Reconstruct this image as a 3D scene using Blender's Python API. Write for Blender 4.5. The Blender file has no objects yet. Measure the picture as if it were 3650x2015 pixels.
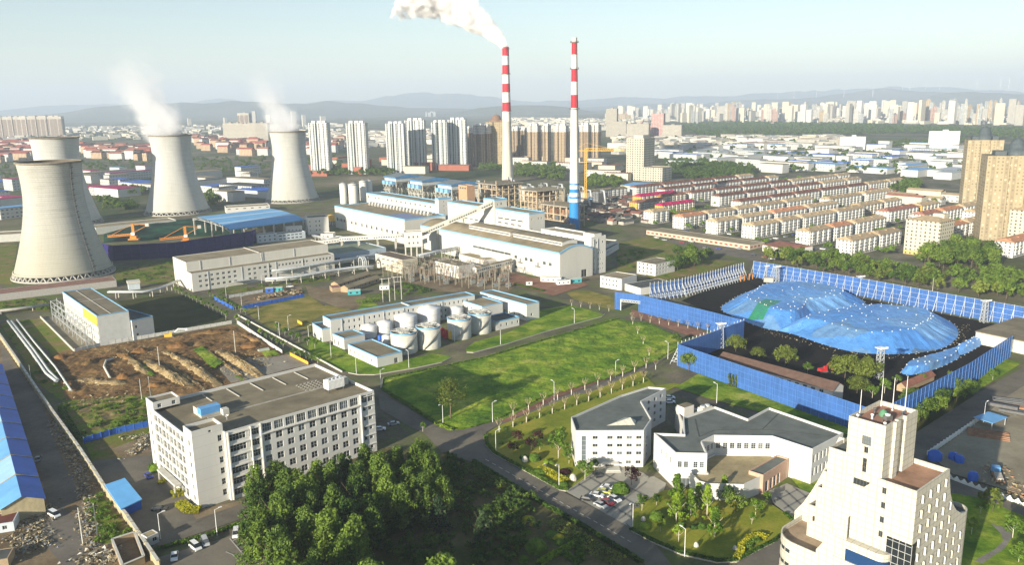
import bpy,math,random
from mathutils import Vector,Matrix,noise
R=math.radians
random.seed(11)
scene=bpy.context.scene
CAMH=118.0
FPX,CX,CY=2897.6,1825.0,1007.5
_d=Vector((2047.5-CX,14169-CY,FPX)).normalized()
_f=(Vector((0,0,1))-_d*_d.z).normalized()
_r=_d.cross(_f)
cam=bpy.data.cameras.new('camera');camo=bpy.data.objects.new('camera',cam)
scene.collection.objects.link(camo);scene.camera=camo
camo.location=(0,0,CAMH)
_m=Matrix(((_r.x,-_r.y,-_r.z),(_f.x,-_f.y,-_f.z),(-_d.x,_d.y,_d.z)))
camo.rotation_euler=_m.to_euler()
cam.sensor_width=36;cam.lens=36*FPX/3650
cam.clip_start=1;cam.clip_end=90000
SUN_AZ,SUN_EL=36.5,15.5
w=bpy.data.worlds.new('World');scene.world=w;w.use_nodes=True
nt=w.node_tree;bg=nt.nodes['Background']
sky=nt.nodes.new('ShaderNodeTexSky');sky.sky_type='NISHITA';sky.sun_disc=False
sky.sun_elevation=R(SUN_EL);sky.sun_rotation=R(180+SUN_AZ)
sky.air_density=1.0;sky.dust_density=.4;sky.ozone_density=1.2;sky.altitude=100
nt.links.new(sky.outputs[0],bg.inputs[0]);bg.inputs[1].default_value=0.084
sl=bpy.data.lights.new('sun','SUN');sl.energy=5.0;sl.angle=R(0.5);sl.color=(1.0,0.91,0.75)
so=bpy.data.objects.new('sun',sl);scene.collection.objects.link(so)
so.rotation_euler=Vector((math.sin(R(SUN_AZ))*math.cos(R(SUN_EL)),math.cos(R(SUN_AZ))*math.cos(R(SUN_EL)),-math.sin(R(SUN_EL)))).to_track_quat('-Z','Y').to_euler()
so.location=(-200,-300,300)
vs=scene.view_settings;vs.view_transform='Standard';vs.look='None';vs.exposure=0.9;vs.gamma=1
cy=scene.cycles
cy.max_bounces=6;cy.diffuse_bounces=2;cy.glossy_bounces=2;cy.transmission_bounces=3
cy.transparent_max_bounces=16;cy.volume_bounces=6;cy.use_denoising=True
cy.volume_step_rate=1.0;cy.volume_max_steps=128
def G(x,y,z=0.0):
 q=Vector((x-CX,y-CY,FPX));wx,wy,wz=q.dot(_r),q.dot(_f),-q.dot(_d)
 t=(z-CAMH)/wz
 return Vector((wx*t,wy*t))
KS=dict(a=(0,350,2.1115),b=(1100,350,2.1115),c=(2200,300,1.7766),d=(0,950,2.1115),e=(1100,950,2.1115),f=(2250,900,1.84),g=(0,1400,2.1115),h=(1100,1400,2.1115),i=(2250,1400,1.84),t=(0,0,.70575),j=(2650,1360,2.171),k=(530,1150,2.8435))
def g(k,x,y,z=0.0):
 a=KS[k];return G(a[0]+x/a[2],a[1]+y/a[2],z)
def P(k,*pts,z=0.0):
 return[g(k,x,y,z)for x,y in pts]
C=scene.collection.objects
seen_labels={}
def tag(o,label=None,cat=None,group=None,kind=None):
 if label:
  o['label']=label
  seen_labels[label]=seen_labels.get(label,0)+1
 if cat:o['category']=cat
 if group:o['group']=group
 if kind:o['kind']=kind
 return o
def empty(name,loc=(0,0,0),rz=0.0):
 o=bpy.data.objects.new(name,None);C.link(o)
 o.location=(loc[0],loc[1],loc[2]if len(loc)>2 else 0);o.rotation_euler=(0,0,rz);o.empty_display_size=1
 return o
def copy_tree(o,parent=None):
 c=o.copy();C.link(c)
 if parent is not None:c.parent=parent
 for ch in o.children:copy_tree(ch,c)
 return c
class MB:
 def __init__(s):s.v=[];s.f=[];s.m=[];s.uv=[];s.sm=[]
 def face(s,pts,m=0,uv=None,sm=False):
  n=len(s.v);s.v+=[tuple(p)for p in pts];s.f.append(tuple(range(n,n+len(pts))));s.m.append(m);s.sm.append(sm)
  if uv is None:
   a,b,c=Vector(pts[0]),Vector(pts[1]),Vector(pts[2])
   nn=(b-a).cross(c-a)
   if nn.length>0:nn.normalize()
   if abs(nn.z)>.7:uv=[(p[0],p[1])for p in pts]
   else:
    t=Vector((-nn.y,nn.x,0));t=t.normalized()if t.length>0 else Vector((1,0,0))
    uv=[(Vector(p).dot(t),p[2])for p in pts]
  s.uv+=uv
 def box(s,x0,y0,z0,x1,y1,z1,m=0,mt=None,bottom=False):
  mt=m if mt is None else mt
  s.prism([(x0,y0),(x1,y0),(x1,y1),(x0,y1)],z0,z1,m,mt,bottom)
 def prism(s,poly,z0,z1,m=0,mt=None,bottom=False,top=True):
  mt=m if mt is None else mt
  n=len(poly);u=0
  for i in range(n):
   a,b=poly[i],poly[(i+1)%n];L=math.hypot(b[0]-a[0],b[1]-a[1])
   s.face([(a[0],a[1],z0),(b[0],b[1],z0),(b[0],b[1],z1),(a[0],a[1],z1)],m,[(u,z0),(u+L,z0),(u+L,z1),(u,z1)])
   u+=L
  if top:s.face([(p[0],p[1],z1)for p in poly],mt)
  if bottom:s.face([(p[0],p[1],z0)for p in reversed(poly)],mt)
 def bar(s,a,b,w,m=0,h=None):
  a,b=Vector(a),Vector(b);d=(b-a)
  if d.length<1e-6:return
  d.normalize();up=Vector((0,0,1))if abs(d.z)<.95 else Vector((1,0,0))
  x=d.cross(up).normalized()*(w/2);y=x.cross(d).normalized()*((h or w)/2)
  q=[x+y,-x+y,-x-y,x-y]
  for i in range(4):
   j=(i+1)%4
   s.face([a+q[i],a+q[j],b+q[j],b+q[i]],m)
  s.face([b+k for k in q],m);s.face([a+k for k in reversed(q)],m)
 def tube(s,pts,r,m=0,n=8,cap=True,sm=True):
  pts=[Vector(p)for p in pts];rs=r if isinstance(r,(list,tuple))else[r]*len(pts);rings=[]
  for i,p in enumerate(pts):
   d=(pts[min(i+1,len(pts)-1)]-pts[max(i-1,0)]).normalized()
   up=Vector((0,0,1))if abs(d.z)<.9 else Vector((1,0,0))
   x=d.cross(up).normalized();y=x.cross(d).normalized()
   rings.append([p+(x*math.cos(k*2*math.pi/n)+y*math.sin(k*2*math.pi/n))*rs[i]for k in range(n)])
  for i in range(len(rings)-1):
   for k in range(n):
    j=(k+1)%n
    s.face([rings[i][j],rings[i][k],rings[i+1][k],rings[i+1][j]],m,sm=sm)
  if cap:
   s.face(rings[0],m);s.face(list(reversed(rings[-1])),m)
 def lathe(s,prof,m=0,n=24,cx=0,cy=0,cap=False,sm=True):
  for i in range(len(prof)-1):
   (r0,z0),(r1,z1)=prof[i],prof[i+1]
   for k in range(n):
    a0,a1=2*math.pi*k/n,2*math.pi*(k+1)/n
    q=[(cx+r0*math.cos(a0),cy+r0*math.sin(a0),z0),(cx+r0*math.cos(a1),cy+r0*math.sin(a1),z0),(cx+r1*math.cos(a1),cy+r1*math.sin(a1),z1),(cx+r1*math.cos(a0),cy+r1*math.sin(a0),z1)]
    rr=max(r0,r1)
    s.face(q,m,[(a0*rr,z0),(a1*rr,z0),(a1*rr,z1),(a0*rr,z1)],sm)
  if cap:
   r,z=prof[-1]
   s.face([(cx+r*math.cos(2*math.pi*k/n),cy+r*math.sin(2*math.pi*k/n),z)for k in range(n)],m)
 def mesh(s,name,mats):
  me=bpy.data.meshes.new(name);me.from_pydata(s.v,[],s.f)
  for mm in(mats if isinstance(mats,(list,tuple))else[mats]):me.materials.append(mm)
  me.polygons.foreach_set('material_index',s.m);me.polygons.foreach_set('use_smooth',s.sm)
  ul=me.uv_layers.new(name='UVMap');ul.data.foreach_set('uv',[c for p in s.uv for c in p])
  if any(s.sm):
   import bmesh
   b=bmesh.new();b.from_mesh(me);bmesh.ops.remove_doubles(b,verts=b.verts,dist=1e-4);b.to_mesh(me);b.free()
  me.update();return me
 def build(s,name,mats,parent=None,loc=(0,0,0),rz=0.0):
  return mobj(name,s.mesh(name,mats),parent,loc,rz)
def mobj(name,me,parent=None,loc=(0,0,0),rz=0.0):
 o=bpy.data.objects.new(name,me);C.link(o)
 o.location=loc;o.rotation_euler=(0,0,rz)
 if parent is not None:o.parent=parent
 return o
MATS={}
def _new(name):
 m=bpy.data.materials.new(name);m.use_nodes=True;nt=m.node_tree
 return m,nt,nt.nodes['Principled BSDF']
def _math(nt,op,a,b=None,c=None,clamp=False):
 n=nt.nodes.new('ShaderNodeMath');n.operation=op;n.use_clamp=clamp
 for i,q in enumerate((a,b,c)):
  if q is None:continue
  if isinstance(q,(int,float)):n.inputs[i].default_value=q
  else:nt.links.new(q,n.inputs[i])
 return n.outputs[0]
def _mix(nt,fac,a,b,mode='MIX'):
 n=nt.nodes.new('ShaderNodeMix');n.data_type='RGBA';n.blend_type=mode
 for i,q in((0,fac),(6,a),(7,b)):
  if isinstance(q,(int,float)):n.inputs[i].default_value=q
  elif isinstance(q,(tuple,list)):n.inputs[i].default_value=(q[0],q[1],q[2],1)
  else:nt.links.new(q,n.inputs[i])
 return n.outputs[2]
def _noise(nt,scale,detail=4,rough=.6,stretch=None,coord='Object',vec=None):
 tc=nt.nodes.new('ShaderNodeTexCoord');n=nt.nodes.new('ShaderNodeTexNoise')
 n.inputs['Scale'].default_value=scale;n.inputs['Detail'].default_value=detail;n.inputs['Roughness'].default_value=rough
 src=vec or tc.outputs[coord]
 if stretch:
  mp=nt.nodes.new('ShaderNodeMapping');mp.inputs['Scale'].default_value=stretch;nt.links.new(src,mp.inputs[0]);src=mp.outputs[0]
 nt.links.new(src,n.inputs['Vector']);return n.outputs[0]
def _ramp(nt,fac,stops):
 n=nt.nodes.new('ShaderNodeValToRGB');e=n.color_ramp.elements
 while len(e)<len(stops):e.new(.5)
 for i,(p,c)in enumerate(stops):e[i].position=p;e[i].color=(c[0],c[1],c[2],1)
 nt.links.new(fac,n.inputs[0]);return n.outputs[0]
def mat(name,col,rough=.8,var=.25,scale=.4,metal=0.0,bump=0.0,streak=False,rnd=.0,spec=.3,coord='Object'):
 if name in MATS:return MATS[name]
 m,nt,b=_new(name)
 n1=_noise(nt,scale,6,.65,(1,1,.15)if streak else None,coord)
 dark=tuple(c*(1-var)for c in col);lite=tuple(min(1,c*(1+var*.6))for c in col)
 out=_ramp(nt,n1,[(.3,dark),(.7,lite)])
 if rnd:
  oi=nt.nodes.new('ShaderNodeObjectInfo');v=_math(nt,'MULTIPLY_ADD',oi.outputs['Random'],rnd*2,1-rnd)
  hs=nt.nodes.new('ShaderNodeHueSaturation');nt.links.new(v,hs.inputs['Value']);nt.links.new(out,hs.inputs['Color']);out=hs.outputs[0]
 nt.links.new(out,b.inputs['Base Color'])
 b.inputs['Roughness'].default_value=rough;b.inputs['Metallic'].default_value=metal
 b.inputs['Specular IOR Level'].default_value=spec
 if bump:
  bp=nt.nodes.new('ShaderNodeBump');bp.inputs['Strength'].default_value=1;bp.inputs['Distance'].default_value=bump
  nt.links.new(_noise(nt,scale*6,5,.7,None,coord),bp.inputs['Height']);nt.links.new(bp.outputs[0],b.inputs['Normal'])
 MATS[name]=m;return m
def _band(nt,x,period,frac,off=0.0):
 f=_math(nt,'FRACT',_math(nt,'MULTIPLY_ADD',x,1/period,off))
 return _math(nt,'LESS_THAN',_math(nt,'ABSOLUTE',_math(nt,'SUBTRACT',f,.5)),frac/2)
def facade(name,wall,win,pu,pv,fu,fv,strip=None,rough=.7,base=None,top=None,rnd=.08,vmin=-1.0,line=None):
 """wall with a grid of windows; u and v are metres along and up the wall. strip=(period, frac, colour) adds vertical bands"""
 if name in MATS:return MATS[name]
 m,nt,b=_new(name)
 uv=nt.nodes.new('ShaderNodeUVMap');sp=nt.nodes.new('ShaderNodeSeparateXYZ');nt.links.new(uv.outputs[0],sp.inputs[0])
 u,v=sp.outputs[0],sp.outputs[1]
 nn=_noise(nt,.15,5,.6,(1,1,.3))
 col=_mix(nt,_math(nt,'MULTIPLY',nn,.45),wall,tuple(c*.72 for c in wall))
 if strip:col=_mix(nt,_band(nt,u,strip[0],strip[1]),col,strip[2])
 if top:col=_mix(nt,_math(nt,'GREATER_THAN',v,top[0]),col,top[1])
 if base:col=_mix(nt,_math(nt,'LESS_THAN',v,base[0]),col,base[1])
 if line:col=_mix(nt,_band(nt,v,line[0],line[1],.5),col,line[2])
 msk=_math(nt,'MULTIPLY',_band(nt,u,pu,fu),_band(nt,v,pv,fv))
 if vmin>0:msk=_math(nt,'MULTIPLY',msk,_math(nt,'GREATER_THAN',v,vmin))
 cu=_math(nt,'FLOOR',_math(nt,'DIVIDE',u,pu));cv=_math(nt,'FLOOR',_math(nt,'DIVIDE',v,pv))
 cb=nt.nodes.new('ShaderNodeCombineXYZ');nt.links.new(cu,cb.inputs[0]);nt.links.new(cv,cb.inputs[1])
 wn=nt.nodes.new('ShaderNodeTexWhiteNoise');nt.links.new(cb.outputs[0],wn.inputs[0])
 wc=_mix(nt,_math(nt,'POWER',wn.outputs[0],3.0),win,tuple(min(1,c*3+.05)for c in win))
 col=_mix(nt,msk,col,wc)
 if rnd:
  oi=nt.nodes.new('ShaderNodeObjectInfo');vv=_math(nt,'MULTIPLY_ADD',oi.outputs['Random'],rnd*2,1-rnd)
  hs=nt.nodes.new('ShaderNodeHueSaturation');nt.links.new(vv,hs.inputs['Value']);nt.links.new(col,hs.inputs['Color']);col=hs.outputs[0]
 nt.links.new(col,b.inputs['Base Color'])
 nt.links.new(_math(nt,'MULTIPLY_ADD',msk,-.45,rough),b.inputs['Roughness']);b.inputs['Specular IOR Level'].default_value=.3
 MATS[name]=m;return m
def gridmat(name,col,pu,pv,lu,lv,k=.8,var=.07,rough=.75):
 if name in MATS:return MATS[name]
 m,nt,b=_new(name)
 uv=nt.nodes.new('ShaderNodeUVMap');sp=nt.nodes.new('ShaderNodeSeparateXYZ');nt.links.new(uv.outputs[0],sp.inputs[0])
 c=_ramp(nt,_noise(nt,.15,6,.65,(1,1,.2)),[(.3,tuple(x*(1-var*1.6)for x in col)),(.7,col)])
 msk=_math(nt,'MAXIMUM',_band(nt,sp.outputs[0],pu,lu),_band(nt,sp.outputs[1],pv,lv))
 c=_mix(nt,msk,c,tuple(x*k for x in col));nt.links.new(c,b.inputs['Base Color']);b.inputs['Roughness'].default_value=rough
 b.inputs['Specular IOR Level'].default_value=.3;MATS[name]=m;return m
def ground_mat(name,stops,scale,fine=2.0,famt=.35,bump=0.0,speck=None,rough=.95,mid=None):
 if name in MATS:return MATS[name]
 m,nt,b=_new(name)
 col=_ramp(nt,_noise(nt,scale,8,.62),stops)
 if mid:col=_mix(nt,_math(nt,'MULTIPLY',_ramp(nt,_noise(nt,mid[0],5,.6),[(.45,(0,0,0)),(.62,(1,1,1))]),mid[2]),col,mid[1])
 f=_math(nt,'MULTIPLY_ADD',_noise(nt,fine,6,.7),famt*2,1-famt)
 hs=nt.nodes.new('ShaderNodeHueSaturation');nt.links.new(f,hs.inputs['Value']);nt.links.new(col,hs.inputs['Color']);col=hs.outputs[0]
 if speck:
  col=_mix(nt,_math(nt,'GREATER_THAN',_noise(nt,speck[0],2,.5),speck[2]),col,speck[1])
 nt.links.new(col,b.inputs['Base Color']);b.inputs['Roughness'].default_value=rough;b.inputs['Specular IOR Level'].default_value=.1
 if bump:
  bp=nt.nodes.new('ShaderNodeBump');bp.inputs['Distance'].default_value=bump;bp.inputs['Strength'].default_value=1
  nt.links.new(_noise(nt,fine*.6,6,.75),bp.inputs['Height']);nt.links.new(bp.outputs[0],b.inputs['Normal'])
 MATS[name]=m;return m
def glass(name,col,rough=.15,rnd=.5):
 if name in MATS:return MATS[name]
 m,nt,b=_new(name)
 oi=nt.nodes.new('ShaderNodeObjectInfo')
 c=_ramp(nt,oi.outputs['Random'],[(0,tuple(x*(1-rnd)for x in col)),(.7,col),(1,tuple(min(1,x*2.6+.03)for x in col))])
 nt.links.new(c,b.inputs['Base Color']);b.inputs['Roughness'].default_value=rough;b.inputs['Specular IOR Level'].default_value=.6
 MATS[name]=m;return m
def leafmat(name,dark,lite,scale=.35,trans=.3):
 if name in MATS:return MATS[name]
 m,nt,b=_new(name)
 oi=nt.nodes.new('ShaderNodeObjectInfo')
 n=_math(nt,'MULTIPLY_ADD',oi.outputs['Random'],.3,_math(nt,'SUBTRACT',_noise(nt,scale,4,.7),.15))
 col=_ramp(nt,n,[(.32,dark),(.68,lite)])
 nt.links.new(col,b.inputs['Base Color']);b.inputs['Roughness'].default_value=.7;b.inputs['Specular IOR Level'].default_value=.2
 tr=nt.nodes.new('ShaderNodeBsdfTranslucent');nt.links.new(col,tr.inputs[0])
 mx=nt.nodes.new('ShaderNodeMixShader');mx.inputs[0].default_value=trans
 nt.links.new(b.outputs[0],mx.inputs[1]);nt.links.new(tr.outputs[0],mx.inputs[2])
 nt.links.new(mx.outputs[0],nt.nodes['Material Output'].inputs[0])
 MATS[name]=m;return m
white=mat('white_wall',(.60,.585,.54),.8,.07,.12,streak=True)
cream=mat('cream_wall',(.58,.53,.41),.8,.10,.2,streak=True)
whitep=mat('white_paint',(.8,.8,.78),.5,.05)
bluetrim=mat('blue_trim',(.20,.42,.62),.6,.1)
greyroof=mat('bitumen_roof',(.215,.18,.115),.95,.35,.12,bump=.02)
tanroof=mat('dusty_roof',(.29,.235,.145),.95,.3,.1)
darkroof=mat('dark_roof',(.085,.09,.085),.9,.35,.15)
redroof=mat('red_tile_roof',(.30,.13,.09),.9,.3,.3,rnd=.2)
pinkroof=mat('faded_tile_roof',(.42,.315,.19),.9,.25,.3,rnd=.15)
conc=mat('concrete',(.42,.40,.35),.9,.25,.3,streak=True)
conclight=mat('pale_concrete',(.55,.53,.46),.9,.2,.3)
steel=mat('galvanised_steel',(.50,.52,.52),.5,.2,.6,metal=.2)
darksteel=mat('dark_steel',(.12,.12,.12),.6,.3,.6)
glassm=glass('window_glass',(.045,.055,.06))
framem=mat('window_frame',(.55,.56,.54),.5,.1)
bark=mat('bark',(.16,.12,.085),.9,.4,2)
redp=mat('red_paint',(.5,.03,.03),.6,.2);bluep=mat('blue_paint',(.03,.12,.5),.5,.2)
orangep=mat('orange_paint',(.58,.22,.03),.6,.2,rnd=.05);yellowp=mat('yellow_paint',(.8,.45,.04),.6,.15)
bluesheet=mat('blue_sheet_roof',(.03,.13,.52),.5,.25,.15)
lightbluesheet=mat('pale_blue_sheet_roof',(.14,.36,.64),.5,.2,.15)
_winmesh={}
def win_mesh(w_,h_,style):
 k=(round(w_,2),round(h_,2),style)
 if k in _winmesh:return _winmesh[k]
 m=MB();nx,nz,fm=style;t=.09
 m.face([(0,0,0),(w_,0,0),(w_,0,h_),(0,0,h_)],1)
 def b(x0,z0,x1,z1):m.box(x0,-.07,z0,x1,-.002,z1,0,bottom=True)
 b(0,0,w_,t);b(0,h_-t,w_,h_);b(0,t,t,h_-t);b(w_-t,t,w_,h_-t)
 for i in range(1,nx):b(w_*i/nx-t*.35,t,w_*i/nx+t*.35,h_-t)
 for i in range(1,nz):m.box(t,-.066,h_*i/nz-t*.35,w_-t,-.002,h_*i/nz+t*.35,0,bottom=True)
 _winmesh[k]=m.mesh('window',[fm or framem,glassm]);return _winmesh[k]
class Bld:
 """poly: corners (counter clockwise) in local metres; walls get real openings with a window part in each"""
 def __init__(s,name,label,cat,poly,h,wall=None,roof=None,par=.7,pt=.3,trim=None,o=None,rz=0.0,z0=0.0,group=None,parent=None,partname=None,th=None):
  s.wallm,s.roofm,s.trim,s.h,s.z0,s.par,s.pt,s.th=wall or white,roof or greyroof,trim,h,z0,par,pt,th
  s.poly=[Vector(p[:2])for p in poly];s.holes={};s.nested=parent is not None;s.pn=partname
  s.root=parent or tag(empty(name,(o[0],o[1],0),rz),label,cat,group)
 def win(s,e,u0,v0,w_,h_,nu=1,nv=1,du=0.0,dv=0.0,style=(2,2,None),skip=(),name='window',depth=.22):
  for j in range(nv):
   for i in range(nu):
    if(i,j)in skip:continue
    s.holes.setdefault(e,[]).append((u0+i*du,v0+j*dv,w_,h_,style,name,depth))
 def done(s):
  wm=MB();n=len(s.poly);H=s.h
  for e in range(n):
   a,b=s.poly[e],s.poly[(e+1)%n];d=b-a;L=d.length;d=d/L;nrm=Vector((d.y,-d.x))
   def pt(u,v,dep=0.0):
    q=a+d*u-nrm*dep;return(q.x,q.y,v)
   hs=[q for q in s.holes.get(e,[])if q[0]>.05 and q[0]+q[2]<L-.05 and q[1]>s.z0 and q[1]+q[3]<H-.05]
   us=sorted({0,round(L,4)}|{round(q[0],4)for q in hs}|{round(q[0]+q[2],4)for q in hs})
   if not hs:wm.face([pt(0,s.z0),pt(L,s.z0),pt(L,H),pt(0,H)],0)
   else:
    for i in range(len(us)-1):
     ua,ub=us[i],us[i+1];um=(ua+ub)/2
     col=sorted([(q[1],q[1]+q[3])for q in hs if q[0]<um<q[0]+q[2]])
     z=s.z0
     for(va,vb)in col:
      if va>z+.001:wm.face([pt(ua,z),pt(ub,z),pt(ub,va),pt(ua,va)],0)
      z=max(z,vb)
     wm.face([pt(ua,z),pt(ub,z),pt(ub,H),pt(ua,H)],0)
    for(u,v,w_,h_,st,nm,dep)in hs:
     A,B_,C_,D_=(u,v),(u+w_,v),(u+w_,v+h_),(u,v+h_)
     for p,q in((A,B_),(B_,C_),(C_,D_),(D_,A)):
      wm.face([pt(*p),pt(*p,dep),pt(*q,dep),pt(*q)],0)
     q=pt(u,v,dep);wo=mobj(nm,win_mesh(w_,h_,st),s.root,q,math.atan2(d.y,d.x))
  rname=s.pn or 'wall'
  wo=wm.build(rname,[s.wallm],s.root)
  ins=inset(s.poly,s.pt);rm=MB();zt=H-s.par
  rm.face([(p.x,p.y,zt)for p in ins],0);rm.build('roof',[s.roofm],s.root)
  pm=MB()
  for e in range(n):
   a,b,c,d_=s.poly[e],s.poly[(e+1)%n],ins[(e+1)%n],ins[e]
   pm.face([(a.x,a.y,H),(b.x,b.y,H),(c.x,c.y,H),(d_.x,d_.y,H)],0)
   pm.face([(c.x,c.y,zt),(d_.x,d_.y,zt),(d_.x,d_.y,H),(c.x,c.y,H)],0)
  if s.trim:
   out=inset(s.poly,-.06);t=s.th or 1.0
   for e in range(n):
    a,b=out[e],out[(e+1)%n]
    pm.face([(a.x,a.y,H-t),(b.x,b.y,H-t),(b.x,b.y,H+.02),(a.x,a.y,H+.02)],1)
    c,d_=s.poly[(e+1)%n],s.poly[e]
    pm.face([(a.x,a.y,H+.02),(b.x,b.y,H+.02),(c.x,c.y,H+.02),(d_.x,d_.y,H+.02)],0)
  pm.build('parapet',[s.trim or s.wallm,s.trim or s.wallm],s.root)
  return s.root
def inset(poly,t):
 n=len(poly);out=[]
 for i in range(n):
  p0,p1,p2=poly[i-1],poly[i],poly[(i+1)%n]
  d1=(p1-p0).normalized();d2=(p2-p1).normalized()
  n1=Vector((-d1.y,d1.x));n2=Vector((-d2.y,d2.x));bs=n1+n2
  k=bs.length_squared
  out.append(p1+bs*(2*t/k)if k>.05 else p1+n1*t)
 return out
def rect3(a,b,c):
 """a, b: the two ends of the front edge; c: any point on the back edge -> origin, angle, length, depth (front faces -y)"""
 d=b-a;L=d.length;u=d/L;n=Vector((-u.y,u.x));W=(c-a).dot(n)
 if W<0:return b,math.atan2(-u.y,-u.x),L,-W
 return a,math.atan2(u.y,u.x),L,W
def rbld(name,label,cat,a,b,c,h,W=None,**kw):
 o,rz,L,W0=rect3(a,b,c);W=W or W0
 q=Bld(name,label,cat,[(0,0),(L,0),(L,W),(0,W)],h,o=o,rz=rz,**kw);q.L,q.W,q.rz,q.o=L,W,rz,o
 return q
def rough_ground(name,pts,m,amp,scale,cell=1.4,z=.05,seed=0,soft=3.0):
 pts=mark(list(pts));xs=[p.x for p in pts];ys=[p.y for p in pts];nx=int((max(xs)-min(xs))/cell)+1;ny=int((max(ys)-min(ys))/cell)+1;V_,F__,ix=[],[],{}
 for i in range(nx+1):
  for j in range(ny+1):
   p=Vector((min(xs)+i*cell,min(ys)+j*cell));c=False;k=len(pts)-1;dm=99
   for q in range(len(pts)):
    a,b=pts[q],pts[k];d=b-a;t=max(0,min(1,(p-a).dot(d)/max(.01,d.length_squared)));dm=min(dm,(p-a-d*t).length)
    if(a.y>p.y)!=(b.y>p.y)and p.x<(b.x-a.x)*(p.y-a.y)/(b.y-a.y)+a.x:c=not c
    k=q
   if not c:continue
   h=noise.noise(Vector((p.x*scale,p.y*scale,seed)))+.6*noise.noise(Vector((p.x*scale*2.7,p.y*scale*2.7,seed+3)))+.35*noise.noise(Vector((p.x*scale*6,p.y*scale*6,seed+9)))
   ix[(i,j)]=len(V_);V_.append((p.x,p.y,z+amp*(.5+h*.6)*min(1,dm/soft)))
 for(i,j)in ix:
  if(i+1,j)in ix and(i+1,j+1)in ix and(i,j+1)in ix:F__.append((ix[(i,j)],ix[(i+1,j)],ix[(i+1,j+1)],ix[(i,j+1)]))
 me=bpy.data.meshes.new(name);me.from_pydata(V_,[],F__);me.materials.append(m);me.update();return tag(mobj(name,me),kind='structure')
def mark(poly_pts):
 A=sum(poly_pts[i-1].x*poly_pts[i].y-poly_pts[i].x*poly_pts[i-1].y for i in range(len(poly_pts)))
 return poly_pts if A>0 else list(reversed(poly_pts))
ORD=['first','second','third','fourth','fifth','sixth','seventh','eighth','ninth','tenth','eleventh','twelfth','thirteenth','fourteenth','fifteenth','sixteenth','seventeenth','eighteenth','nineteenth','twentieth']
def nth(i):
 if i<20:return ORD[i]
 t=['twenty','thirty','forty','fifty','sixty','seventy','eighty','ninety'];te=['twentieth','thirtieth','fortieth','fiftieth','sixtieth','seventieth','eightieth','ninetieth']
 n=i+1
 if n>=100:
  return 'hundredth' if n==100 else 'hundred and '+nth(n-101)
 return te[n//10-2]if n%10==0 else t[n//10-2]+'-'+ORD[n%10-1]
# GROUND
KS.update(l=(1480,660,3.5778),m=(1100,600,3.5778),n=(600,760,3.5778))
zlev=[0.0]
def sheet(name,pts,m,kind='structure',label=None,cat=None,z=None,parent=None):
 if z is None:zlev[0]+=.006;z=zlev[0]
 pts=mark(pts);b=MB();b.face([(p.x,p.y,z)for p in pts])
 return tag(b.build(name,m),label,cat,None,kind)
gm=ground_mat('city_ground',[(.30,(.045,.07,.025)),(.42,(.10,.11,.045)),(.55,(.19,.16,.10)),(.7,(.30,.25,.18))],.006,.15,.4,mid=(.0025,(.045,.08,.03),.7))
b=MB();N=24
xs=[-45000,-12000,-5000,-2500,-1200,-500,0,500,1200,2500,5000,12000,45000];ys=[-300,300,900,1800,3500,7000,14000,45000]
for i in range(len(xs)-1):
 for j in range(len(ys)-1):
  b.face([(xs[i],ys[j],-.05),(xs[i+1],ys[j],-.05),(xs[i+1],ys[j+1],-.05),(xs[i],ys[j+1],-.05)])
tag(b.build('ground',gm),kind='structure')
asph=ground_mat('plant_asphalt',[(.3,(.075,.068,.05)),(.5,(.13,.115,.082)),(.7,(.22,.185,.12))],.05,.8,.4,mid=(.045,(.11,.15,.03),.85))
road=ground_mat('road_asphalt',[(.3,(.11,.10,.083)),(.7,(.185,.165,.13))],.12,1.5,.25,mid=(.05,(.20,.175,.13),.6))
drt=ground_mat('dry_dirt',[(.3,(.12,.085,.05)),(.5,(.20,.15,.09)),(.7,(.29,.225,.145))],.06,.9,.35,bump=.15)
soil=ground_mat('turned_soil',[(.3,(.075,.042,.02)),(.5,(.18,.105,.042)),(.7,(.29,.18,.075))],.07,.7,.4,bump=.3,speck=(1.2,(.34,.31,.26),.69))
lush=ground_mat('lush_grass',[(.28,(.05,.11,.010)),(.43,(.14,.24,.018)),(.56,(.24,.31,.028)),(.7,(.42,.40,.09))],.06,.9,.65,bump=.4,mid=(.11,(.06,.13,.012),.75))
lawnm=ground_mat('lawn_grass',[(.3,(.11,.15,.015)),(.5,(.22,.24,.025)),(.7,(.35,.29,.05))],.06,1.2,.35,bump=.12)
olive=ground_mat('olive_grass',[(.3,(.14,.13,.025)),(.5,(.25,.205,.05)),(.7,(.34,.26,.085))],.09,1.3,.4,bump=.15,mid=(.07,(.09,.13,.02),.6))
weeds=ground_mat('weedy_ground',[(.3,(.05,.07,.015)),(.43,(.13,.18,.02)),(.58,(.20,.15,.06)),(.72,(.30,.24,.13))],.09,.8,.5,bump=.25)
coalm=ground_mat('coal_dust',[(.3,(.008,.007,.006)),(.6,(.017,.015,.012)),(.8,(.032,.027,.02))],.03,.6,.35,bump=.1)
brickp=ground_mat('brick_paving',[(.3,(.20,.09,.06)),(.7,(.30,.17,.11))],.15,2,.2)
tanground=ground_mat('yard_concrete',[(.3,(.22,.19,.13)),(.7,(.34,.30,.215))],.06,.9,.25,mid=(.04,(.16,.135,.095),.5))
apron=[g('a',0,1000),g('a',900,880),g('a',1600,800),g('a',2500,720),g('b',400,640),g('b',1400,600),g('b',2050,760),g('b',2500,1090),g('c',180,930),g('c',860,1090),g('f',800,40),g('f',2576,340),g('i',2700,300),g('i',2700,1300),g('g',0,1600),g('g',-200,300),g('d',-200,300)]
sheet('plant_ground',apron,asph)
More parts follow.
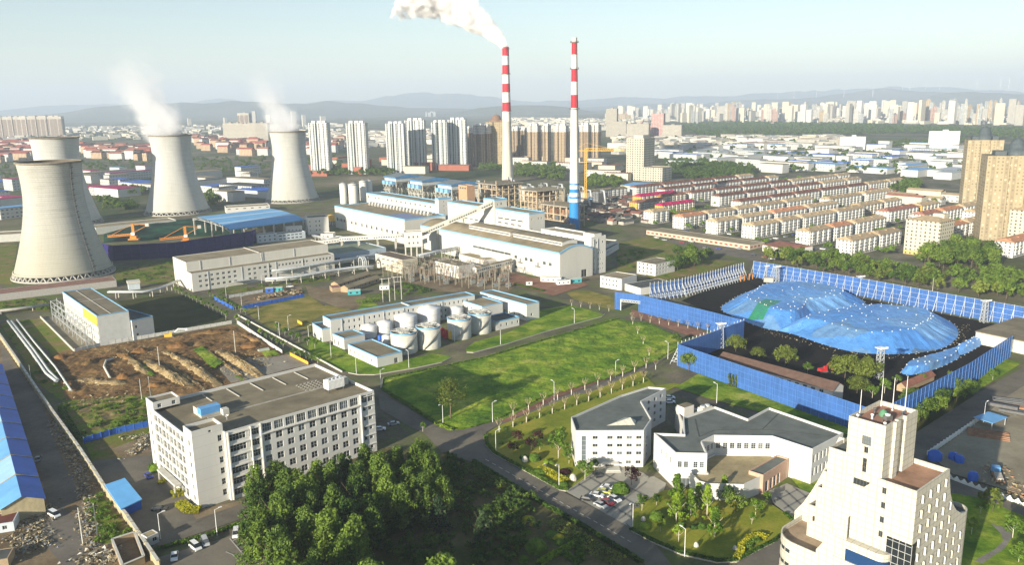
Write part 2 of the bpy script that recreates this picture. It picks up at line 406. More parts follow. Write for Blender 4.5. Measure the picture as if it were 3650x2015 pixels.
avenue=sheet('road',[g('c',180,960),g('c',520,1005),g('c',860,1065),g('c',1000,1098),g('c',980,1125),g('c',830,1110),g('c',500,1050),g('c',130,1000)],road)
sheet('meadow',P('e',(555,925),(560,850),(950,770),(1330,690),(1560,618),(2000,490),(2330,397),(2440,420))+P('f',(100,460),(330,558),(345,600),(300,640),(150,730),(20,790))+P('e',(1750,1010),(1440,1165),(1250,1225),(1120,1237),(1060,1230),(950,1183),(700,1020)),lush)
sheet('path',P('e',(1735,690),(1745,685),(2210,850),(2200,858)),drt);sheet('path',P('e',(2040,790),(2090,775),(2120,800),(2070,812)),brickp)
rough_ground('meadow',P('e',(560,930),(565,855),(950,775),(1330,695),(1560,623),(2000,495),(2330,402),(2440,425))+P('f',(100,465),(325,560),(340,600),(295,640),(145,730),(18,785))+P('e',(1745,1008),(1435,1160),(1250,1220),(1120,1232),(1060,1225),(955,1180),(705,1018)),lush,.55,.22,1.0,.45,2)
sheet('timber_yard',P('n',(780,1092),(1250,1010),(1420,960),(1700,950),(1730,1050),(950,1190)),drt);sheet('verge',P('n',(600,1020),(1080,950),(1280,930),(2060,830),(2050,862),(1250,965),(640,1045)),weeds)
sheet('dirt_yard',P('n',(1750,930),(2500,1040),(2576,1180),(2250,1240),(1800,1070)),drt);sheet('dirt_yard',P('e',(700,120),(950,190),(1500,200),(1600,100),(1500,0),(900,-60)),drt);sheet('dirt_yard',P('c',(0,1010),(200,960),(450,1040),(600,1080),(480,1120),(0,1200)),weeds)
sheet('verge',P('a',(-100,1100),(130,1100),(90,1400),(-100,1400)),weeds);sheet('verge',P('a',(860,1290),(1340,1225),(1340,1400),(880,1400)),weeds);sheet('verge',P('n',(2480,1130),(2576,1100),(2700,1200),(2400,1250)),lush)
sheet('lawn',P('e',(0,520),(190,600),(515,758),(740,700),(930,660),(1050,672),(1068,690),(1000,722),(800,765),(500,815),(380,815),(300,800),(0,690)),lush)
sheet('lawn',P('e',(1180,622),(1250,570),(1500,500),(1640,430),(1740,330),(1960,290),(2222,360),(2200,380),(1800,485),(1500,580),(1240,648),(1190,645)),lush)
sheet('lawn',P('e',(1945,205),(2010,185),(2110,185),(2260,225),(2345,265),(2345,325),(2290,330),(2000,250)),olive)
sheet('dry_field',P('d',(1835,325),(1900,320),(2330,222),(2440,300))+P('e',(130,290),(330,330),(95,372),(25,410),(20,500))+P('d',(2280,470),(2060,470),(1920,400)),olive)
sheet('dark_field',P('d',(880,262),(1000,250),(1320,200),(1400,225),(1720,400),(1700,425),(1200,530),(1170,500),(940,310)),ground_mat('dark_turf',[(.3,(.035,.045,.012)),(.7,(.085,.085,.03))],.06,1,.3))  # turf in a dark olive green, mottled at random
sheet('verge',P('d',(120,410),(350,385),(560,640),(420,700),(370,640)),weeds)
sheet('verge',P('d',(0,430),(90,420),(460,800),(540,960),(460,1010),(300,900)),weeds)
sheet('verge',P('d',(0,265),(250,235),(370,260),(370,340),(0,345)),weeds)
sheet('scaffold_yard',P('d',(310,390),(420,380),(760,600),(560,645)),tanground)
rough_ground('turned_earth',P('d',(400,700),(480,650),(770,605),(1150,550),(1740,450),(1830,475),(2120,655),(2060,665),(1700,700),(1640,760),(1740,870),(1400,990),(1140,975),(900,995),(640,1005),(510,1005)),soil,1.0,.16,1.0,.1,4)
rough_ground('turned_earth',P('d',(490,1015),(620,1010),(1000,955),(1145,965),(1155,1175),(640,1320),(440,1070)),weeds,.8,.2,1.0,.1,7)
sheet('excavation',P('d',(380,690),(480,640),(770,600),(1150,545),(1745,440),(1830,470),(2130,655),(2160,660),(2310,745),(2290,790),(1400,1000),(1140,980),(900,1000),(640,1010),(500,1010),(400,780)),soil)
sheet('verge',P('d',(480,1010),(620,1005),(1000,950),(1150,960),(1160,1180),(640,1330),(610,1310),(420,1060)),weeds)
for q_ in(((1440,640),(1530,610),(1700,740),(1600,790)),((1080,740),(1180,830),(1130,850),(1040,770)),((1780,830),(1850,860),(1820,880),(1740,840)),((1960,650),(2080,640),(2120,680),(1990,700))):rough_ground('verge',P('d',*q_),lush,.5,.3,.9,.85,3,1.0)
sheet('pavement',P('d',(1640,770),(1850,700),(2180,665),(2330,745),(2200,770),(1850,860),(1740,880)),ground_mat('old_slabs',[(.3,(.22,.19,.15)),(.7,(.32,.29,.23))],.1,1,.3))
sheet('verge',P('g',(640,380),(1160,250),(1190,470),(700,540)),weeds)
sheet('dirt_yard',P('g',(840,430),(1170,300),(1190,480),(960,520)),drt)
sheet('dirt_road',P('d',(-300,380),(0,540),(130,760),(310,1000))+P('g',(470,300),(600,480),(690,620),(860,860),(1060,1120),(1180,1320),(-400,1320),(-400,300)),drt)
sheet('alley',P('d',(0,590),(60,640),(110,740),(190,860),(300,1000))+P('g',(340,150),(420,400),(560,700),(600,800),(480,870),(620,1000),(640,1320),(480,1320),(300,1100),(380,900),(300,600),(130,260),(110,40))+P('d',(40,820)),ground_mat('alley_concrete',[(.3,(.11,.10,.085)),(.7,(.21,.185,.15))],.06,.7,.3))
sheet('verge',P('g',(640,840),(760,760),(860,900),(1010,1090),(960,1110),(760,1150),(690,1000)),weeds)
sheet('forecourt',P('g',(680,520),(1190,470),(1240,620),(1500,900),(1860,820),(1900,930),(1100,1200),(900,900)),road)
sheet('flower_bed',P('g',(1450,925),(1500,885),(1820,820),(1830,840),(1480,962)),drt)
sheet('car_park',P('g',(1150,1260),(1830,1060),(2070,1290),(2100,1400),(1180,1400)),ground_mat('car_park_asphalt',[(.3,(.16,.14,.11)),(.7,(.23,.205,.16))],.08,1.2,.2))
sheet('road',P('h',(520,0),(600,40),(960,240),(1100,290),(1160,285),(1350,235),(1440,215))+[g('e',1450,1165),g('e',1900,960),g('e',2576,700)]+[g('f',160,725),g('f',290,650)]+P('e',(2600,760),(2300,900),(1560,1215))+P('h',(1420,255),(1340,300),(1320,370),(1390,460),(1900,745),(2410,1010),(2576,1110))+P('i',(300,1180),(180,1240))+P('h',(2300,1500),(2530,1290),(1800,860),(1240,530),(1000,450),(870,310),(760,260),(540,130)),road)
sheet('plaza',P('h',(1935,750),(2130,620),(2200,560),(2350,560),(2520,610),(2560,640))+P('i',(150,555),(230,600),(200,690),(0,740),(10,900))+P('h',(2390,990),(2400,1010)),ground_mat('plaza_concrete',[(.3,(.27,.26,.22)),(.7,(.37,.35,.29))],.1,1,.15))
sheet('plaza',P('i',(900,650),(1020,600),(1110,640),(1190,670),(1250,700),(1085,850),(930,730)),MATS['plaza_concrete'])
sheet('lawn',P('h',(1335,370),(1345,310),(1420,260),(2000,20))+P('e',(2100,960),(2500,790))+P('f',(160,880),(280,860),(330,870),(120,960),(0,960))+P('h',(1990,200),(1990,560),(2150,590),(2100,640),(1950,740),(1890,738),(1400,465)),lawnm)
sheet('garden',P('h',(1050,470),(1240,535),(1800,870),(2530,1299),(2600,1420),(-300,1420),(-300,900),(0,500),(600,420)),ground_mat('bare_garden',[(.3,(.045,.065,.015)),(.5,(.10,.095,.035)),(.7,(.20,.15,.075))],.06,.8,.4,bump=.15))
sheet('lawn',P('i',(2,905),(10,770),(200,650),(450,620),(800,690),(930,745),(1030,810),(1068,850),(1060,890),(930,985),(700,1110),(560,1112),(330,1060),(130,975)),lawnm)
sheet('road',P('i',(1070,880),(1250,700),(1250,1132),(1240,1300),(600,1300),(700,1120)),road)
sheet('lawn',P('f',(290,890),(440,800),(1460,1165),(1460,1210),(1330,1180),(500,960)),lush)
sheet('lawn',P('i',(1050,570),(1240,560),(1190,665),(1110,640)),lush)
coal_floor=P('f',(330,320),(500,245),(790,165),(2500,495),(2460,640),(2190,880),(1760,980),(1480,1170),(1300,1050),(460,790),(310,610),(740,480))
sheet('coal_yard_floor',coal_floor,coalm)
sheet('path',P('e',(1440,1172),(1900,945),(2576,712),(2576,730),(1900,985),(1480,1180)),brickp)
sheet('path',P('f',(0,415),(150,470),(360,545),(500,560),(500,530),(200,440),(0,375)),brickp)
sheet('path',P('b',(1500,1315),(1900,1400),(2040,1370),(2110,1410),(1840,1490),(1480,1390)),brickp)
sheet('verge',P('f',(2180,930),(2290,830),(2440,700),(2560,730),(2210,952)),lush)
sheet('verge',P('f',(1780,975),(2180,900),(2260,950),(1900,1180),(1480,1200)),ground_mat('dark_turf',[],1))
sheet('road',P('f',(1500,1420),(2250,945),(2600,740),(2700,780),(2310,1075),(1950,1330),(1800,1500)),road)
sheet('storage_yard',P('f',(1960,1340),(2310,1090),(2420,980),(2620,850),(3000,1000),(2900,1700),(2110,1460)),tanground)
sheet('road',P('i',(1940,500),(2080,570),(2600,770),(2600,830),(2080,660),(1900,600)),road)
sheet('garden',P('i',(2060,660),(2300,700),(2600,830),(2800,1300),(2000,1300)),lush)
sheet('path',P('i',(2250,1110),(2380,1040),(2440,980),(2420,930),(2360,870),(2470,900),(2500,950),(2450,1030),(2300,1132)),ground_mat('grey_paving',[(.3,(.15,.14,.12)),(.7,(.26,.24,.2))],.3,2,.3))
sheet('housing_ground',P('c',(0,650),(300,600),(800,590),(1200,560),(1800,560),(2500,700),(2900,1000),(2576,1120),(2000,1160),(1650,1165),(1000,1110),(860,1030),(160,900),(0,880)),ground_mat('housing_paving',[(.3,(.09,.085,.06)),(.5,(.16,.145,.11)),(.7,(.24,.22,.17))],.04,.5,.3,mid=(.03,(.05,.075,.02),.7)))
sheet('lawn',P('f',(0,60),(240,20),(500,50),(700,60),(500,130),(150,200)),weeds)
# COOLING TOWERS
def tower_conc(name,col,stain):
 m,nt,b=_new(name);tc=nt.nodes.new('ShaderNodeTexCoord');sp=nt.nodes.new('ShaderNodeSeparateXYZ');nt.links.new(tc.outputs['Object'],sp.inputs[0])
 z=sp.outputs[2];n=_noise(nt,.05,7,.65,(1,1,.25))
 c=_ramp(nt,n,[(.3,tuple(k*.72 for k in col)),(.7,col)])
 n2=_noise(nt,.4,7,.75,(.1,.1,2.0))
 c=_mix(nt,_math(nt,'MULTIPLY',_ramp(nt,n2,[(.5,(0,0,0)),(.72,(1,1,1))]),stain),c,tuple(k*.45 for k in col))
 c=_mix(nt,_math(nt,'MULTIPLY',_band(nt,z,1.5,.2),.5),c,tuple(k*.5 for k in col))
 uv=nt.nodes.new('ShaderNodeUVMap');s2=nt.nodes.new('ShaderNodeSeparateXYZ');nt.links.new(uv.outputs[0],s2.inputs[0])
 c=_mix(nt,_math(nt,'MULTIPLY',_band(nt,s2.outputs[0],2.4,.1),.32),c,tuple(k*.5 for k in col))
 f=_math(nt,'MULTIPLY_ADD',z,-1/70,.75,True)
 c=_mix(nt,_math(nt,'MULTIPLY',f,stain),c,(col[0]*.78,col[1]*.72,col[2]*.55))
 nt.links.new(c,b.inputs['Base Color']);b.inputs['Roughness'].default_value=.9;b.inputs['Specular IOR Level'].default_value=.15
 return m
def cooling_tower(label,x,y,rb,rt,H,m,z0=3.6,n=44,ladder=None,thr=.76,rthr=.93):
 root=tag(empty('cooling_tower',(x,y,0),.3),label,'cooling tower','cooling towers of the power plant')
 zt=z0+(H-z0)*thr;r_t=rt*rthr
 kb=((rb/r_t)**2-1)/(zt-z0)**2;kt=((rt/r_t)**2-1)/max(1,(H-zt))**2
 prof=[]
 for i in range(41):
  z=z0+(H-z0)*i/40;k=kb if z<zt else kt
  prof.append((r_t*math.sqrt(1+k*(z-zt)**2),z))
 s=MB();s.lathe(prof,0,96)
 s.lathe([(r-.6,z)for r,z in reversed(prof)],1,96)
 s.lathe([(prof[0][0]-.6,z0),(prof[0][0]+.5,z0),(prof[0][0]+.5,z0+1.4),(prof[0][0],z0+1.6)],0,96)
 s.build('shell',[m,mat('tower_inner_concrete',(.16,.13,.10),.95,.3,.1)],root)
 rim=MB();rim.lathe([(rt-.6,H),(rt-1.0,H-.2),(rt-1.0,H+.55),(rt+.9,H+.55),(rt+.9,H-.5),(rt,H-.7)],0,96)
 rim.build('rim',[mat('rim_concrete',(.25,.22,.17),.9,.3,.3)],root)
 rb0=rb*1.03;lm=None
 for i in range(n):
  a=2*math.pi*i/n
  if lm is None:
   q=MB();da=math.pi/n
   for sgn in(-1,1):q.bar((rb0,0,0),(rb*math.cos(da*sgn),rb*math.sin(da*sgn),z0+.3),.9)
   lm=q.mesh('column',[conc])
  mobj('column',lm,root,(0,0,0),a)
 bs=MB();bs.lathe([(rb0+1.2,0),(rb0+1.2,1.0),(rb0+.6,1.0),(rb0+.6,.3),(0.1,.3)],0,64);bs.build('basin',[conc],root)
 if ladder is not None:
  q=MB();a=ladder-.3
  for w_ in(-.02,.02):
   for i in range(40):
    (r0,za),(r1,zb)=prof[i],prof[i+1]
    q.bar(((r0+.8)*math.cos(a+w_),(r0+.8)*math.sin(a+w_),za),((r1+.8)*math.cos(a+w_),(r1+.8)*math.sin(a+w_),zb),.28)
  for i in range(0,40,2):
   r0,za=prof[i];q.bar(((r0+.8)*math.cos(a-.02),(r0+.8)*math.sin(a-.02),za),((r0+1.2)*math.cos(a+.06),(r0+1.2)*math.sin(a+.06),za+.6),.5)
  q.build('ladder',[darksteel],root)
 return root
tcA=tower_conc('tower_concrete_grey',(.50,.495,.45),.75)
tcB=tower_conc('tower_concrete_white',(.58,.58,.545),.4)
T1=cooling_tower('weathered grey cooling tower, nearest and largest, with a dark ladder up its side',-332,592,32.4,21.2,82.5,tcA,ladder=math.radians(-24))
T2=cooling_tower('cooling tower half hidden behind the weathered grey one, without steam',-478,868,35,23.3,91,tcB,n=36)
T3=cooling_tower('white steaming cooling tower in the middle, part of its side in a curved shadow',-390,950,35,23,89,tcB,n=36)
T4=cooling_tower('white steaming cooling tower behind the blue roofed coal shed, beside the high-rise blocks',-282,1052,32.5,22.6,88,tcB,n=36)
# CHIMNEYS
def chimney(label,x,y,H,r0,r1,r2,zb,bands,cols,extra):
 """r0 foot, r1 at zb, r2 top; bands: list of (z, colour index) from the foot up"""
 root=tag(empty('chimney',(x,y,0)),label,'chimney','striped chimneys of the power plant')
 def rad(z):return r0+(r1-r0)*z/zb if z<zb else r1+(r2-r1)*(z-zb)/(H-zb)
 for i,(z,ci)in enumerate(bands):
  z1=bands[i+1][0]if i+1<len(bands)else H
  q=MB();ks=max(2,int((z1-z)/10)+1)
  q.lathe([(rad(z+(z1-z)*k/ks),z+(z1-z)*k/ks)for k in range(ks+1)],0,32)
  q.build('shaft_section' if i==0 else 'painted_band',[cols[ci]],root)
 q=MB();q.lathe([(r2,H),(r2-.7,H),(r2-.7,H-8)],0,32);q.build('mouth',[mat('soot',(.05,.035,.03),.95)],root)
 for z in extra:
  q=MB();r=rad(z)
  q.lathe([(r,z-.25),(r+1.3,z-.25),(r+1.3,z),(r,z)],0,24)
  for k in range(24):
   a=2*math.pi*k/24;q.bar(((r+1.2)*math.cos(a),(r+1.2)*math.sin(a),z),((r+1.2)*math.cos(a),(r+1.2)*math.sin(a),z+1.2),.12)
  q.lathe([(r+1.2,z+1.05),(r+1.28,z+1.12),(r+1.2,z+1.2)],0,24)
  q.build('platform',[darksteel],root)
 q=MB()
 for s_ in(-.06,.06):
  a=-1.0+s_
  for k in range(20):
   za,zb_=H*k/20,H*(k+1)/20
   q.bar(((rad(za)+.3)*math.cos(a),(rad(za)+.3)*math.sin(a),za),((rad(zb_)+.3)*math.cos(a),(rad(zb_)+.3)*math.sin(a),zb_),.14)
 q.build('ladder',[darksteel],root)
 return root
cwhite=mat('chimney_white',(.72,.70,.66),.7,.12,.15,streak=True);cred=mat('chimney_red',(.50,.02,.035),.6,.2,.1,streak=True)
cconc=mat('chimney_concrete',(.58,.54,.46),.9,.22,.2,streak=True);cblue=mat('chimney_blue',(.02,.22,.55),.6,.15,.2,streak=True)
x1,y1=-3.7,1239.7
def zc(yy,yd):
 q=Vector((1278*1.4169-CX,yy*1.4169-CY,FPX));wy,wz=q.dot(_f),-q.dot(_d);return CAMH+wz*yd/wy
z1=[zc(t_,y1)for t_ in(305,279,257,232,210,186,163,140,117)]
chimney('chimney that smokes, bare concrete foot below its red and white bands',x1,y1,z1[-1],9.2,7.0,4.8,60,[(0,2),(z1[0],0),(z1[1],1),(z1[2],0),(z1[3],1),(z1[4],0),(z1[5],1),(z1[6],0),(z1[7],1)],[cwhite,cred,cconc],[z1[1],z1[5],z1[8]-3])
SMK=(x1,y1,z1[-1]+.5)
x2,y2=60.9,774.0
z2=[zc(t_,y2)for t_ in(511,502,497,487,478,468,464,274,241,208,176,140,109,97)]
chimney('chimney without smoke, blue foot and tall white shaft below red and white bands',x2,y2,z2[-1],5.6,4.4,2.45,45,[(0,3),(z2[0],0),(z2[1],3),(z2[2],0),(z2[3],3),(z2[4],0),(z2[5],3),(z2[6],0),(z2[7],1),(z2[8],0),(z2[9],1),(z2[10],0),(z2[11],1),(z2[12],2)],[cwhite,cred,cconc,cblue],[z2[7]-1,z2[10],z2[12]])
KS.update(l=(1480,660,3.5778),m=(1100,600,3.5778),n=(600,760,3.5778))
# POWER HOUSE, laid out along one plant grid (u along the halls, v behind them)
PO=Vector((32.4,536.0));PR=R(-52.5);PU=Vector((math.cos(PR),math.sin(PR)));PV=Vector((-PU.y,PU.x))
def W(u,v):return PO+PU*u+PV*v
def pb(name,label,cat,u0,u1,v0,v1,h,**kw):
 q=Bld(name,label,cat,[(0,0),(u1-u0,0),(u1-u0,v1-v0),(0,v1-v0)],h,o=W(u0,v0),rz=PR,**kw);q.L=u1-u0;q.W=v1-v0;return q
D=(1,1,None);W2=(2,1,None);W3=(3,1,None);W22=(2,2,None)
panel=gridmat('panel_wall',(.60,.58,.515),6.0,1.5,.02,.05,.82)
q=pb('turbine_hall','long white turbine hall with arched roof, roof monitors and pale blue eaves, by the switchyard','power plant hall',-178,0,0,30,19.6,wall=panel,par=.1,roof=tanroof)
q.win(0,128,9.2,3.2,2.4,1,1,0,0,W3);q.win(0,140,9.2,3.2,2.4,2,1,5.6,0,W3);q.win(0,160,9.2,3.2,2.4,2,1,6.2,0,W3);q.win(0,128,2,3.2,2,1,1,0,0,W3)
q.win(0,76,10.5,8,1.7,6,1,8.05,0,(5,1,None));q.win(0,134,7.2,1.4,2.8,1,1,0,0,D,name='door');q.win(0,154,7.2,1.4,2.8,1,1,0,0,D,name='door')
q.win(1,19.5,.1,5,5.4,1,1,0,0,(2,1,None),name='gate');HR=q.done()
NS=14;arc=[(30*i/NS,19.62+4.0*math.sin(math.pi*i/NS))for i in range(NS+1)]
for(ua,ub,mm)in((0,118,tanroof),(118,178,greyroof)):
 m_=MB()
 for i in range(NS):
  (v0,z0),(v1,z1)=arc[i],arc[i+1];m_.face([(ua,v0,z0),(ub,v0,z0),(ub,v1,z1),(ua,v1,z1)],0,sm=True)
 m_.build('vaulted_roof',[mm],HR)
for ue in(0.0,178.0):
 m_=MB();m_.face([(ue,v,z)for v,z in arc],0)
 for i in range(NS):
  (v0,z0),(v1,z1)=arc[i],arc[i+1];s_=-.25 if ue==0 else .25
  m_.face([(ue+s_,v0,z0-.9),(ue+s_,v1,z1-.9),(ue+s_,v1,z1+.25),(ue+s_,v0,z0+.25)],1);m_.face([(ue+s_,v0,z0+.25),(ue+s_,v1,z1+.25),(ue-s_,v1,z1+.25),(ue-s_,v0,z0+.25)],1)
 m_.build('gable',[panel,bluetrim],HR)
m_=MB();m_.box(0,-.3,18.6,178,-.02,19.9,0);m_.build('eaves_fascia',[bluetrim],HR)
for(ua,ub)in((60,113),(117,171)):
 mo=MB();mo.prism([(ua,8),(ub,8),(ub,22),(ua,22)],22,25.3,0,0,top=False)
 for i in range(8):
  va,vb=7.4+15.2*i/8,7.4+15.2*(i+1)/8;za,zb=25.3+1.1*math.sin(math.pi*i/8),25.3+1.1*math.sin(math.pi*(i+1)/8)
  mo.face([(ua-.5,va,za),(ub+.5,va,za),(ub+.5,vb,zb),(ua-.5,vb,zb)],1)
 for ue in(ua,ub):mo.face([(ue,7.4+15.2*i/8,25.3+1.1*math.sin(math.pi*i/8))for i in range(9)],0)
 mm_=mo.build('roof_monitor',[white,tanroof if ua<100 else greyroof],HR)
 wn=MB();n_=int((ub-ua)/1.5)
 for i in range(n_):wn.box(ua+.4+i*(ub-ua-.8)/n_,7.93,23.4,ua+.4+(i+.72)*(ub-ua-.8)/n_,7.99,24.4,0)
 wn.build('clerestory_glazing',[glassm],mm_)
for uu in(83,124,152):
 m_=MB();m_.box(uu,-.35,.1,uu+.35,-.02,18.5);m_.build('downpipe',[steel],HR)
for uu in(133.2,153.2):
 m_=MB();m_.box(uu,-1.8,7.0,uu+5,-.02,7.15)
 for k in range(6):m_.bar((uu+k,-1.75,7.1),(uu+k,-1.75,8.2),.08)
 m_.bar((uu,-1.75,8.2),(uu+5,-1.75,8.2),.1);m_.build('balcony',[darksteel],HR)
q=pb('deaerator_bay','low flat roofed bay between the arched turbine hall and the tall boiler house','power plant bay',-130,-57,30.1,42.8,21.4,roof=tanroof);q.done()
q=pb('boiler_house','tall flat roofed boiler house block with rows of wide windows, right of the sloping conveyor','boiler house',-129.8,-86,43,59,34.4,wall=panel,roof=tanroof,trim=bluetrim,th=1.3)
q.win(0,2,29.4,.9,1.6,3,1,4.1,0,D);q.win(0,20,29,.9,1.6,3,1,8,0,D);q.win(0,3,26.3,7,1.2,4,1,8.6,0,(6,1,None));q.win(0,3,22.6,5,1.2,4,1,8.6,0,(4,1,None))
q.win(1,2.5,28.5,1,1.7,1,1,0,0,D);q.win(1,9,28.5,1,1.7,2,1,3,0,D);q.win(1,2.5,20.5,1,1.7,1,1,0,0,D);q.done()
q=pb('boiler_house','boiler house block left of the sloping conveyor, beige roof with blue edge','boiler house',-203,-145.2,44,60,33.8,wall=panel,roof=tanroof,trim=bluetrim,th=1.3)
q.win(0,8,29.5,.9,1.8,2,1,2.6,0,D);q.win(0,15.5,29.5,.9,1.8,1,1,0,0,D);q.win(0,26,21,5,1.2,4,1,7.6,0,(4,1,None));q.done()
q=pb('transfer_tower','tall square transfer tower where the sloping conveyor ends, blue edged dark roof','conveyor tower',-145,-130,42,55,41.7,wall=panel,trim=bluetrim,th=1.3)
q.win(0,11,36,.9,1.6,1,2,0,-4.6,D);q.win(1,6.5,36.5,1.4,2.2,1,1,0,0,D);q.win(1,3,36.5,.9,1.6,1,1,0,0,D);q.done()
q=pb('stair_tower','slim white stair tower standing between two blue edged roofs of the boiler houses','stair tower',-224,-218,44,58,35.2,trim=bluetrim,th=1.3)
q.win(1,5.5,19,.9,1.7,1,4,0,4,D);q.win(0,2.4,19,.9,1.7,1,3,0,4,D);q.done()
q=pb('turbine_hall','white turbine hall with flat brown roof carrying a row of ventilators','power plant hall',-341,-204,0,42,22,wall=panel,roof=tanroof,trim=bluetrim,th=1.3)
q.win(0,3.5,7.2,3.2,3,3,1,7.6,0,W3);q.win(0,8.2,7.2,1.4,2.6,2,1,7.6,0,D);q.win(0,34,7,3.2,3,2,1,8.5,0,W3);q.win(0,55,6.8,3.2,3,8,1,9.6,0,W3)
q.win(1,4,6,4.4,3.2,3,1,10,0,W3)
H1=q.done();m_=MB()
for uu in(40,68,96,136.4):m_.box(uu,-.35,.1,uu+.35,-.02,20.6)
m_.build('downpipe',[steel],H1)
m_=MB();m_.box(96,.5,21.31,136.5,24,21.36);m_.build('blue_roof_patch',[mat('blue_grey_felt',(.20,.24,.36),.8,.15)],H1)
fanm=MB();fanm.box(-1.1,-2.2,0,1.1,2.2,2.0,0);fanm.lathe([(1.25,2.0),(1.25,2.6),(1.5,3.1),(.9,3.6),(.1,3.7)],1,16,0,-1.0);fanm.lathe([(1.0,2.0),(1.0,2.5),(1.3,2.9),(.1,3.4)],1,14,0,1.3)
fme=fanm.mesh('roof_fan',[conc,steel])
for i in range(19):
 mobj('roof_fan',fme,H1,(18+i*6.1,31.0,21.3))
q=pb('bunker_bay','narrow long upper bay with small windows behind the ventilator row','power plant bay',-358,-224.2,44.6,62,30,wall=panel,roof=tanroof,trim=bluetrim,th=1.3)
q.win(0,3,25.2,2.6,1.9,1,1,0,0,W2);q.win(0,9,25.2,1,1.6,2,1,3.5,0,D);q.win(0,17.5,25.2,2.6,1.9,2,1,8,0,W2);q.win(0,34,25.2,1,1.6,1,1,0,0,D);q.win(0,43,25.2,2.6,1.9,10,1,8.9,0,W2);q.done()
q=pb('annex_block','white annex behind the gable of the arched hall, small square windows and weathered roof','plant office',-57,10,31,45,26.6,roof=mat('patched_roof',(.36,.30,.2),.95,.4,.5),par=.9)
q.poly=[Vector(p)for p in((0,0),(54.5,0),(54.5,14),(0,14))]
q.win(0,3,22,1.2,1.7,6,1,6.5,0,D);q.win(1,2.2,2.5,1,1.5,1,5,0,4.2,D);q.win(1,6.5,2.5,.9,1.5,3,2,2,3.4,D);q.win(1,6.5,9.5,.9,1.5,2,1,2,0,D);q.win(1,6.5,14,.9,1.5,3,1,2,0,D);q.win(1,4.5,21.5,1.3,1.5,2,1,6,0,D);AN=q.done()
m_=MB();m_.prism([(43,3),(54.3,3),(54.3,10),(43,10)],25.8,28.6,0,1);m_.build('roof_hut',[white,greyroof],AN)
m_=MB();m_.tube([(54.9,2,0.2),(54.9,2,25)],.2);m_.tube([(54.9,5.6,0.2),(54.9,5.6,25)],.2);m_.build('downpipe',[steel],AN)
def gallery(name,label,a,b,w_,h_,legs,mwall=conclight,slit=True,group=None,bents=True,rf=None):
 a,b=Vector(a),Vector(b);d=(b-a);L=d.length;rz=math.atan2(d.y,d.x);sl=math.atan2(d.z,math.hypot(d.x,d.y))
 root=tag(empty(name,(a.x,a.y,0),rz),label,'conveyor gallery',group)
 m_=MB();c_,s_=math.cos(sl),math.sin(sl);zb=a.z
 def T(x,y,z):return(x*c_-z*s_*0,y,zb+x*s_+z)
 pr=[(-w_/2,0),(w_/2,0),(w_/2,h_),(0,h_+.7),(-w_/2,h_)]
 for i in range(5):
  (y0,z0),(y1,z1)=pr[i],pr[(i+1)%5]
  m_.face([T(0,y0,z0),T(0,y1,z1),T(L,y1,z1),T(L,y0,z0)],1 if i in(2,3)else 0)
 m_.face([T(L,y,z)for y,z in pr],0);m_.face([T(0,y,z)for y,z in reversed(pr)],0)
 go=m_.build('gallery',[mwall,rf or conclight],root)
 if slit:
  n=max(2,int(L/2.0));wm=MB()
  for i in range(n):
   if i%14 in(12,13):continue
   x0,x1=L*(i+.15)/n,L*(i+.85)/n
   for sy in(-1,1):
    y=sy*(w_/2+.04);wm.face([T(x0,y,h_*.35),T(x1,y,h_*.35),T(x1,y,h_*.68),T(x0,y,h_*.68)][::sy*-1],0)
  wm.build('window_strip',[glassm],root)
 for t in legs:
  x=L*t*c_;z=zb+L*t*s_;lm=MB()
  lm.bar((x,-w_*.42,0),(x,-w_*.42,z),.8);lm.bar((x,w_*.42,0),(x,w_*.42,z),.8)
  for k in range(1,int(z/6)+1):lm.bar((x,-w_*.42,k*6-1),(x,w_*.42,k*6-1),.5)
  lm.build('leg',[conc],root)
 return root
cb,ct=W(-159,-16),W(-133,42.0)
gallery('conveyor','long conveyor gallery climbing steeply across the hall roof to the square tower',(cb.x,cb.y,12.5),(ct.x,ct.y,36.5),4.4,3.6,(.27,.62))
th=Bld('transfer_house','white cube on tall stilts where the two conveyor galleries meet','conveyor tower',[(0,0),(14,0),(14,9),(0,9)],21,o=g('m',1218,815,21),rz=R(9),z0=9,roof=tanroof)
th.win(0,3,11.2,1.2,1.7,3,2,3.4,4.8,D);th.win(3,3,11.2,1.2,1.7,1,2,0,4.8,D);thr=th.done()
lm=MB();lm.box(-.4,-.4,0,.4,.4,9);lme=lm.mesh('leg',[conclight])
for x in(.6,5,9.4,13.4):
 for y in(.6,8.4):mobj('leg',lme,thr,(x,y,0))
m_=MB();m_.box(0,0,8.7,14,9,8.98,bottom=True);m_.build('floor_slab',[conc],thr)
ga,gb=g('m',1205,862,15.5),g('m',400,912,12);gc=g('m',-250,985,9)
gallery('conveyor','level white conveyor gallery running left from the cube on stilts',(ga.x,ga.y,14.0),(gb.x,gb.y,11),3.6,2.8,(.12,.4,.7,.97),mwall=white)
gallery('conveyor','lower conveyor gallery crossing behind the green flat roof',(gb.x-1,gb.y+1,10.2),(gc.x,gc.y,7),3.2,2.4,(.3,.65,.95),mwall=white)
sm_=MB();sm_.lathe([(4.6,0),(4.6,26),(4.2,26.6),(.05,28)],0,28);sm_.box(-1.5,-1.5,27,1.5,1.5,29.5,1)
sme=sm_.mesh('silo',[mat('silo_white',(.66,.64,.58),.8,.1,.2,streak=True),darksteel])
bmesh_top=MB();bmesh_top.lathe([(4.75,25.6),(5.0,25.6),(5.0,26.8),(4.6,26.8)],0,28);tpm=bmesh_top.mesh('guard_rail',[steel])
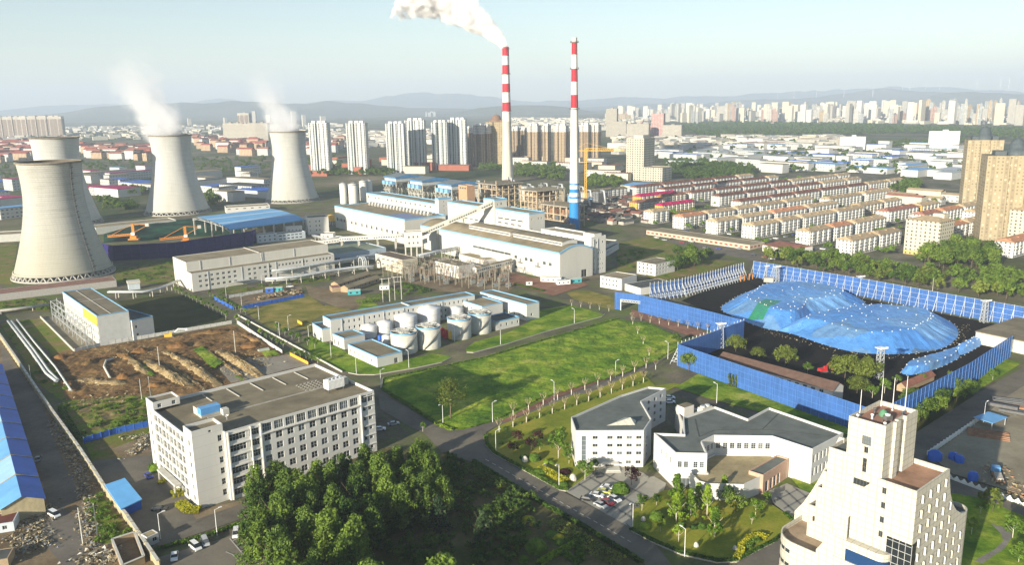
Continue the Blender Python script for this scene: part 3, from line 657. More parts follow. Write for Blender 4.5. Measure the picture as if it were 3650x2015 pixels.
sil=[('narrow white silo at the left end of the silo cluster',g('m',450,430,2),.95),('widest white silo in front of the silo cluster',g('m',575,415,4),1.25),('pale silo behind the wide one in the silo cluster',g('m',700,330,8),1.05),('rear right silo of the cluster, partly in shade',g('m',770,320,8),1.0)]
for i,(lb,p,s_)in enumerate(sil):
 rt_=tag(empty('silo',(p.x,p.y,0)),lb,'silo','silos behind the ventilator hall');o=mobj('shell',sme,rt_);o.scale=(s_,s_,.93);o=mobj('guard_rail',tpm,rt_);o.scale=(s_,s_,.93)
def precip(label,u,v,s_=1.0):
 L,Wd=30,40;root=tag(empty('precipitator',(*W(u,v),0),PR),label,'electrostatic filter','blue roofed filters behind the power house')
 m_=MB();m_.prism([(0,0),(L,0),(L,Wd),(0,Wd)],19,23.4,0,0)
 m_.build('housing',[mat('pale_housing',(.52,.54,.52),.7,.2,.3)],root)
 rf=MB();rf.prism([(-1,-1),(L+1,-1),(L+1,Wd+1),(-1,Wd+1)],23.4,25.2,0,0,bottom=True)
 rf.face([(-1,-1,25.2),(L+1,-1,25.2),(L+1,Wd/2,28.6),(-1,Wd/2,28.6)],1);rf.face([(L+1,Wd+1,25.2),(-1,Wd+1,25.2),(-1,Wd/2,28.6),(L+1,Wd/2,28.6)],1)
 rf.face([(L+1,-1,25.2),(L+1,Wd+1,25.2),(L+1,Wd/2,28.6)],0);rf.face([(-1,Wd+1,25.2),(-1,-1,25.2),(-1,Wd/2,28.6)],0)
 rf.build('roof',[mat('housing_blue',(.07,.22,.42),.6,.2),mat('grey_blue_felt',(.16,.19,.20),.8,.2)],root)
 for k in range(3):
  d=MB();x=2+k*10;d.prism([(x,-5),(x+6.5,-5),(x+6.5,-.5),(x,-.5)],15.5,20,0,0,bottom=True)
  d.build('inlet_duct',[mat('duct_blue',(.22,.45,.68),.6,.15)],root)
 for k in range(4):
  for j in range(3):
   x,y=1+k*(L-2)/3,1+j*(Wd-2)/2;d=MB();d.bar((x,y,0),(x,y,19),.9);d.build('column',[conclight],root)
 tr=MB()
 for y in(-3.5,1,Wd/2,Wd-1):
  for k in range(3):
   xa,xb=1+k*(L-2)/3,1+(k+1)*(L-2)/3
   for z in(8,15):tr.bar((xa,y,z),(xb,y,z),.5)
   tr.bar((xa,y,2),(xb,y,15),.4);tr.bar((xb,y,2),(xa,y,15),.4)
 tr.build('truss',[conclight],root)
 hp=MB()
 for k in range(3):
  for j in range(2):
   x,y=5+k*10,10+j*20;hp.prism([(x-4,y-8),(x+4,y-8),(x+4,y+8),(x-4,y+8)],17.5,19);hp.lathe([(.5,12),(4.2,17.5)],0,8,x,y)
 hp.build('hopper',[conc],root)
 return root
precip('blue roofed filter housing on trusses, farthest left of the three',-575,186)
precip('blue roofed filter housing on trusses, middle of the three',-505,184)
precip('blue roofed filter housing on trusses, nearest to the boiler frames',-434,181)
def skeleton(label,u0,u1,v0,v1,levels,nu,nv,seed,slabtop=tanroof,mid=()):
 rnd=random.Random(seed);root=tag(empty('boiler_house',(*W(u0,v0),0),PR),label,'boiler frame');L,Wd=u1-u0,v1-v0;H=levels[-1]
 for i in range(nu+1):
  for j in range(nv+1):
   m_=MB();m_.bar((L*i/nu,Wd*j/nv,0),(L*i/nu,Wd*j/nv,H),.95);m_.build('column',[mat('warm_concrete',(.50,.40,.27),.9,.25,.3)],root)  # concrete with a warm tan base colour
 for z in levels:
  m_=MB()
  for j in range(nv+1):m_.bar((-.5,Wd*j/nv,z),(L+.5,Wd*j/nv,z),.8)
  for i in range(nu+1):m_.bar((L*i/nu,-.5,z),(L*i/nu,Wd+.5,z),.8)
  m_.build('beam',[MATS['warm_concrete']],root)
 m_=MB();m_.prism([(-2.5,-2.5),(L+2.5,-2.5),(L+2.5,Wd+2.5),(-2.5,Wd+2.5)],H+.5,H+1.1,0,1,bottom=True);m_.build('roof',[conc,slabtop],root)
 m_=MB()
 for z in levels[:-1]:
  for k in range(5):
   x,y=rnd.uniform(0,L*.7),rnd.uniform(0,Wd*.7);m_.box(x,y,z-.2,x+rnd.uniform(4,L*.35),y+rnd.uniform(4,Wd*.35),z+rnd.uniform(.3,5),rnd.choice([0,1,2]),bottom=True)
 m_.build('boiler_plant',[MATS['warm_concrete'],darksteel,mat('rusty_steel',(.30,.17,.10),.9,.4)],root)
 m_=MB()
 for k in range(46):
  x,y,z=rnd.uniform(0,L),rnd.uniform(-2,Wd),rnd.uniform(2,H-3);ax=rnd.randrange(3);l_=rnd.uniform(4,11)
  e_=[x,y,z];e_[ax]+=l_;m_.bar((x,y,z),e_,rnd.uniform(.25,.9),rnd.choice([0,1,2]))
 m_.build('pipework',[steel,MATS['rusty_steel'],MATS['warm_concrete']],root)
 return root
skeleton('open concrete boiler frame under a flat tan roof, left of the blue footed chimney',-252,-226,166,200,(7,14,20,26,31),4,4,5)
skeleton('open boiler frame with dark flat roof behind the square transfer tower',-335,-302,172,205,(7,14,21,27,32),4,4,9,greyroof)
skeleton('low open concrete frame beside the blue foot of the chimney',-214,-176,162,184,(6,12,20),4,3,13)
q=pb('brick_hut','small orange brick block with three windows on the boiler frame edge','plant building',-322,-306,136,146,34,wall=mat('orange_brick',(.50,.30,.17),.9,.15),roof=tanroof,z0=0);q.win(0,2,30,3,2,3,1,4.5,0,W2);q.done()
q=pb('electrical_building','dark low block under the boiler frames beside the transfer tower','plant building',-290,-150,110,150,8,wall=mat('dark_wall',(.25,.22,.18),.9,.2),roof=greyroof);q.done()  # plain dark brown-grey wall colour
rnd=random.Random(77)
cols_=['pale','grey','rust brown','cream','dull blue','dark']
cm_=[conclight,conc,MATS['rusty_steel'],cream,MATS['duct_blue'],darksteel]
adj=['squat','tall','narrow','wide','low','boxy']
for i in range(24):
 u,v=-500+(i%12)*20+rnd.uniform(-6,6),262+(i//12)*46+rnd.uniform(-10,10);ww,dd,hh=rnd.uniform(7,16),rnd.uniform(7,14),rnd.uniform(7,22)
 ci,ai=i%6,i//6+(i%2)
 root=tag(empty('duct_house',(*W(u,v),0),PR),'%s %s plant building among the ducts by the smoking chimney, %s from the filters'%(adj[(i//6)%6],cols_[ci],nth(i%12)),'plant building','small plant buildings round the smoking chimney')
 m_=MB();m_.prism([(0,0),(ww,0),(ww,dd),(0,dd)],0,hh,0,1);m_.build('wall',[cm_[ci],greyroof],root)
 m_=MB();m_.tube([(ww*.5,dd*.5,hh),(ww*.5,dd*.5,hh+3),(ww*.5+6,dd*.5,hh+3),(ww*.5+9,dd*.5,2)],1.1,0,8);m_.build('duct',[steel],root)
 m_=MB()
 for k in range(4):m_.bar((ww*k/3,-1,0),(ww*k/3,-1,hh+2),.35)
 m_.bar((0,-1,hh+1),(ww,-1,hh+1),.35);m_.bar((0,-1,hh*.5),(ww,-1,hh*.5),.35);m_.build('scaffold',[steel],root)
# FRONT OF THE PLANT
a=Vector((-210.5,523.5));rzl=R(39.0)
q=Bld('workshop_block','long white block in two heights with small dark windows, beside the navy fence','plant building',[(0,0),(103,0),(103,9),(0,9)],12.4,o=a,rz=rzl,wall=panel,roof=greyroof,par=.3)
for r_,z_ in enumerate((9.0,5.8,2.4)):
 q.win(0,4.5,z_,2.0,1.5,8,1,3.9,0,W2,skip=((7,0),));q.win(0,38,z_,2.0,1.5,5,1,3.8,0,W2,skip=((2,0),)if r_ else())
 if r_<2:q.win(0,60,z_,1.5,1.5,8,1,5.2,0,W2);q.win(0,62.6,z_,1.5,1.5,8,1,5.2,0,W2,skip=((4,0),))
q.win(3,2,2.5,1,1.6,1,3,0,3.4,D);LB=q.done()
Bld(None,None,None,[(0,9),(103,9),(103,37),(0,37)],18.7,parent=LB,partname='upper_wall',wall=panel,roof=tanroof,par=.4,trim=None).done()
m_=MB();m_.box(50,9.1,18.6,50.8,36.9,19.2);m_.build('roof_upstand',[conc],LB)
m_=MB()
for uu in(9,29,51.5,52.6,76):m_.box(uu,8.7,12.5,uu+.35,8.98,18.6)
for uu in(10.5,33.5,52.5,58,78):m_.box(uu,-.3,.2,uu+.35,-.02,12.3)
m_.build('downpipe',[steel],LB)
m_=MB();m_.box(26,-3.5,3.0,38,-.02,3.3,bottom=True);m_.build('canopy',[steel],LB)
q=rbld('green_roof_store','wide low store with dull green roof behind the pipe racks','plant store',g('n',1935,590,6),g('n',2085,560,8),g('n',2560,370,8),8,wall=mat('blue_grey_sheet',(.36,.44,.52),.7,.1),roof=mat('green_felt',(.21,.24,.17),.9,.2,.08));
q.poly=[Vector(p)for p in((0,0),(52,0),(52,46),(0,46))];q.root.location=(*Vector((-141,606)),0);q.root.rotation_euler=(0,0,R(37.5));q.win(0,6,3.2,6,1.6,1,1,0,0,W3);q.done()
a,b=g('n',1775,60,16.2),g('n',2040,42,16.2)
q=rbld('control_building','white four storey plant office with few windows in front of a yellow tank','plant office',a,b,g('n',1960,15,16.2),16.2,trim=None)
q.win(0,7,3.2,1.2,1.5,2,3,3.2,4.2,D);q.win(0,1.5,3.2,.9,1.5,1,3,0,4.2,D);q.done()
yt=g('n',2080,110,3);m_=MB();m_.lathe([(3.6,4),(3.6,9.4),(3.3,9.9),(.05,10.6)],0,24);m_.lathe([(3.6,4),(.1,3.9)],0,24)
yr=tag(empty('yellow_tank',(yt.x,yt.y,0)),'yellow tank on a steel stand beside the ventilator hall','tank');m_.build('tank',[yellowp],yr)
for k in range(4):
 s_=MB();a_=k*math.pi/2+.6;s_.bar((2.8*math.cos(a_),2.8*math.sin(a_),0),(2.8*math.cos(a_),2.8*math.sin(a_),4.2),.4);s_.build('leg',[steel],yr)
q=rbld('pump_hut','small white hut with tan roof below the plant office','hut',g('n',1940,265,5),g('n',2100,262,5),g('n',2050,240,5),5,roof=tanroof);q.win(0,2,1.6,1.2,1.5,2,1,4,0,D);q.done()
q=rbld('coal_office','bluish white two storey office at the corner of the dark blue coal fence','office',g('n',1125,280,7.5),g('n',1385,255,7.5),g('n',1370,235,7.5),7.5,wall=mat('bluish_wall',(.50,.56,.60),.8,.1));q.win(0,2,1.6,1.5,1.4,5,2,4.4,3.2,W2);q.done()
q=rbld('coal_office','long low bluish office with ribbon windows right of the coal fence corner','office',g('n',1390,270,6.5),g('n',1745,232,6.5),g('n',1720,210,6.5),6.5,wall=MATS['bluish_wall']);q.win(0,1.5,1.2,2.6,1.3,8,2,3.8,2.8,W2);q.done()
q=rbld('conveyor_shed','white shed with a row of square windows climbing to the plant office','plant building',g('n',1500,190,8),g('n',1700,95,14),g('n',1690,85,14),9);q.win(0,2,4.5,1.3,1.5,6,1,3.3,0,D);q.done()
def P3(k,x,y,z):p=g(k,x,y,z);return Vector((p.x,p.y,z))
so_=g('n',330,40,15);sr_=R(46.5)
SH=tag(empty('coal_shed',(*g('n',775,195,14),0),R(46.5)),'open coal shed with broad pale blue roof in three steps on concrete posts','coal shed')
m_=MB();Lr=78
segs=[(0,13.2),(16,16.6),(21,16.9),(38,18.4),(43,18.7),(62,19.2),(72,17.4)]
for i in range(len(segs)-1):
 (y0,z0),(y1,z1)=segs[i],segs[i+1];mi=1 if(i%2==1)else 0
 m_.face([(0,y0,z0),(Lr,y0,z0),(Lr,y1,z1),(0,y1,z1)],mi);m_.face([(0,y1,z1-.35),(Lr,y1,z1-.35),(Lr,y0,z0-.35),(0,y0,z0-.35)],2)
m_.face([(0,0,12.2),(Lr,0,12.2),(Lr,0,13.2),(0,0,13.2)],0)
m_.build('roof',[mat('shed_roof_blue',(.16,.40,.66),.5,.12,.1),mat('shed_skylight',(.42,.58,.72),.5,.1),darksteel],SH)
cm=MB();cm.box(-.6,-.6,0,.6,.6,1,0);cme=cm.mesh('post',[conc])
for x in range(0,8):
 for y,z in((1,12.6),(36,17.8),(71,17.2)):
  o=mobj('post',cme,SH,(2+x*10.6,y,0));o.scale=(1,1,z)
m_=MB()
for x in(1,Lr-1):
 for i in range(len(segs)-1):
  (y0,z0),(y1,z1)=segs[i],segs[i+1]
  m_.bar((x,y0,z0-.6),(x,y1,z1-.6),.4);m_.bar((x,y0,z0-2.4),(x,y1,z1-2.4),.4);m_.bar((x,y0,z0-2.4),(x,y1,z1-.6),.3)
m_.build('truss',[steel],SH)
q=rbld('belt_shed','long grey shed with tan roof between two cooling towers','shed',g('a',720,975,7),g('a',1325,915,7),g('a',1290,895,7),7,wall=mat('grey_panel',(.50,.50,.45),.8,.12),roof=tanroof);q.done()
q=rbld('belt_shed','long grey shed with tan roof running left behind the nearest cooling tower','shed',g('a',-200,1040,7),g('a',160,1020,7),g('a',150,995,7),7,wall=MATS['grey_panel'],roof=tanroof);q.done()
q=rbld('pump_house','white hall with flat brown roof at the foot of the farthest cooling tower','pump house',g('a',1700,825,7),g('a',2030,805,7),g('a',2010,790,7),7,roof=tanroof);q.win(0,2,4.4,3,1.1,6,1,8.5,0,W2);q.done()
def heap(name,label,pts,h,m,cat,kind=None,seed=1,rough=.6,n=26,flat=.55):
 pts=mark(pts);cx_=sum(p.x for p in pts)/len(pts);cy_=sum(p.y for p in pts)/len(pts)
 per=[];Ltot=sum((pts[i]-pts[i-1]).length for i in range(len(pts)));K=72
 for i in range(len(pts)):
  a,b=pts[i],pts[(i+1)%len(pts)];k=max(1,int(K*(b-a).length/Ltot))
  per+=[a.lerp(b,j/k)for j in range(k)]
 m_=MB();rings=[]
 for r_ in range(n+1):
  t=r_/n;ring=[]
  for p in per:
   q=Vector((cx_,cy_))+(p-Vector((cx_,cy_)))*(1-t)
   z=h*min(1,t/flat)**.85;z+=(noise.noise(Vector((q.x*.09+seed,q.y*.09,0)))*1.2+noise.noise(Vector((q.x*.35,q.y*.35,seed)))*.5)*rough*min(1,t*6)
   ring.append((q.x-cx_,q.y-cy_,max(.02,z)))
  rings.append(ring)
 N_=len(per)
 for r_ in range(n):
  for i in range(N_):
   j=(i+1)%N_;m_.face([rings[r_][i],rings[r_][j],rings[r_+1][j],rings[r_+1][i]],0,sm=True)
 o=m_.build(name,[m],None,(cx_,cy_,0));tag(o,label,cat,None,kind);return o
netm=ground_mat('net_over_coal',[(.38,(.008,.012,.009)),(.5,(.015,.05,.03)),(.62,(.02,.085,.05))],.035,.8,.35)
heap('coal_heap','dark coal heap partly under green netting beneath the orange cranes',[g('a',780,1090,0),g('a',1900,1015,0),g('a',1500,905,0),g('a',780,1000,0)],5.5,netm,'coal heap',seed=3)
navy=mat('navy_netting',(.02,.015,.12),.8,.3,.1)
def screen(name,label,pts,h,m,step,postm,cat='windbreak fence',z0=0.0,both=False,braces=False,group=None,over=1.2,pw=.3):
 root=tag(empty(name,(*pts[0],0)),label,cat,group);o2=pts[0];np_=0
 for i in range(len(pts)-1):
  a,b=pts[i]-o2,pts[i+1]-o2;d=b-a;L=d.length;u=d/L;n_=Vector((-u.y,u.x))
  m_=MB();k=max(1,int(round(L/step)))
  def F(t,z,off=0.0):q=a+u*t+n_*off;return(q.x,q.y,z)
  m_.face([F(0,z0),F(L,z0),F(L,h),F(0,h)],0,[(0,z0),(L,z0),(L,h),(0,h)]);m_.face([F(L,z0,.12),F(0,z0,.12),F(0,h,.12),F(L,h,.12)],0,[(L,z0),(0,z0),(0,h),(L,h)])
  m_.face([F(0,h),F(L,h),F(L,h,.12),F(0,h,.12)],0)
  m_.build('netting_panel',[m],root)
  for j in range(k+1):
   if np_>=99:break
   t=L*j/k;p=MB();s_=-.25 if not both else .4
   for dz in((0,)if not braces else(0,1)):
    if dz==0:p.bar(F(t,0,s_),F(t,h+over,s_),pw)
   if braces:
    sg=braces;p.bar(F(t,0,sg*4.2),F(t,h*.8,sg*.4),pw*.8)
    for q_ in range(1,5):p.bar(F(t,h*.8*q_/5,sg*.3),F(t,h*.8*q_/5,sg*(4.2-3.8*q_/5)),pw*.55)
    p.bar(F(t,h*.16,sg*3.4),F(t,h*.32,sg*.3),pw*.5);p.bar(F(t,h*.48,sg*1.9),F(t,h*.64,sg*.3),pw*.5)
   p.build('post',[postm],root);np_+=1
  r_=MB()
  for z in((h*.25,h*.5,h*.75,h)if h>5 else(h*.2,h)):r_.bar(F(0,z,-.15),F(L,z,-.15),.08)
  r_.build('rail',[postm],root)
 return root
screen('windbreak_fence','deep navy netting fence in front of the orange cranes and coal',[g('a',690,1190,0),g('a',860,1225,0),g('a',1330,1200,0),g('a',1900,1105,0),g('a',1930,1090,0)],12.5,navy,7,mat('navy_post',(.04,.04,.14),.7),over=.2,pw=.2)
def stacker(label,p,rz,s_=1.0):
 root=tag(empty('stacker_crane',(p.x,p.y,2.5),rz),label,'crane','orange coal cranes');root.scale=(s_*.9,)*3
 m_=MB();m_.box(-5,-4,0,5,4,1.2);m_.box(-3,-3,1.2,3,3,4.0);m_.build('chassis',[orangep],root)
 m_=MB();m_.prism([(-1.3,-1.2),(1.3,-1.2),(1.3,1.2),(-1.3,1.2)],4,16);m_.build('mast',[orangep],root)
 m_=MB()
 for y in(-1,1):m_.bar((1,y,4.6),(25,y,3.4),.6);m_.bar((1,y,6),(25,y,4.8),.5)
 for k in range(10):m_.bar((2+k*2.3,-1,4.5-k*.05),(2+k*2.3,1,4.5-k*.05),.3);m_.bar((2+k*2.3,1,4.5),(4.3+k*2.3,1,5.8),.3)
 m_.build('boom',[orangep],root)
 m_=MB()
 for y in(-.8,.8):m_.bar((0,y,16),(22,y,4.9),.32);m_.bar((0,y,16),(-13,y,14.6),.4);m_.bar((0,y,7),(-13,y,13.6),.4)
 m_.build('tie',[orangep],root)
 m_=MB();m_.box(-16,-2,13,-12.5,2,16,bottom=True);m_.build('counterweight',[conclight],root)
 m_=MB();m_.box(-2,1.5,5,1.5,4,7.6,bottom=True);m_.build('cab',[whitep],root)
stacker('orange coal crane with white counterweight, left one by the nearest cooling tower',g('a',1010,1060,3),R(188),1.0)
stacker('orange coal crane, right one reaching towards the blue shed',g('a',1400,1075,3),R(200),.95)
# OFFICE BLOCK (six storeys, in front)
officewall=gridmat('office_wall',(.63,.62,.575),60,3.55,.0001,.035,.8)
OF=Bld('office_block','six storey white office block with flat brown roof and grid of recessed windows','office building',[(0,0),(9.4,0),(9.4,-1.2),(62,-1.2),(62,40),(0,40)],22.5,o=(-95.3,224.8),rz=R(41.5),wall=officewall,roof=greyroof,par=1.0,pt=.35)
fh=3.55;z0w=1.6
OF.win(0,7.6,1.9,1.3,2.0,1,6,0,fh,W22)
E2=2
OF.win(E2,1.2,1.2,5.2,2.6,1,6,0,fh,(5,2,None));OF.win(E2,7.6,1.2,3.0,2.6,1,6,0,fh,(4,2,None))
OF.win(E2,12.25,z0w,2.25,2.2,9,5,3.9,fh,W22)
OF.win(E2,11.9,18.95,3.1,2.75,9,1,3.9,0,(4,2,None))
OF.win(E2,47.9,z0w+.2,1.2,1.6,1,5,0,fh,D);OF.win(E2,50.0,z0w+.2,1.4,1.7,1,5,0,fh,W22);OF.win(E2,47.6,19.0,2.0,2.6,2,1,2.4,0,(3,2,None))
for j in range(4):OF.win(5,7.1+j*6.6,1.2,2.7,2.7,1,6,0,fh,(3,2,None));OF.win(5,10.25+j*6.6,1.2,2.7,2.7,1,6,0,fh,(3,2,None))
OF.win(5,2.2,1.9,1.4,1.8,1,6,0,fh,D);OF.win(5,36.4,1.9,1.4,1.8,1,6,0,fh,D)
ofr=OF.done()
def block(root,nm,poly,z0,h,wall,roof,par=.5,wins=()):
 q=Bld(None,None,None,poly,h,z0=z0,parent=root,partname=nm,wall=wall,roof=roof,par=par)
 for w_ in wins:q.win(*w_)
 q.done()
block(ofr,'stair_block_wall',[(0,0),(9.4,0),(9.4,6.6),(0,6.6)],22.5,25,officewall,greyroof,1.0,[(0,5,23.3,.9,.7,1,1,0,0,D)])
block(ofr,'stair_block_wall',[(0,33.2),(8.6,33.2),(8.6,40),(0,40)],22.5,25,officewall,greyroof,.6,[(0,1.4,22.9,1.3,1.3,2,1,4.6,0,W22)])
m_=MB();m_.box(-.15,7,21.3,-.02,33,22.6,bottom=True)
for k in range(5):m_.box(-.22,6.6+k*6.6,.1,-.02,6.95+k*6.6,22.4)
for k in range(5):m_.box(-.1,7.05,4.0+k*fh,-.02,33.0,4.4+k*fh,bottom=True)
m_.build('facade_frame',[mat('office_trim',(.66,.645,.59),.7,.05)],ofr)
m_=MB()
for x,wd in((10.0,.35),(17.2,.3),(20.4,.35),(56.2,.35)):m_.box(x,-1.75,.1,x+wd,-1.22,22.2)
for k in range(9):x=20.9+k*3.9;m_.box(x,-1.85,18.55,x+3.7,-1.22,18.85,bottom=True)
for k in range(6):m_.box(57.5,-1.5,3.3+k*fh,61.9,-1.22,3.6+k*fh,bottom=True);m_.box(10.4,-1.5,3.5+k*fh,20.3,-1.22,3.95+k*fh,bottom=True)
m_.build('facade_trim',[MATS['office_trim']],ofr)
m_=MB();m_.box(-2.6,12,3.8,-.56,28,4.4,bottom=True);m_.bar((-2.4,13,0),(-2.4,13,3.8),.4);m_.bar((-2.4,27,0),(-2.4,27,3.8),.4);m_.build('entrance_canopy',[conclight],ofr)
m_=MB();m_.box(11,16,21.5,61,16.3,21.85)
for k in range(5):m_.box(18+k*8.6,28,21.5,18.25+k*8.6,38.8,21.8)
m_.build('roof_joint',[conc],ofr)
m_=MB();rr=random.Random(2)
for i in range(6):
 for j in range(5):m_=MB();m_.box(46+i*1.5,17.5+j*1.7,21.5,46.7+i*1.5,17.85+j*1.7,21.75);m_.build('pipe_support',[conc],ofr)
def onroof(x,y,z=21.5):v=Vector((math.cos(R(41.5)),math.sin(R(41.5))));n=Vector((-v.y,v.x));p=Vector((-95.3,224.8))+v*x+n*y;return(p.x,p.y,z)
m_=MB();m_.box(0,0,0,7.2,3.4,2.5,0,1);r_=tag(empty('roof_hut',onroof(9.5,20.5),R(41.5)),'pale roof hut behind the blue cabin on the office roof','hut');m_.build('wall',[cream,tanroof],r_)
m_=MB();m_.box(0,-3.0,.9,6.4,-.05,3.1,0,1,bottom=True);m_.box(0,-3.0,0,6.6,-.05,.9,2);o=m_.build('roof_cabin',[mat('blue_cabin',(.10,.30,.62),.6,.15),lightbluesheet,conc],None,onroof(9.5,20.3),R(41.5));tag(o,'small bright blue cabin on the office roof','cabin')
m_=MB();m_.box(0,0,0,2.0,2.2,2.0,0);o=m_.build('vent_box',[conclight],None,onroof(15.6,14.8),R(41.5));tag(o,'small white box standing beside the blue cabin on the office roof','vent')
r_=tag(empty('roof_cooling_unit',onroof(50.5,9.5),R(41.5)),'large white cooling unit with fans on legs at the far end of the office roof','cooling unit')
m_=MB();m_.box(0,0,1.1,6.2,3.2,4.2,0,bottom=True)
for k in range(13):m_.box(.1+k*.5,-.1,1.3,.2+k*.5,-.02,4.1)
m_.build('casing',[whitep],r_)
for k in range(4):m_=MB();m_.lathe([(.62,4.2),(.75,4.75),(.6,4.75),(.05,4.4)],0,16,.9+k*1.5,1.6);m_.build('fan',[steel],r_)
for x in(.3,5.9):
 for y in(.2,3.0):m_=MB();m_.bar((x,y,0),(x,y,1.1),.22);m_.build('leg',[darksteel],r_)
m_=MB();m_.box(0,0,0,3.2,2.6,2.4);o=m_.build('lift_hut',[conclight],None,onroof(57.5,13.5),R(41.5));tag(o,'plain grey hut behind the cooling unit on the office roof','hut')
m_=MB();m_.bar((0,0,0),(0,0,1.2),.12);m_.lathe([(.05,1.0),(.45,1.2),(.6,1.5)],1,14);o=m_.build('dish_aerial',[steel,whitep],None,onroof(15.0,10.6),0);tag(o,'small white dish aerial standing on the office roof','aerial')
# ADMINISTRATION, west wing
V2=Vector
A1=Bld('administration_wing','white four storey administration wing with slate grey roof and a glass pyramid','office building',[(20.0,249.5),(42.2,248.8),(46.4,258.5),(45.6,275.5),(57.0,288.3),(50.6,290.4),(39.1,281.7),(19.4,261.3)],13.0,o=(0,0),wall=gridmat('admin_wall',(.60,.595,.565),2.4,1.5,.025,.04,.88),roof=mat('slate_felt',(.13,.145,.13),.9,.3,.2),par=.7)
A1.win(0,5.6,9.9,1.7,1.15,1,3,0,-2.75,W2);A1.win(0,10.4,9.9,1.8,1.15,4,3,3.15,-2.75,W2);A1.win(0,16.6,1.2,1.7,1.15,2,1,3.15,0,W2)
A1.win(0,2.0,.9,1.5,10.2,1,1,0,0,(1,6,None),name='tall_window');A1.win(0,9.9,.1,2.8,1.5,1,1,0,0,(4,1,None),name='door')
A1.win(3,4.5,2.0,1.5,1.4,3,4,4.2,2.75,W2);A1.win(1,4,2,1.5,1.3,1,3,0,3,W2)
a1=A1.done()
m_=MB();p0,p1,p2,ap=Vector((29,253.5,12.31)),Vector((40.5,253.6,12.31)),Vector((41.5,258.5,12.31)),Vector((38.8,255.4,14.9))
p3=Vector((38,262,12.31))
for q_ in((p0,p1,ap),(p1,p2,ap),(p2,p3,ap),(p3,p0,ap)):m_.face(list(q_),0)
m_.build('roof_light',[mat('roof_light_panels',(.42,.42,.36),.35,.2,1)],a1)
m_=MB();m_.box(28.5,247.0,1.9,34,248.9,2.2,bottom=True);m_.box(29.5,244.6,.02,34.5,248.9,.35);m_.box(29.8,245.3,.35,34.2,248.9,.65);m_.build('entrance_steps',[conclight],a1)
m_=MB();m_.prism([(20.2,249.62),(41.9,248.95),(45.2,257.4),(24.5,258.2)],12.32,12.75,0,1);m_.build('roof_upstand',[conclight,MATS['slate_felt']],a1)
# ADMINISTRATION, canteen hall with angular plan
adm=[(45.6,248.9),(49.5,233.3),(59.1,232.4),(59.6,241.6),(64.7,246.2),(83.0,244.8),(92.1,234.2),(106.5,246.3),(89.8,269.8),(79.4,259.7),(71.1,271.7),(57.9,262.3),(55.2,247.6)]
A2=Bld('meeting_hall','angular white hall with slate grey roof around a tan courtyard roof','office building',adm,12.0,o=(0,0),wall=MATS['admin_wall'],roof=MATS['slate_felt'],par=.8,pt=.35)
W4=(2,3,None)
A2.win(0,5.5,7.1,1.2,2.0,3,1,3.2,0,W4);A2.win(1,.8,7.1,1.3,2.0,2,1,1.9,0,W4);A2.win(1,5.6,7.1,1.3,2.0,2,1,1.9,0,W4)
A2.win(1,1,.1,5,3.4,1,1,0,0,(4,1,None),name='gate')
A2.win(3,1.0,7.4,1.4,2.0,3,1,2.0,0,W4);A2.win(4,.6,7.4,1.5,2.0,8,1,2.25,0,W4)
A2.win(6,.9,7.0,1.2,2.6,8,1,2.25,0,W4);A2.win(6,.9,2.6,1.2,2.6,8,1,2.25,0,W4)
a2=A2.done()
low=[(55.5,226.8),(58.1,225.0),(68.3,224.1),(76.5,230.4),(86.5,239.2),(82.9,244.7),(64.9,246.0),(59.9,241.4),(59.3,232.3),(54,232.8)]
block(a2,'low_wall',low,0,5.6,MATS['admin_wall'],mat('tan_felt',(.33,.27,.15),.95,.3,.3),.5,[(2,8.5,1.2,1.2,2.6,3,1,1.5,0,W4)])
pk=mat('pink_granite',(.50,.33,.24),.8,.2,1.2)
block(a2,'portico_wall',[(71.9,231.7),(75.4,228.4),(87.1,239.8),(84.0,242.5)],0,6.4,pk,MATS['slate_felt'],.4,[(1,1.5,.05,2.0,3.6,1,1,0,0,D,(),'door'),(1,4.6,.05,1.6,3.6,3,1,2.3,0,(2,2,None),(),'door')])
m_=MB()
for k,(x0,y0,x1,y1)in enumerate(((62,262,60,247),(60,247,66,252),(66,252,82,252),(82,252,92,266),(82,252,103,245))):m_.bar((x0,y0,11.23),(x1,y1,11.23),.35,0,.1)
m_.build('roof_joint',[darkroof],a2)
q=Bld('service_block','small low block with tan roof and boxes behind the angular hall','plant building',[(58.5,262.6),(71.0,271.9),(66.0,279),(59.2,281)],8.5,o=(0,0),roof=MATS['tan_felt']);sb=q.done()
m_=MB();m_.box(0,0,0,5.0,3.6,3.4,0,1);o=m_.build('roof_hut',[white,greyroof],None,(60.5,272.5,7.85),R(35));tag(o,'small white hut with a dark door behind the angular hall','hut')
r_=tag(empty('roof_cooling_unit',(67.0,272.0,7.85),R(35)),'pair of cream cooling drums beside the hut behind the angular hall','cooling unit');m_=MB();m_.box(0,0,.6,5,2.4,3.0,bottom=True);m_.build('casing',[cream],r_)
for k in range(2):m_=MB();m_.lathe([(1.0,3.0),(1.0,3.5),(.75,3.7),(.1,3.5)],0,16,1.3+k*2.4,1.2);m_.build('fan',[steel],r_)
q=Bld('plant_room','low white plant room with pipes on its roof behind the angular hall','plant building',[(72.5,272.3),(79.5,262),(83,264.6),(76,275)],5.5,o=(0,0));pr_=q.done()
m_=MB();m_.box(75,268,5,77,270,7.6);m_.box(78,265,5,79.6,266.4,7.2);m_.build('roof_unit',[whitep],pr_)
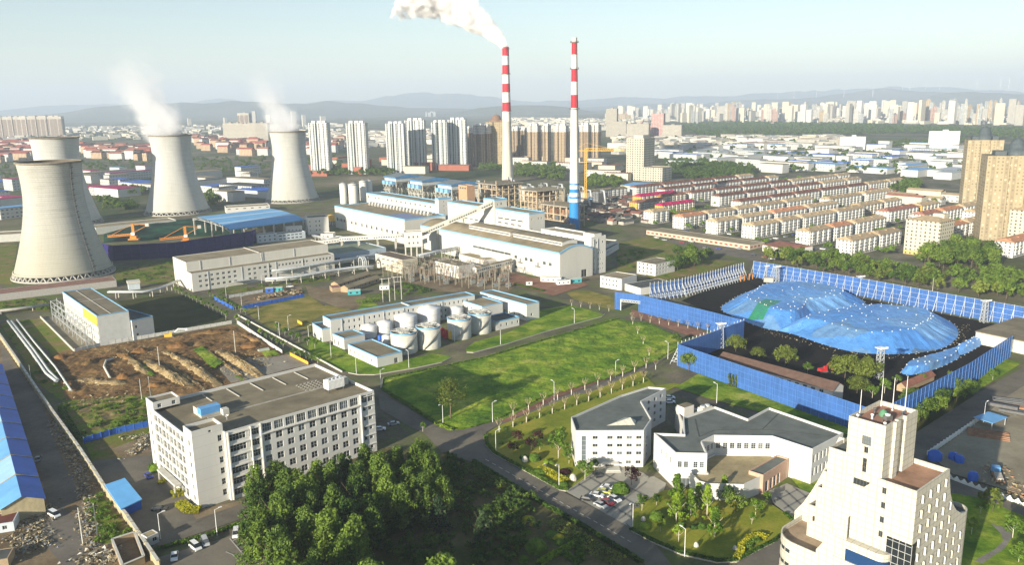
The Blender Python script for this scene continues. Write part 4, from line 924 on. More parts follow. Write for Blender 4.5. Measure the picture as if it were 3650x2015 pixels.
# HOTEL LIKE TOWER with curved flanks
tile=gridmat('tower_tile',(.56,.53,.44),1.8,1.5,.08,.1,.62)
HN=g('j',1345,855,40);HA=R(-50)
WD,DD=(2,1,darksteel),(1,1,darksteel)
HT=tag(empty('curved_tower',(HN.x,HN.y,0),HA),'cream tiled tower block with curved flanks, stepped terraces and red roof terrace','tower block')
terr=mat('red_terrace',(.36,.19,.13),.9,.3,.3);terr2=mat('worn_terrace',(.36,.27,.18),.9,.35,.25)
block(HT,'main_wall',[(-8,0),(0,0),(0,15.5),(-8,15.5)],0,40,tile,mat('worn_red_terrace',(.38,.22,.14),.9,.45,.18),1.1,[(0,1.0+.0,37.0-9.9,.9,1.4,1,4,0,3.3,WD,(),'window',.15)]+[(1,2.0+3.7*j,36.6-3.3*k,.75,1.5,1,1,0,0,DD,(),'window',.15)for j in range(4)for k in range(11)])
block(HT,'tower_wall',[(-15.6,.6),(-7.6,.6),(-7.6,4),(-7.0,4),(-7.0,6),(-7.9,6),(-7.9,9),(-7.2,9),(-7.2,14.4),(-15.6,14.4)],0,51.6,tile,terr,1.0,[(0,3.2,46.2,2.0,2.0,1,1,0,0,(4,2,darksteel)),(0,3.8,44.4,.9,1.4,1,1,0,0,WD),(0,3.7,40.0,.9,3.2,1,1,0,0,(2,3,darksteel)),(0,2.0,36.6,3.6,1.5,1,1,0,0,(5,1,darksteel))])
block(HT,'left_wall',[(-22.4,6),(-15.7,6),(-15.7,15),(-22.4,15)],0,40.6,tile,mat('slate_felt',(0,0,0)),.8,[(0,4.6,36.3-3.4*k,1.0,1.3,1,1,0,0,WD)for k in range(3)])
def fin(nm,prof,b0,b1,m=tile):
 q=MB();n=len(prof);f=[(a,b0,z)for a,z in prof];k=[(a,b1,z)for a,z in prof]
 uvf=[(a,z)for a,z in prof]
 q.face(f,0,uvf);q.face(list(reversed(k)),0,list(reversed(uvf)))
 for i in range(n):
  j=(i+1)%n;q.face([f[j],f[i],k[i],k[j]],0,[(0,0),(1,0),(1,1),(0,1)])
 return q.build(nm,[m],HT)
fin('raking_wall',[(-17.6,0),(-8.02,0),(-8.02,40),(-17.6,29.6)],-.02,.5)
fin('raking_wall',[(-19.6,0),(-12.9,0),(-12.9,29.8),(-19.6,19.2)],-1.9,-1.5)
block(HT,'infill_wall',[(-17.5,.52),(-15.62,.52),(-15.62,5.98),(-17.5,5.98)],0,29.0,tile,terr2,.5)
for(al,zt,b1_)in((-23.3,34.2,12),(-24.6,29.8,12),(-26.4,24.6,12)):
 block(HT,'terrace_wall',[(al,6.0-.03*zt/30),(-17.55,6.0-.03*zt/30),(-17.55,b1_-.1),(al,b1_-.1)],0,zt-.01*al,tile,terr2,.7,[(0,1.2,zt-3.6,1.6,1.4,1,1,0,0,WD)])
cur=[(-23.2,41),(-24.2,38.5),(-25.4,34.5),(-27.0,30),(-28.9,25.6),(-31.0,21.4),(-33.2,18.2)]
fin('curved_wall',[(-33.2,0),(-22.0,0),(-22.0,41)]+cur,12,12.45)
bp=[(-19.7,12)]+[(-31.2,12)]+[(-31.2,4.5)]
for k in range(9):
 t_=math.pi+math.pi/2*k/8;bp.append((-25.2+6.0*math.cos(t_),4.4+5.9*math.sin(t_)))
bp+=[(-19.7,-1.5)]
bp=list(reversed([(x,y)for x,y in bp]));
bp2=[Vector(p)for p in bp];A_=sum(bp2[i-1].x*bp2[i].y-bp2[i].x*bp2[i-1].y for i in range(len(bp2)))
if A_<0:bp=list(reversed(bp))
block(HT,'balcony_wall',bp,0,18.0,tile,terr2,1.2)
m_=MB()
for zz in(15.0,11.5):
 for k in range(5):
  t0,t1=math.pi+math.pi/2*(k+.1)/5.5,math.pi+math.pi/2*(k+.9)/5.5
  m_.face([(-25.2+6.05*math.cos(t0),4.4+5.95*math.sin(t0),zz),(-25.2+6.05*math.cos(t1),4.4+5.95*math.sin(t1),zz),(-25.2+6.05*math.cos(t1),4.4+5.95*math.sin(t1),zz+.9),(-25.2+6.05*math.cos(t0),4.4+5.95*math.sin(t0),zz+.9)],0)
m_.build('curved_window',[glassm],HT)
bnd=[(-15.8,-.03),(-15.8,-2.2)]+[(-6.2+2.2*math.sin(math.pi/2*k/8),-2.2*math.cos(math.pi/2*k/8))for k in range(9)]
for zt in(24.3,19.6,14.9):
 m_=MB();m_.prism(bnd,zt-1.7,zt,0,0,bottom=True);m_.build('podium_band',[tile],HT)
 gb_=[(x+.15 if x<-10 else x-.25,y*.86)for x,y in bnd];m_=MB();m_.prism(gb_,zt-4.7,zt-1.7,0,0,top=False);m_.build('podium_glazing',[glass('blue_glass',(.02,.06,.16),.1,.2)],HT)
m_=MB();m_.box(-5.2,-.09,0,.09,.0,28.0,0);m_.box(.0,-.0,0,.09,1.9,28.0,0);gl_=m_.build('corner_glazing',[glass('dark_glass',(.02,.025,.03),.1,.1)],HT)
m_=MB()
for k in range(5):m_.box(-5.2+k*1.32,-.14,0,-5.12+k*1.32,-.09,28)
for k in range(9):m_.box(-5.2,-.14,1+k*3.3,.14,-.09,1.1+k*3.3);m_.box(-5.2,-.14,2.6+k*3.3,.14,-.09,2.7+k*3.3)
m_.build('mullion',[steel],gl_)
cur2=[(15.52,40),(16.2,37),(17.4,33.6),(19.2,30.6),(21.6,28.2),(24.6,26.4),(27.6,25.6)]
m_=MB();P0=[(15.52,0)]+[(b,z)for b,z in reversed(cur2+[])];prof=[(15.52,0),(27.6,0)]+list(reversed(cur2))
for a_ in(0.0,-.5):
 fc=[(a_,b,z)for b,z in prof];uvp=[(b,z)for b,z in prof]
 m_.face(fc if a_==0 else list(reversed(fc)),0,uvp if a_==0 else list(reversed(uvp)))
for i in range(len(prof)):
 j=(i+1)%len(prof);(b0,z0_),(b1,z1_)=prof[i],prof[j];m_.face([(-.5,b0,z0_),(-.5,b1,z1_),(0,b1,z1_),(0,b0,z0_)],0,[(0,0),(1,0),(1,1),(0,1)])
m_.build('curved_wall',[tile],HT)
for a_ in(-5.9,):
 m_=MB();fc=[(a_,b,z)for b,z in prof];m_.face(fc,0,[(b,z)for b,z in prof]);fc=[(a_-.4,b,z)for b,z in reversed(prof)];m_.face(fc,0);m_.build('curved_wall',[tile],HT)
rb_=[(-5.9,15.6),(0,15.6-.0)]+[(-3.0+3.0*math.cos(t_),27.6+3.4*math.sin(t_))for t_ in[math.pi*k/12 for k in range(13)]]
rb_=[(-5.8,15.6),(-.05,15.6)]+[(-2.95+2.95*math.cos(math.pi*k/12),27.6+3.4*math.sin(math.pi*k/12))for k in range(13)]
block(HT,'balcony_wall',rb_,0,25.6,tile,mat('grey_deck',(.12,.14,.14),.8,.2),1.0)
hood=MB();hood.box(-.05,-.1,-.15,.35,.0,1.65,bottom=True);hoodm=hood.mesh('hood',[mat('hood_white',(.68,.64,.52),.7,.05)])
for j in range(7):
 for k in range(11):
  b_=2.0+3.7*j;z_=36.6-3.3*k
  if j>=4:
   lim=40 if b_<15 else(34 if b_<17.5 else(28.4 if b_<21.5 else 25))
   if z_>lim-2 or j>6:continue
   w_=mobj('window',win_mesh(.75,1.5,DD),HT,(.02,b_,z_),math.pi/2)
  h_=mobj('hood',hoodm,HT,(.0,b_+.78,z_),0);h_.rotation_euler=(0,0,0)
rr=random.Random(4)
def hloc(a_,b_,z_):c_,s_=math.cos(HA),math.sin(HA);return(HN.x+a_*c_-b_*s_,HN.y+a_*s_+b_*c_,z_)
for i,(a_,b_,hh)in enumerate(((-14.9,13.6,6.5),(-12.0,12.8,7.5),(-9.5,13.2,8.5),(-15.2,4.5,6.0))):
 m_=MB();m_.lathe([(.09,0),(.05,hh)],0,6);m_.lathe([(.2,0),(.2,.2),(.05,.3)],0,8);o=m_.build('lightning_mast',[whitep],None,hloc(a_,b_,50.6));tag(o,'thin white mast on the red roof terrace, %s from its front corner'%nth(3-i if i<3 else 0)if i<3 else 'thin white mast at the near left edge of the red roof terrace','mast')
m_=MB();m_.lathe([(.9,0),(1.0,.5),(.6,1.2),(.1,1.5)],0,14);m_.bar((-1.5,0,.3),(1.5,0,.3),.15,1);o=m_.build('roof_fan',[mat('faded_green',(.10,.25,.14),.7),darksteel],None,hloc(-11.8,8.2,50.6));tag(o,'green domed fan on the red roof terrace','fan')
m_=MB();m_.box(-.8,-.6,.6,.8,.6,1.5,0,bottom=True)
for x in(-.7,.7):
 for y in(-.5,.5):m_.bar((x,y,0),(x,y,.6),.12)
m_.lathe([(.5,1.5),(.6,1.8),(.1,1.9)],1,12);o=m_.build('roof_fan',[darksteel,whitep],None,hloc(-9.6,5.4,50.6),.4);tag(o,'square dark fan unit on legs on the red roof terrace','fan')
for i,(a_,b_)in enumerate(((-14.6,2.4),(-13.9,8.6),(-8.6,2.2),(-9.0,11.0),(-12.6,4.8))):
 m_=MB();m_.lathe([(.22,0),(.22,.8),(.34,.85),(.34,1.1),(.05,1.2)],0,10);o=m_.build('vent_pipe',[darksteel if i%2 else whitep],None,hloc(a_,b_,50.6));tag(o,['dark','pale'][(i+1)%2]+' vent pipe on the red roof terrace, '+['near left corner','left edge','near corner','far right edge','middle of the near half'][i],'vent pipe')
# TANK STATION
tw=gridmat('station_wall',(.60,.59,.545),50,4.0,.0001,.03,.85)
kw=dict(wall=tw,trim=bluetrim,th=.55,par=.5)
q=rbld('water_works','long white three storey block with blue edged grey roof behind the tanks','plant building',g('e',163,400,11.5),g('e',1250,212,11.5),g('e',100,372,11.5),11.5,roof=greyroof,**kw)
L_=q.L;n_=int((L_-6)/2.9)
q.win(0,4,8.1,1.0,1.5,n_,1,2.9,0,D,skip=((0,0),(5,0)));q.win(0,4,4.7,1.0,1.5,n_,1,2.9,0,D,skip=((1,0),));q.win(0,4,1.4,1.0,1.5,n_,1,2.9,0,D);q.win(3,2,7.6,1.2,1.5,2,1,2.6,0,D);q.win(3,1.6,1.0,1.6,2.8,3,1,2.6,0,D);ww=q.done()
m_=MB()
for k in range(6):m_.box(6+k*12,-.3,.1,6.3+k*12,-.02,10.8)
m_.box(L_*.52,.2,11.0,L_*.52+.6,q.W-.2,11.8);m_.build('downpipe',[steel],ww)
q=rbld('water_works','square white block with tan roof joined to the long block right of the tallest tank','plant building',g('e',1115,243,9),g('e',1305,300,9),g('e',1450,265,9),9,roof=tanroof,**kw);q.win(0,3,5.4,1,1.4,4,1,3.5,0,D);q.win(0,3,1.6,1,1.4,4,1,3.5,0,D);q.done()
q=rbld('water_works','long white hall with plain gable at the right end of the tank station','plant building',g('e',1290,190,9.6),g('e',1640,285,9.6),g('e',1727,262,9.6),9.6,roof=greyroof,**kw);q.win(0,10,1.5,1,1.5,8,1,4.2,0,D);q.win(1,3,2.4,1.3,1.4,1,1,0,0,D);q.done()
q=rbld('water_works','low white annex with brown roof and arched vents left of the insulated tanks','plant building',g('e',180,505,6),g('e',265,540,6),g('e',420,505,6),6,roof=greyroof,**kw);q.win(0,1.2,.8,1.2,2.4,2,1,3.6,0,D);q.done()
q=rbld('water_works','low white block with dark flat roof, nearest corner of the tank station','plant building',g('e',295,585,5.2),g('e',515,683,5.2),g('e',690,633,5.2),5.2,roof=greyroof,**kw);q.win(0,2,1.5,.9,1.6,6,1,4.0,0,D);q.win(1,9,.1,2.0,2.6,1,1,0,0,W2,name='door');q.done()
q=rbld('water_works','small low white block with black roof right of the open basins','plant building',g('e',1410,417,5),g('e',1585,378,5),g('e',1490,342,5),5,roof=darkroof,**kw);q.win(0,3,1.6,1,1.6,4,1,3.8,0,D);q.done()
q=rbld('water_works','lowest white lean-to with blue edge at the left end of the long block','plant building',g('e',28,425,7.2),g('e',100,470,7.2),g('e',100,395,7.2),7.2,W=6,roof=darkroof,**kw);q.win(0,2,.8,1.3,2.6,1,1,0,0,D);q.done()
tankw=mat('insulated_white',(.66,.655,.63),.6,.07,.4,streak=True)
def tank(label,cx,ty,by,wpx,kind,cat='tank'):
 b=g('e',cx,by);dist=math.hypot(b.x,b.y);sl=math.hypot(dist,CAMH);r=wpx/2.1115/2/FPX*sl
 c=b+b.normalized()*r;q=Vector((KS['e'][0]+cx/2.1115-CX,KS['e'][1]+ty/2.1115-CY,FPX));wy,wz=q.dot(_f),-q.dot(_d)
 h=CAMH+wz*c.y/wy if kind=='closed' else CAMH+wz*b.y/wy
 root=tag(empty('tank',(c.x,c.y,0)),label,cat,'tanks of the water station');m=MB()
 if kind=='closed':
  he=h-r*.22;m.lathe([(r,0),(r,he),(r*.96,he+.15),(.05,he+r*.26)],0,40);m.build('shell',[tankw],root)
  k=MB()
  for z in(he*.33,he*.66):k.lathe([(r+.03,z),(r+.1,z),(r+.1,z+.14),(r+.03,z+.14)],0,40)
  k.build('band',[conclight],root)
  k=MB();k.tube([(r+.3,-.5,0),(r+.3,-.5,he+.2)],.1,0,5);k.tube([(r+.3,.2,0),(r+.3,.2,he+.2)],.1,0,5)
  for i in range(int(he/.6)):k.bar((r+.3,-.5,.5+i*.6),(r+.3,.2,.5+i*.6),.08)
  k.build('ladder',[steel],root)
 else:
  m.lathe([(r,0),(r,h),(r-.35,h),(r-.35,h-1.2),(.05,h-1.5)],0,40);m.build('shell',[conclight],root)
  k=MB();k.lathe([(r+.05,h-.75),(r+.14,h-.75),(r+.14,h+.05),(r+.05,h+.05)],0,40);k.build('band',[bluetrim],root)
  k=MB();k.lathe([(r*.45,h-.9),(r*.45,h+.2),(r*.4,h+.2),(r*.4,h-.9)],0,24);k.bar((-r,0,h+.1),(r,0,h+.1),.8,0,.25)
  for i in range(8):a=math.pi*i/4;k.bar((r*.42*math.cos(a),r*.42*math.sin(a),h-.3),(r*.95*math.cos(a),r*.95*math.sin(a),h-.3),.25)
  k.build('skimmer_bridge',[conc],root);k=MB();k.lathe([(r-.36,h-.85),(.05,h-.85)],0,40);k.build('water',[darkroof],root)
  k=MB();rr_=r*.55
  for i in range(20):
   a,a2_=2*math.pi*i/20,2*math.pi*(i+1)/20
   for zz in(h+.7,h+1.3):k.bar((rr_*math.cos(a),rr_*math.sin(a),zz),(rr_*math.cos(a2_),rr_*math.sin(a2_),zz),.09)
   k.bar((rr_*math.cos(a),rr_*math.sin(a),h-.3),(rr_*math.cos(a),rr_*math.sin(a),h+1.3),.09)
  k.build('guard_rail',[steel],root)
  k=MB();n=16
  for i in range(n):
   a,a2_=-1.9+1.6*i/n,-1.9+1.6*(i+1)/n;z,z2_=h*i/n,h*(i+1)/n
   k.face([((r+.1)*math.cos(a),(r+.1)*math.sin(a),z),((r+1)*math.cos(a),(r+1)*math.sin(a),z),((r+1)*math.cos(a2_),(r+1)*math.sin(a2_),z2_),((r+.1)*math.cos(a2_),(r+.1)*math.sin(a2_),z2_)],0)
   k.bar(((r+1)*math.cos(a),(r+1)*math.sin(a),z+.9),((r+1)*math.cos(a2_),(r+1)*math.sin(a2_),z2_+.9),.09)
  k.build('stairs',[darksteel],root)
 return root
tank('white insulated tank with shallow cone roof, leftmost of the closed ones',458,432,545,121,'closed')
tank('white insulated tank, second from the left among the closed ones',577,405,530,115,'closed')
tank('wide white insulated tank in front of the long block, just left of the tallest',735,350,500,168,'closed')
tank('tallest and widest white insulated tank',909,292,455,168,'closed')
tank('white insulated tank set back right of the tallest one',1112,300,410,100,'closed')
tank('smallest white tank, tucked between the insulated tanks and the round basins',590,515,590,72,'closed')
tank('open round basin with walkway and spiral stair, nearest to the viewer',724,512,668,200,'open')
tank('open round basin second from the left beside the red and yellow vessels',906,468,632,186,'open')
tank('open round basin right of the yellow vessels',1137,405,557,180,'open')
tank('open round basin farthest right, behind the small dark roofed block',1290,365,515,176,'open')
for i,(cx,cy_,col,lb)in enumerate(((1010,530,redp,'red'),(1030,545,redp,'dark red'),(1052,535,yellowp,'yellow'),(1068,550,yellowp,'amber'),(1012,390,mat('teal_paint',(.05,.35,.38),.5,.1),'teal'),(1035,395,MATS['teal_paint'],'bright teal'),(537,560,bluep,'blue'))):
 p=g('e',cx,cy_);m_=MB();m_.lathe([(1.1,.5),(1.1,4.2 if i<6 else 2.4),(.8,4.7 if i<6 else 2.9),(.05,4.9 if i<6 else 3.1)],0,18)
 for k in range(3):a=k*2.1;m_.bar((.9*math.cos(a),.9*math.sin(a),0),(.9*math.cos(a),.9*math.sin(a),.7),.2)
 o=m_.build('pressure_vessel',[col],None,(p.x,p.y,0));tag(o,lb+' upright vessel among the tanks, '+['front of the pair of red ones','behind the bright red one','left of the amber one','right of the yellow one','left of its twin behind the basins','right of its twin behind the basins','beside the small white tank'][i],'vessel')
# SCAFFOLDED HALL on the left
q=rbld('filter_hall','white hall with grey roof, one side behind scaffolding with a yellow panel','plant hall',g('d',470,190,16.2),g('d',728,372,16.2),g('d',970,335,16.2),16.2,wall=mat('ribbed_white',(.56,.57,.54),.8,.1),roof=greyroof,trim=bluetrim,th=.5,par=.4)
fr_=q.done();Lf=q.L
m_=MB();m_.box(Lf*.62,-.25,10.5,Lf-.4,-.05,15.4);m_.build('yellow_panel',[mat('faded_yellow',(.62,.42,.06),.8,.3,.3)],fr_)
m_=MB();m_.box(0,q.W*.45,15.8,Lf,q.W*.45+.3,16.0);m_.box(Lf*.45,.3,15.8,Lf*.45+.3,q.W-.3,16.0);m_.build('roof_joint',[conc],fr_)
q2=rbld('filter_annex','lower white annex with black roof attached to the scaffolded hall','plant building',g('d',990,407,11),g('d',1150,372,11),g('d',1040,305,11),11,wall=MATS['ribbed_white'],roof=darkroof,trim=bluetrim,th=.4,par=.4)
q2.win(0,1.5,6.3,1.1,1.6,1,1,0,0,D);q2.win(0,1.8,2.2,1.3,1.3,1,1,0,0,D);q2.done()
fo=q.o;fu=Vector((math.cos(q.rz),math.sin(q.rz)));fn=Vector((fu.y,-fu.x))
r_=tag(empty('steel_frame',(*(fo),0),q.rz),'bare galvanised steel frame standing along the scaffolded hall','steel frame')
for i in range(9):
 x=i*(Lf+2)/8-2
 m_=MB();m_.bar((x,-6.5,0),(x,-6.5,11.5),.32);m_.bar((x,-3.2,0),(x,-3.2,12.5),.32)
 m_.bar((x,-6.5,0),(x,-3.2,6),.2);m_.bar((x,-3.2,0),(x,-6.5,6),.2)
 for z in(4,8,11.3):m_.bar((x,-6.5,z),(x,-3.2,z),.22)
 m_.build('portal',[steel],r_)
for y in(-6.5,-3.2):
 for z in(4,8,11.4):m_=MB();m_.bar((-2,y,z),(Lf,y,z),.24);m_.build('rail',[steel],r_)
# PIPES
def piperack(label,pts,zs,offs,rads,step,cat='pipe rack',m=steel,extra=0):
 o2=pts[0];root=tag(empty('pipe_rack',(o2.x,o2.y,0)),label,cat)
 for z,of,rd in zip(zs,offs,rads):
  path=[]
  for i,p in enumerate(pts):
   d=(pts[min(i+1,len(pts)-1)]-pts[max(0,i-1)]).normalized();n=Vector((-d.y,d.x));q=p-o2+n*of;path.append((q.x,q.y,z))
  q=MB();q.tube(path,rd,0,10);q.build('pipe',[m],root)
 for i in range(len(pts)-1):
  a,b=pts[i],pts[i+1];L=(b-a).length;u=(b-a)/L;n=Vector((-u.y,u.x));k=max(1,int(L/step))
  for j in range(k):
   p=a+u*(j+.5)*L/k-o2;q=MB();zz=max(zs)-rads[0];w0,w1=min(offs)-.8,max(offs)+.8
   q.bar((p.x+n.x*w0,p.y+n.y*w0,0),(p.x+n.x*w0,p.y+n.y*w0,zz),.45);q.bar((p.x+n.x*w1,p.y+n.y*w1,0),(p.x+n.x*w1,p.y+n.y*w1,zz),.45)
   for z in sorted(set(round(z_-rads[0],1)for z_ in zs)):q.bar((p.x+n.x*w0,p.y+n.y*w0,z),(p.x+n.x*w1,p.y+n.y*w1,z),.4)
   q.build('support',[conc],root)
 return root
piperack('upper pair of fat silver pipes passing in front of the long white block',[g('n',1170,850),g('n',1450,840),g('n',1900,760),g('n',2440,680),g('m',640,1240),g('m',860,1215),g('m',900,1180)],(6.5,6.5,4.8),(-1.3,1.3,0),(.85,.85,.5),11)
piperack('lower silver pipes on concrete posts along the service road',[g('n',1240,925),g('n',1600,900),g('n',2060,815),g('n',2460,760),g('m',830,1330)],(4.6,4.6,3.0),(-1.0,1.0,0),(.7,.7,.35),9)
piperack('pipe rack carrying pipes from the long hall towards the cube on stilts',[g('m',1400,1250),g('m',1640,1190),g('m',1950,1130)],(8.2,8.2,6.6,6.6),(-1.2,1.2,-1.2,1.2),(.5,.5,.3,.3),6)
piperack('pale pipe bundle between the cooling towers and the long white block',[g('d',820,240),g('d',1080,240),g('d',1200,215),g('d',1350,150)],(4.2,4.2),(-.8,.8),(.6,.6),8)
piperack('long pipe rack beyond the long white block beside the plant office',[g('n',1850,360),g('n',2050,400),g('n',2300,370),g('m',350,950)],(5.5,5.5,4.4),(-1,1,0),(.5,.5,.3),9)
piperack('grey pipes at the left edge behind the weedy verge',[g('d',-100,375),g('d',120,350),g('d',370,315)],(2.4,2.4),(-.7,.7),(.75,.6),9,m=conc)
r_=tag(empty('expansion_loop',(*g('m',700,1330),0),R(38)),'tall looped silver pipes rising over the pipe rack by the brick sheds','pipe loop')
for k in range(3):
 m_=MB();x=k*1.3
 m_.tube([(x,0,2),(x,0,8)]+[(x,3.2-3.2*math.cos(math.pi*t/8),8+2.6*math.sin(math.pi*t/8))for t in range(1,8)]+[(x,6.4,8),(x,6.4,2)],.5,0,10);m_.build('pipe',[steel],r_)
for i,(pl,lb)in enumerate((([(62,430),(235,660),(350,830),(430,890)],'left'),([(90,432),(265,660),(370,810),(440,880)],'middle'),([(130,420),(260,590),(420,780),(480,870),(540,960)],'right'))):
 ps=[g('d',x,y)for x,y in pl];o2=ps[0];r_=tag(empty('ground_pipe',(o2.x,o2.y,0)),'white lagged pipe running low over the verge, %s one of three'%lb,'pipe','lagged ground pipes')
 m_=MB();m_.tube([(p.x-o2.x,p.y-o2.y,1.5)for p in ps],.62 if i<2 else .45,0,12);m_.build('pipe',[mat('lagging',(.50,.52,.50),.6,.2,.5)],r_)
 for j in range(len(ps)-1):
  for t in(.2,.5,.8):p=ps[j].lerp(ps[j+1],t)-o2;m_=MB();m_.box(p.x-.6,p.y-.35,0,p.x+.6,p.y+.35,1.0);m_.build('cradle',[conc],r_)
# SWITCHYARD
pA,pB,pC,pD=g('m',930,1420),g('l',1230,1350),g('l',1250,1130),g('m',1250,1290)
post_m=mat('switch_concrete',(.30,.275,.21),.9,.2)
gm_={}
def gantry(w_,h_,k):
 key=k
 if key in gm_:return gm_[key]
 a=MB();a.bar((0,0,0),(0,0,h_),.3);b=MB();b.bar((-w_/2,0,h_),(w_/2,0,h_),.22)
 for i in range(7):b.bar((-w_/2+i*w_/7,0,h_),(-w_/2+(i+1)*w_/7,0,h_+.8 if i%2 else h_),.16)
 b.bar((-w_/2,0,h_+.8),(w_/2,0,h_+.8),.2)
 c=MB()
 for i in range(3):c.lathe([(.14,h_-2),(.24,h_-1.7),(.14,h_-1.4),(.24,h_-1.1),(.14,h_-.8),(.1,h_)],0,6,-w_/3+i*w_/3,0)
 gm_[key]=(a.mesh('post',[post_m]),b.mesh('crossbeam',[post_m]),c.mesh('insulator',[mat('porcelain',(.25,.15,.10),.4)]),w_);return gm_[key]
rr=random.Random(8);idx=0
for j in range(7):
 for i in range(9):
  s,t=(i+.5)/9,j/6.0
  p=pA.lerp(pB,s).lerp(pD.lerp(pC,s),t);kk=(i+j)%3
  a,b,c,w_=gantry((7.5,6.5,8.0)[kk],(9.5,7.2,8.4)[kk],kk)
  r_=tag(empty('switchyard_gantry',(p.x,p.y,0),R(38)+rr.choice([0,0,math.pi/2])),'%s concrete gantry with insulators, %s along, %s row back from the tank station'%(('tall','low','middling')[kk],nth(i),nth(j)),'gantry','gantries of the switchyard')
  for x in(-w_/2,w_/2):mobj('post',a,r_,(x,0,0))
  mobj('crossbeam',b,r_);mobj('insulator',c,r_)
tr_m=MB();tr_m.box(-1.6,-1.1,.3,1.6,1.1,2.8,0)
for x in(-1.8,1.8):tr_m.box(x-.15,-1,.6,x+.15,1,2.5,1)
for x in(-.9,0,.9):tr_m.lathe([(.14,2.8),(.25,3.2),(.14,3.5),(.25,3.8),(.08,4.2)],2,8,x,0)
tme=tr_m.mesh('transformer',[mat('transformer_grey',(.30,.32,.30),.6,.2),darksteel,MATS['porcelain']])
for i in range(22):
 s,t=rr.random(),rr.random()*.9;p=pA.lerp(pB,s).lerp(pD.lerp(pC,s),t)
 o=mobj('transformer',tme,None,(p.x,p.y,0),R(38));tag(o,'grey transformer under the switchyard gantries, %s from the brick sheds'%nth(i),'transformer','switchyard transformers')
q=rbld('control_block','two storey block with brown flat roof, cream end wall, left of the switchyard','plant building',g('m',850,1088,10.4),g('m',1195,1172,10.4),g('m',1385,1140,10.4),10.4,wall=cream,roof=mat('brown_felt',(.15,.11,.08),.9,.3,.2),par=.2)
q.win(0,2,7.2,4.6,1.0,5,1,6.6,0,(4,1,None));q.win(0,2,3.2,3.2,1.0,5,1,6.6,0,W3);q.done()
q=rbld('relay_block','white block with grey roof and one blue edge in the middle of the switchyard','plant building',g('l',245,967,8.8),g('l',550,1037,8.8),g('l',760,1002,8.8),8.8,roof=greyroof,par=.3);q.win(0,2,4.5,1,1.5,6,1,3.6,0,D);q.done()
q=rbld('pump_building','low white building with pale dome tank behind the relay block','plant building',g('l',560,880,6),g('l',870,960,6),g('l',960,900,6),6,roof=tanroof,par=.3);q.done()
for i,(x,y,r0)in enumerate(((910,985,5.6),(1040,980,3.6))):
 p=g('l',x,y,1);m_=MB();m_.lathe([(r0,0),(r0,5.2),(r0*.7,6.3),(.05,6.9)],0,32);o=m_.build('dome_tank',[mat('pale_green_tank',(.50,.60,.55),.6,.12,.3)],None,(p.x,p.y,0));tag(o,['large','smaller'][i]+' pale green dome topped tank behind the relay block','tank')
gp,gq=g('l',760,1105,6),g('l',1225,1000,6)
gallery('footbridge','white enclosed footbridge joining the relay block and the arched hall',(gp.x,gp.y,5.0),(gq.x,gq.y,5.6),4,3.4,(.35,.7,.95),mwall=white,rf=greyroof)
for i,(ax,ay,bx,by,cx_,cy_2)in enumerate(((2100,870,2165,905,2576,770),(2220,925,2290,955,2700,820))):
 a,b,c_=g('n',bx,by,3.2),g('n',cx_,cy_2,3.2),g('n',ax,ay,3.2)
 o2,rz,L,Wd=rect3(a,b,c_);L=min(L,42);r_=tag(empty('brick_shed',(o2.x,o2.y,0),rz),'long brick shed with tan gable roof, %s of the pair by the service road'%('rear','front')[i],'shed','brick sheds by the service road');Wd=6
 m_=MB();m_.prism([(0,0),(L,0),(L,Wd),(0,Wd)],0,3.2,0,0,top=False);m_.face([(0,Wd,3.2),(0,0,3.2),(0,Wd/2,4.6)],0);m_.face([(L,0,3.2),(L,Wd,3.2),(L,Wd/2,4.6)],0);m_.build('wall',[mat('old_brick',(.36,.27,.17),.9,.2)],r_)
 m_=MB();m_.face([(-.3,-.5,3.0),(L+.3,-.5,3.0),(L+.3,Wd/2,4.75),(-.3,Wd/2,4.75)]);m_.face([(L+.3,Wd+.5,3.0),(-.3,Wd+.5,3.0),(-.3,Wd/2,4.75),(L+.3,Wd/2,4.75)]);m_.build('roof',[tanroof],r_)
 for k in range(8):mobj('window',win_mesh(1.6,1.4,D),r_,(2+k*(L-3)/8,-.05,1.0))
q=rbld('brick_hut','small brick hut with dark red roof beside the long brick sheds','hut',g('n',2055,930,2.8),g('n',2090,960,2.8),g('n',2190,935,2.8),3,wall=MATS['old_brick'],roof=redroof,par=.05);q.done()
for i,(k_,x,y,w_,d_,h_,m1,lb)in enumerate((('n',2290,1050,8,3.4,3.0,MATS['teal_paint'],'turquoise cabin with pale roof standing on the brown field'),('n',1240,1020,5,3,3,bluep,'dark blue container at the edge of the timber yard'),('n',1315,1010,7,3,2.8,MATS['teal_paint'],'light blue container at the edge of the timber yard'),('e',535,180,6,3.2,2.8,whitep,'white cabin under the tall pylons'),('l',1600,1235,14,4,3.2,whitep,'row of white cabins at the foot of the arched hall'),('l',1815,1280,9,3.4,3.0,whitep,'white cabin with brown stripe by the gate of the arched hall'),('l',1925,1262,11,3.4,3.0,MATS['teal_paint'],'light blue cabins by the gate of the arched hall'),('l',1420,1285,4,1.2,2.4,whitep,'white notice board on the brick paving'))):
 p=g(k_,x,y);m_=MB();m_.box(0,0,.15,w_,d_,h_,0,1,bottom=True);m_.box(-.12,-.12,h_,w_+.12,d_+.12,h_+.15,1,bottom=True)
 nb=max(1,int(w_/3))
 for k in range(nb):m_.box(w_*(k+.3)/nb,-.04,1.0,w_*(k+.62)/nb,-.005,2.0,2)
 o=m_.build('cabin',[m1,conclight,glassm],None,(p.x,p.y,0),R(10 if k_!='l' else(-15 if i==4 else 15)));tag(o,lb,'cabin' if i!=7 else 'notice board')
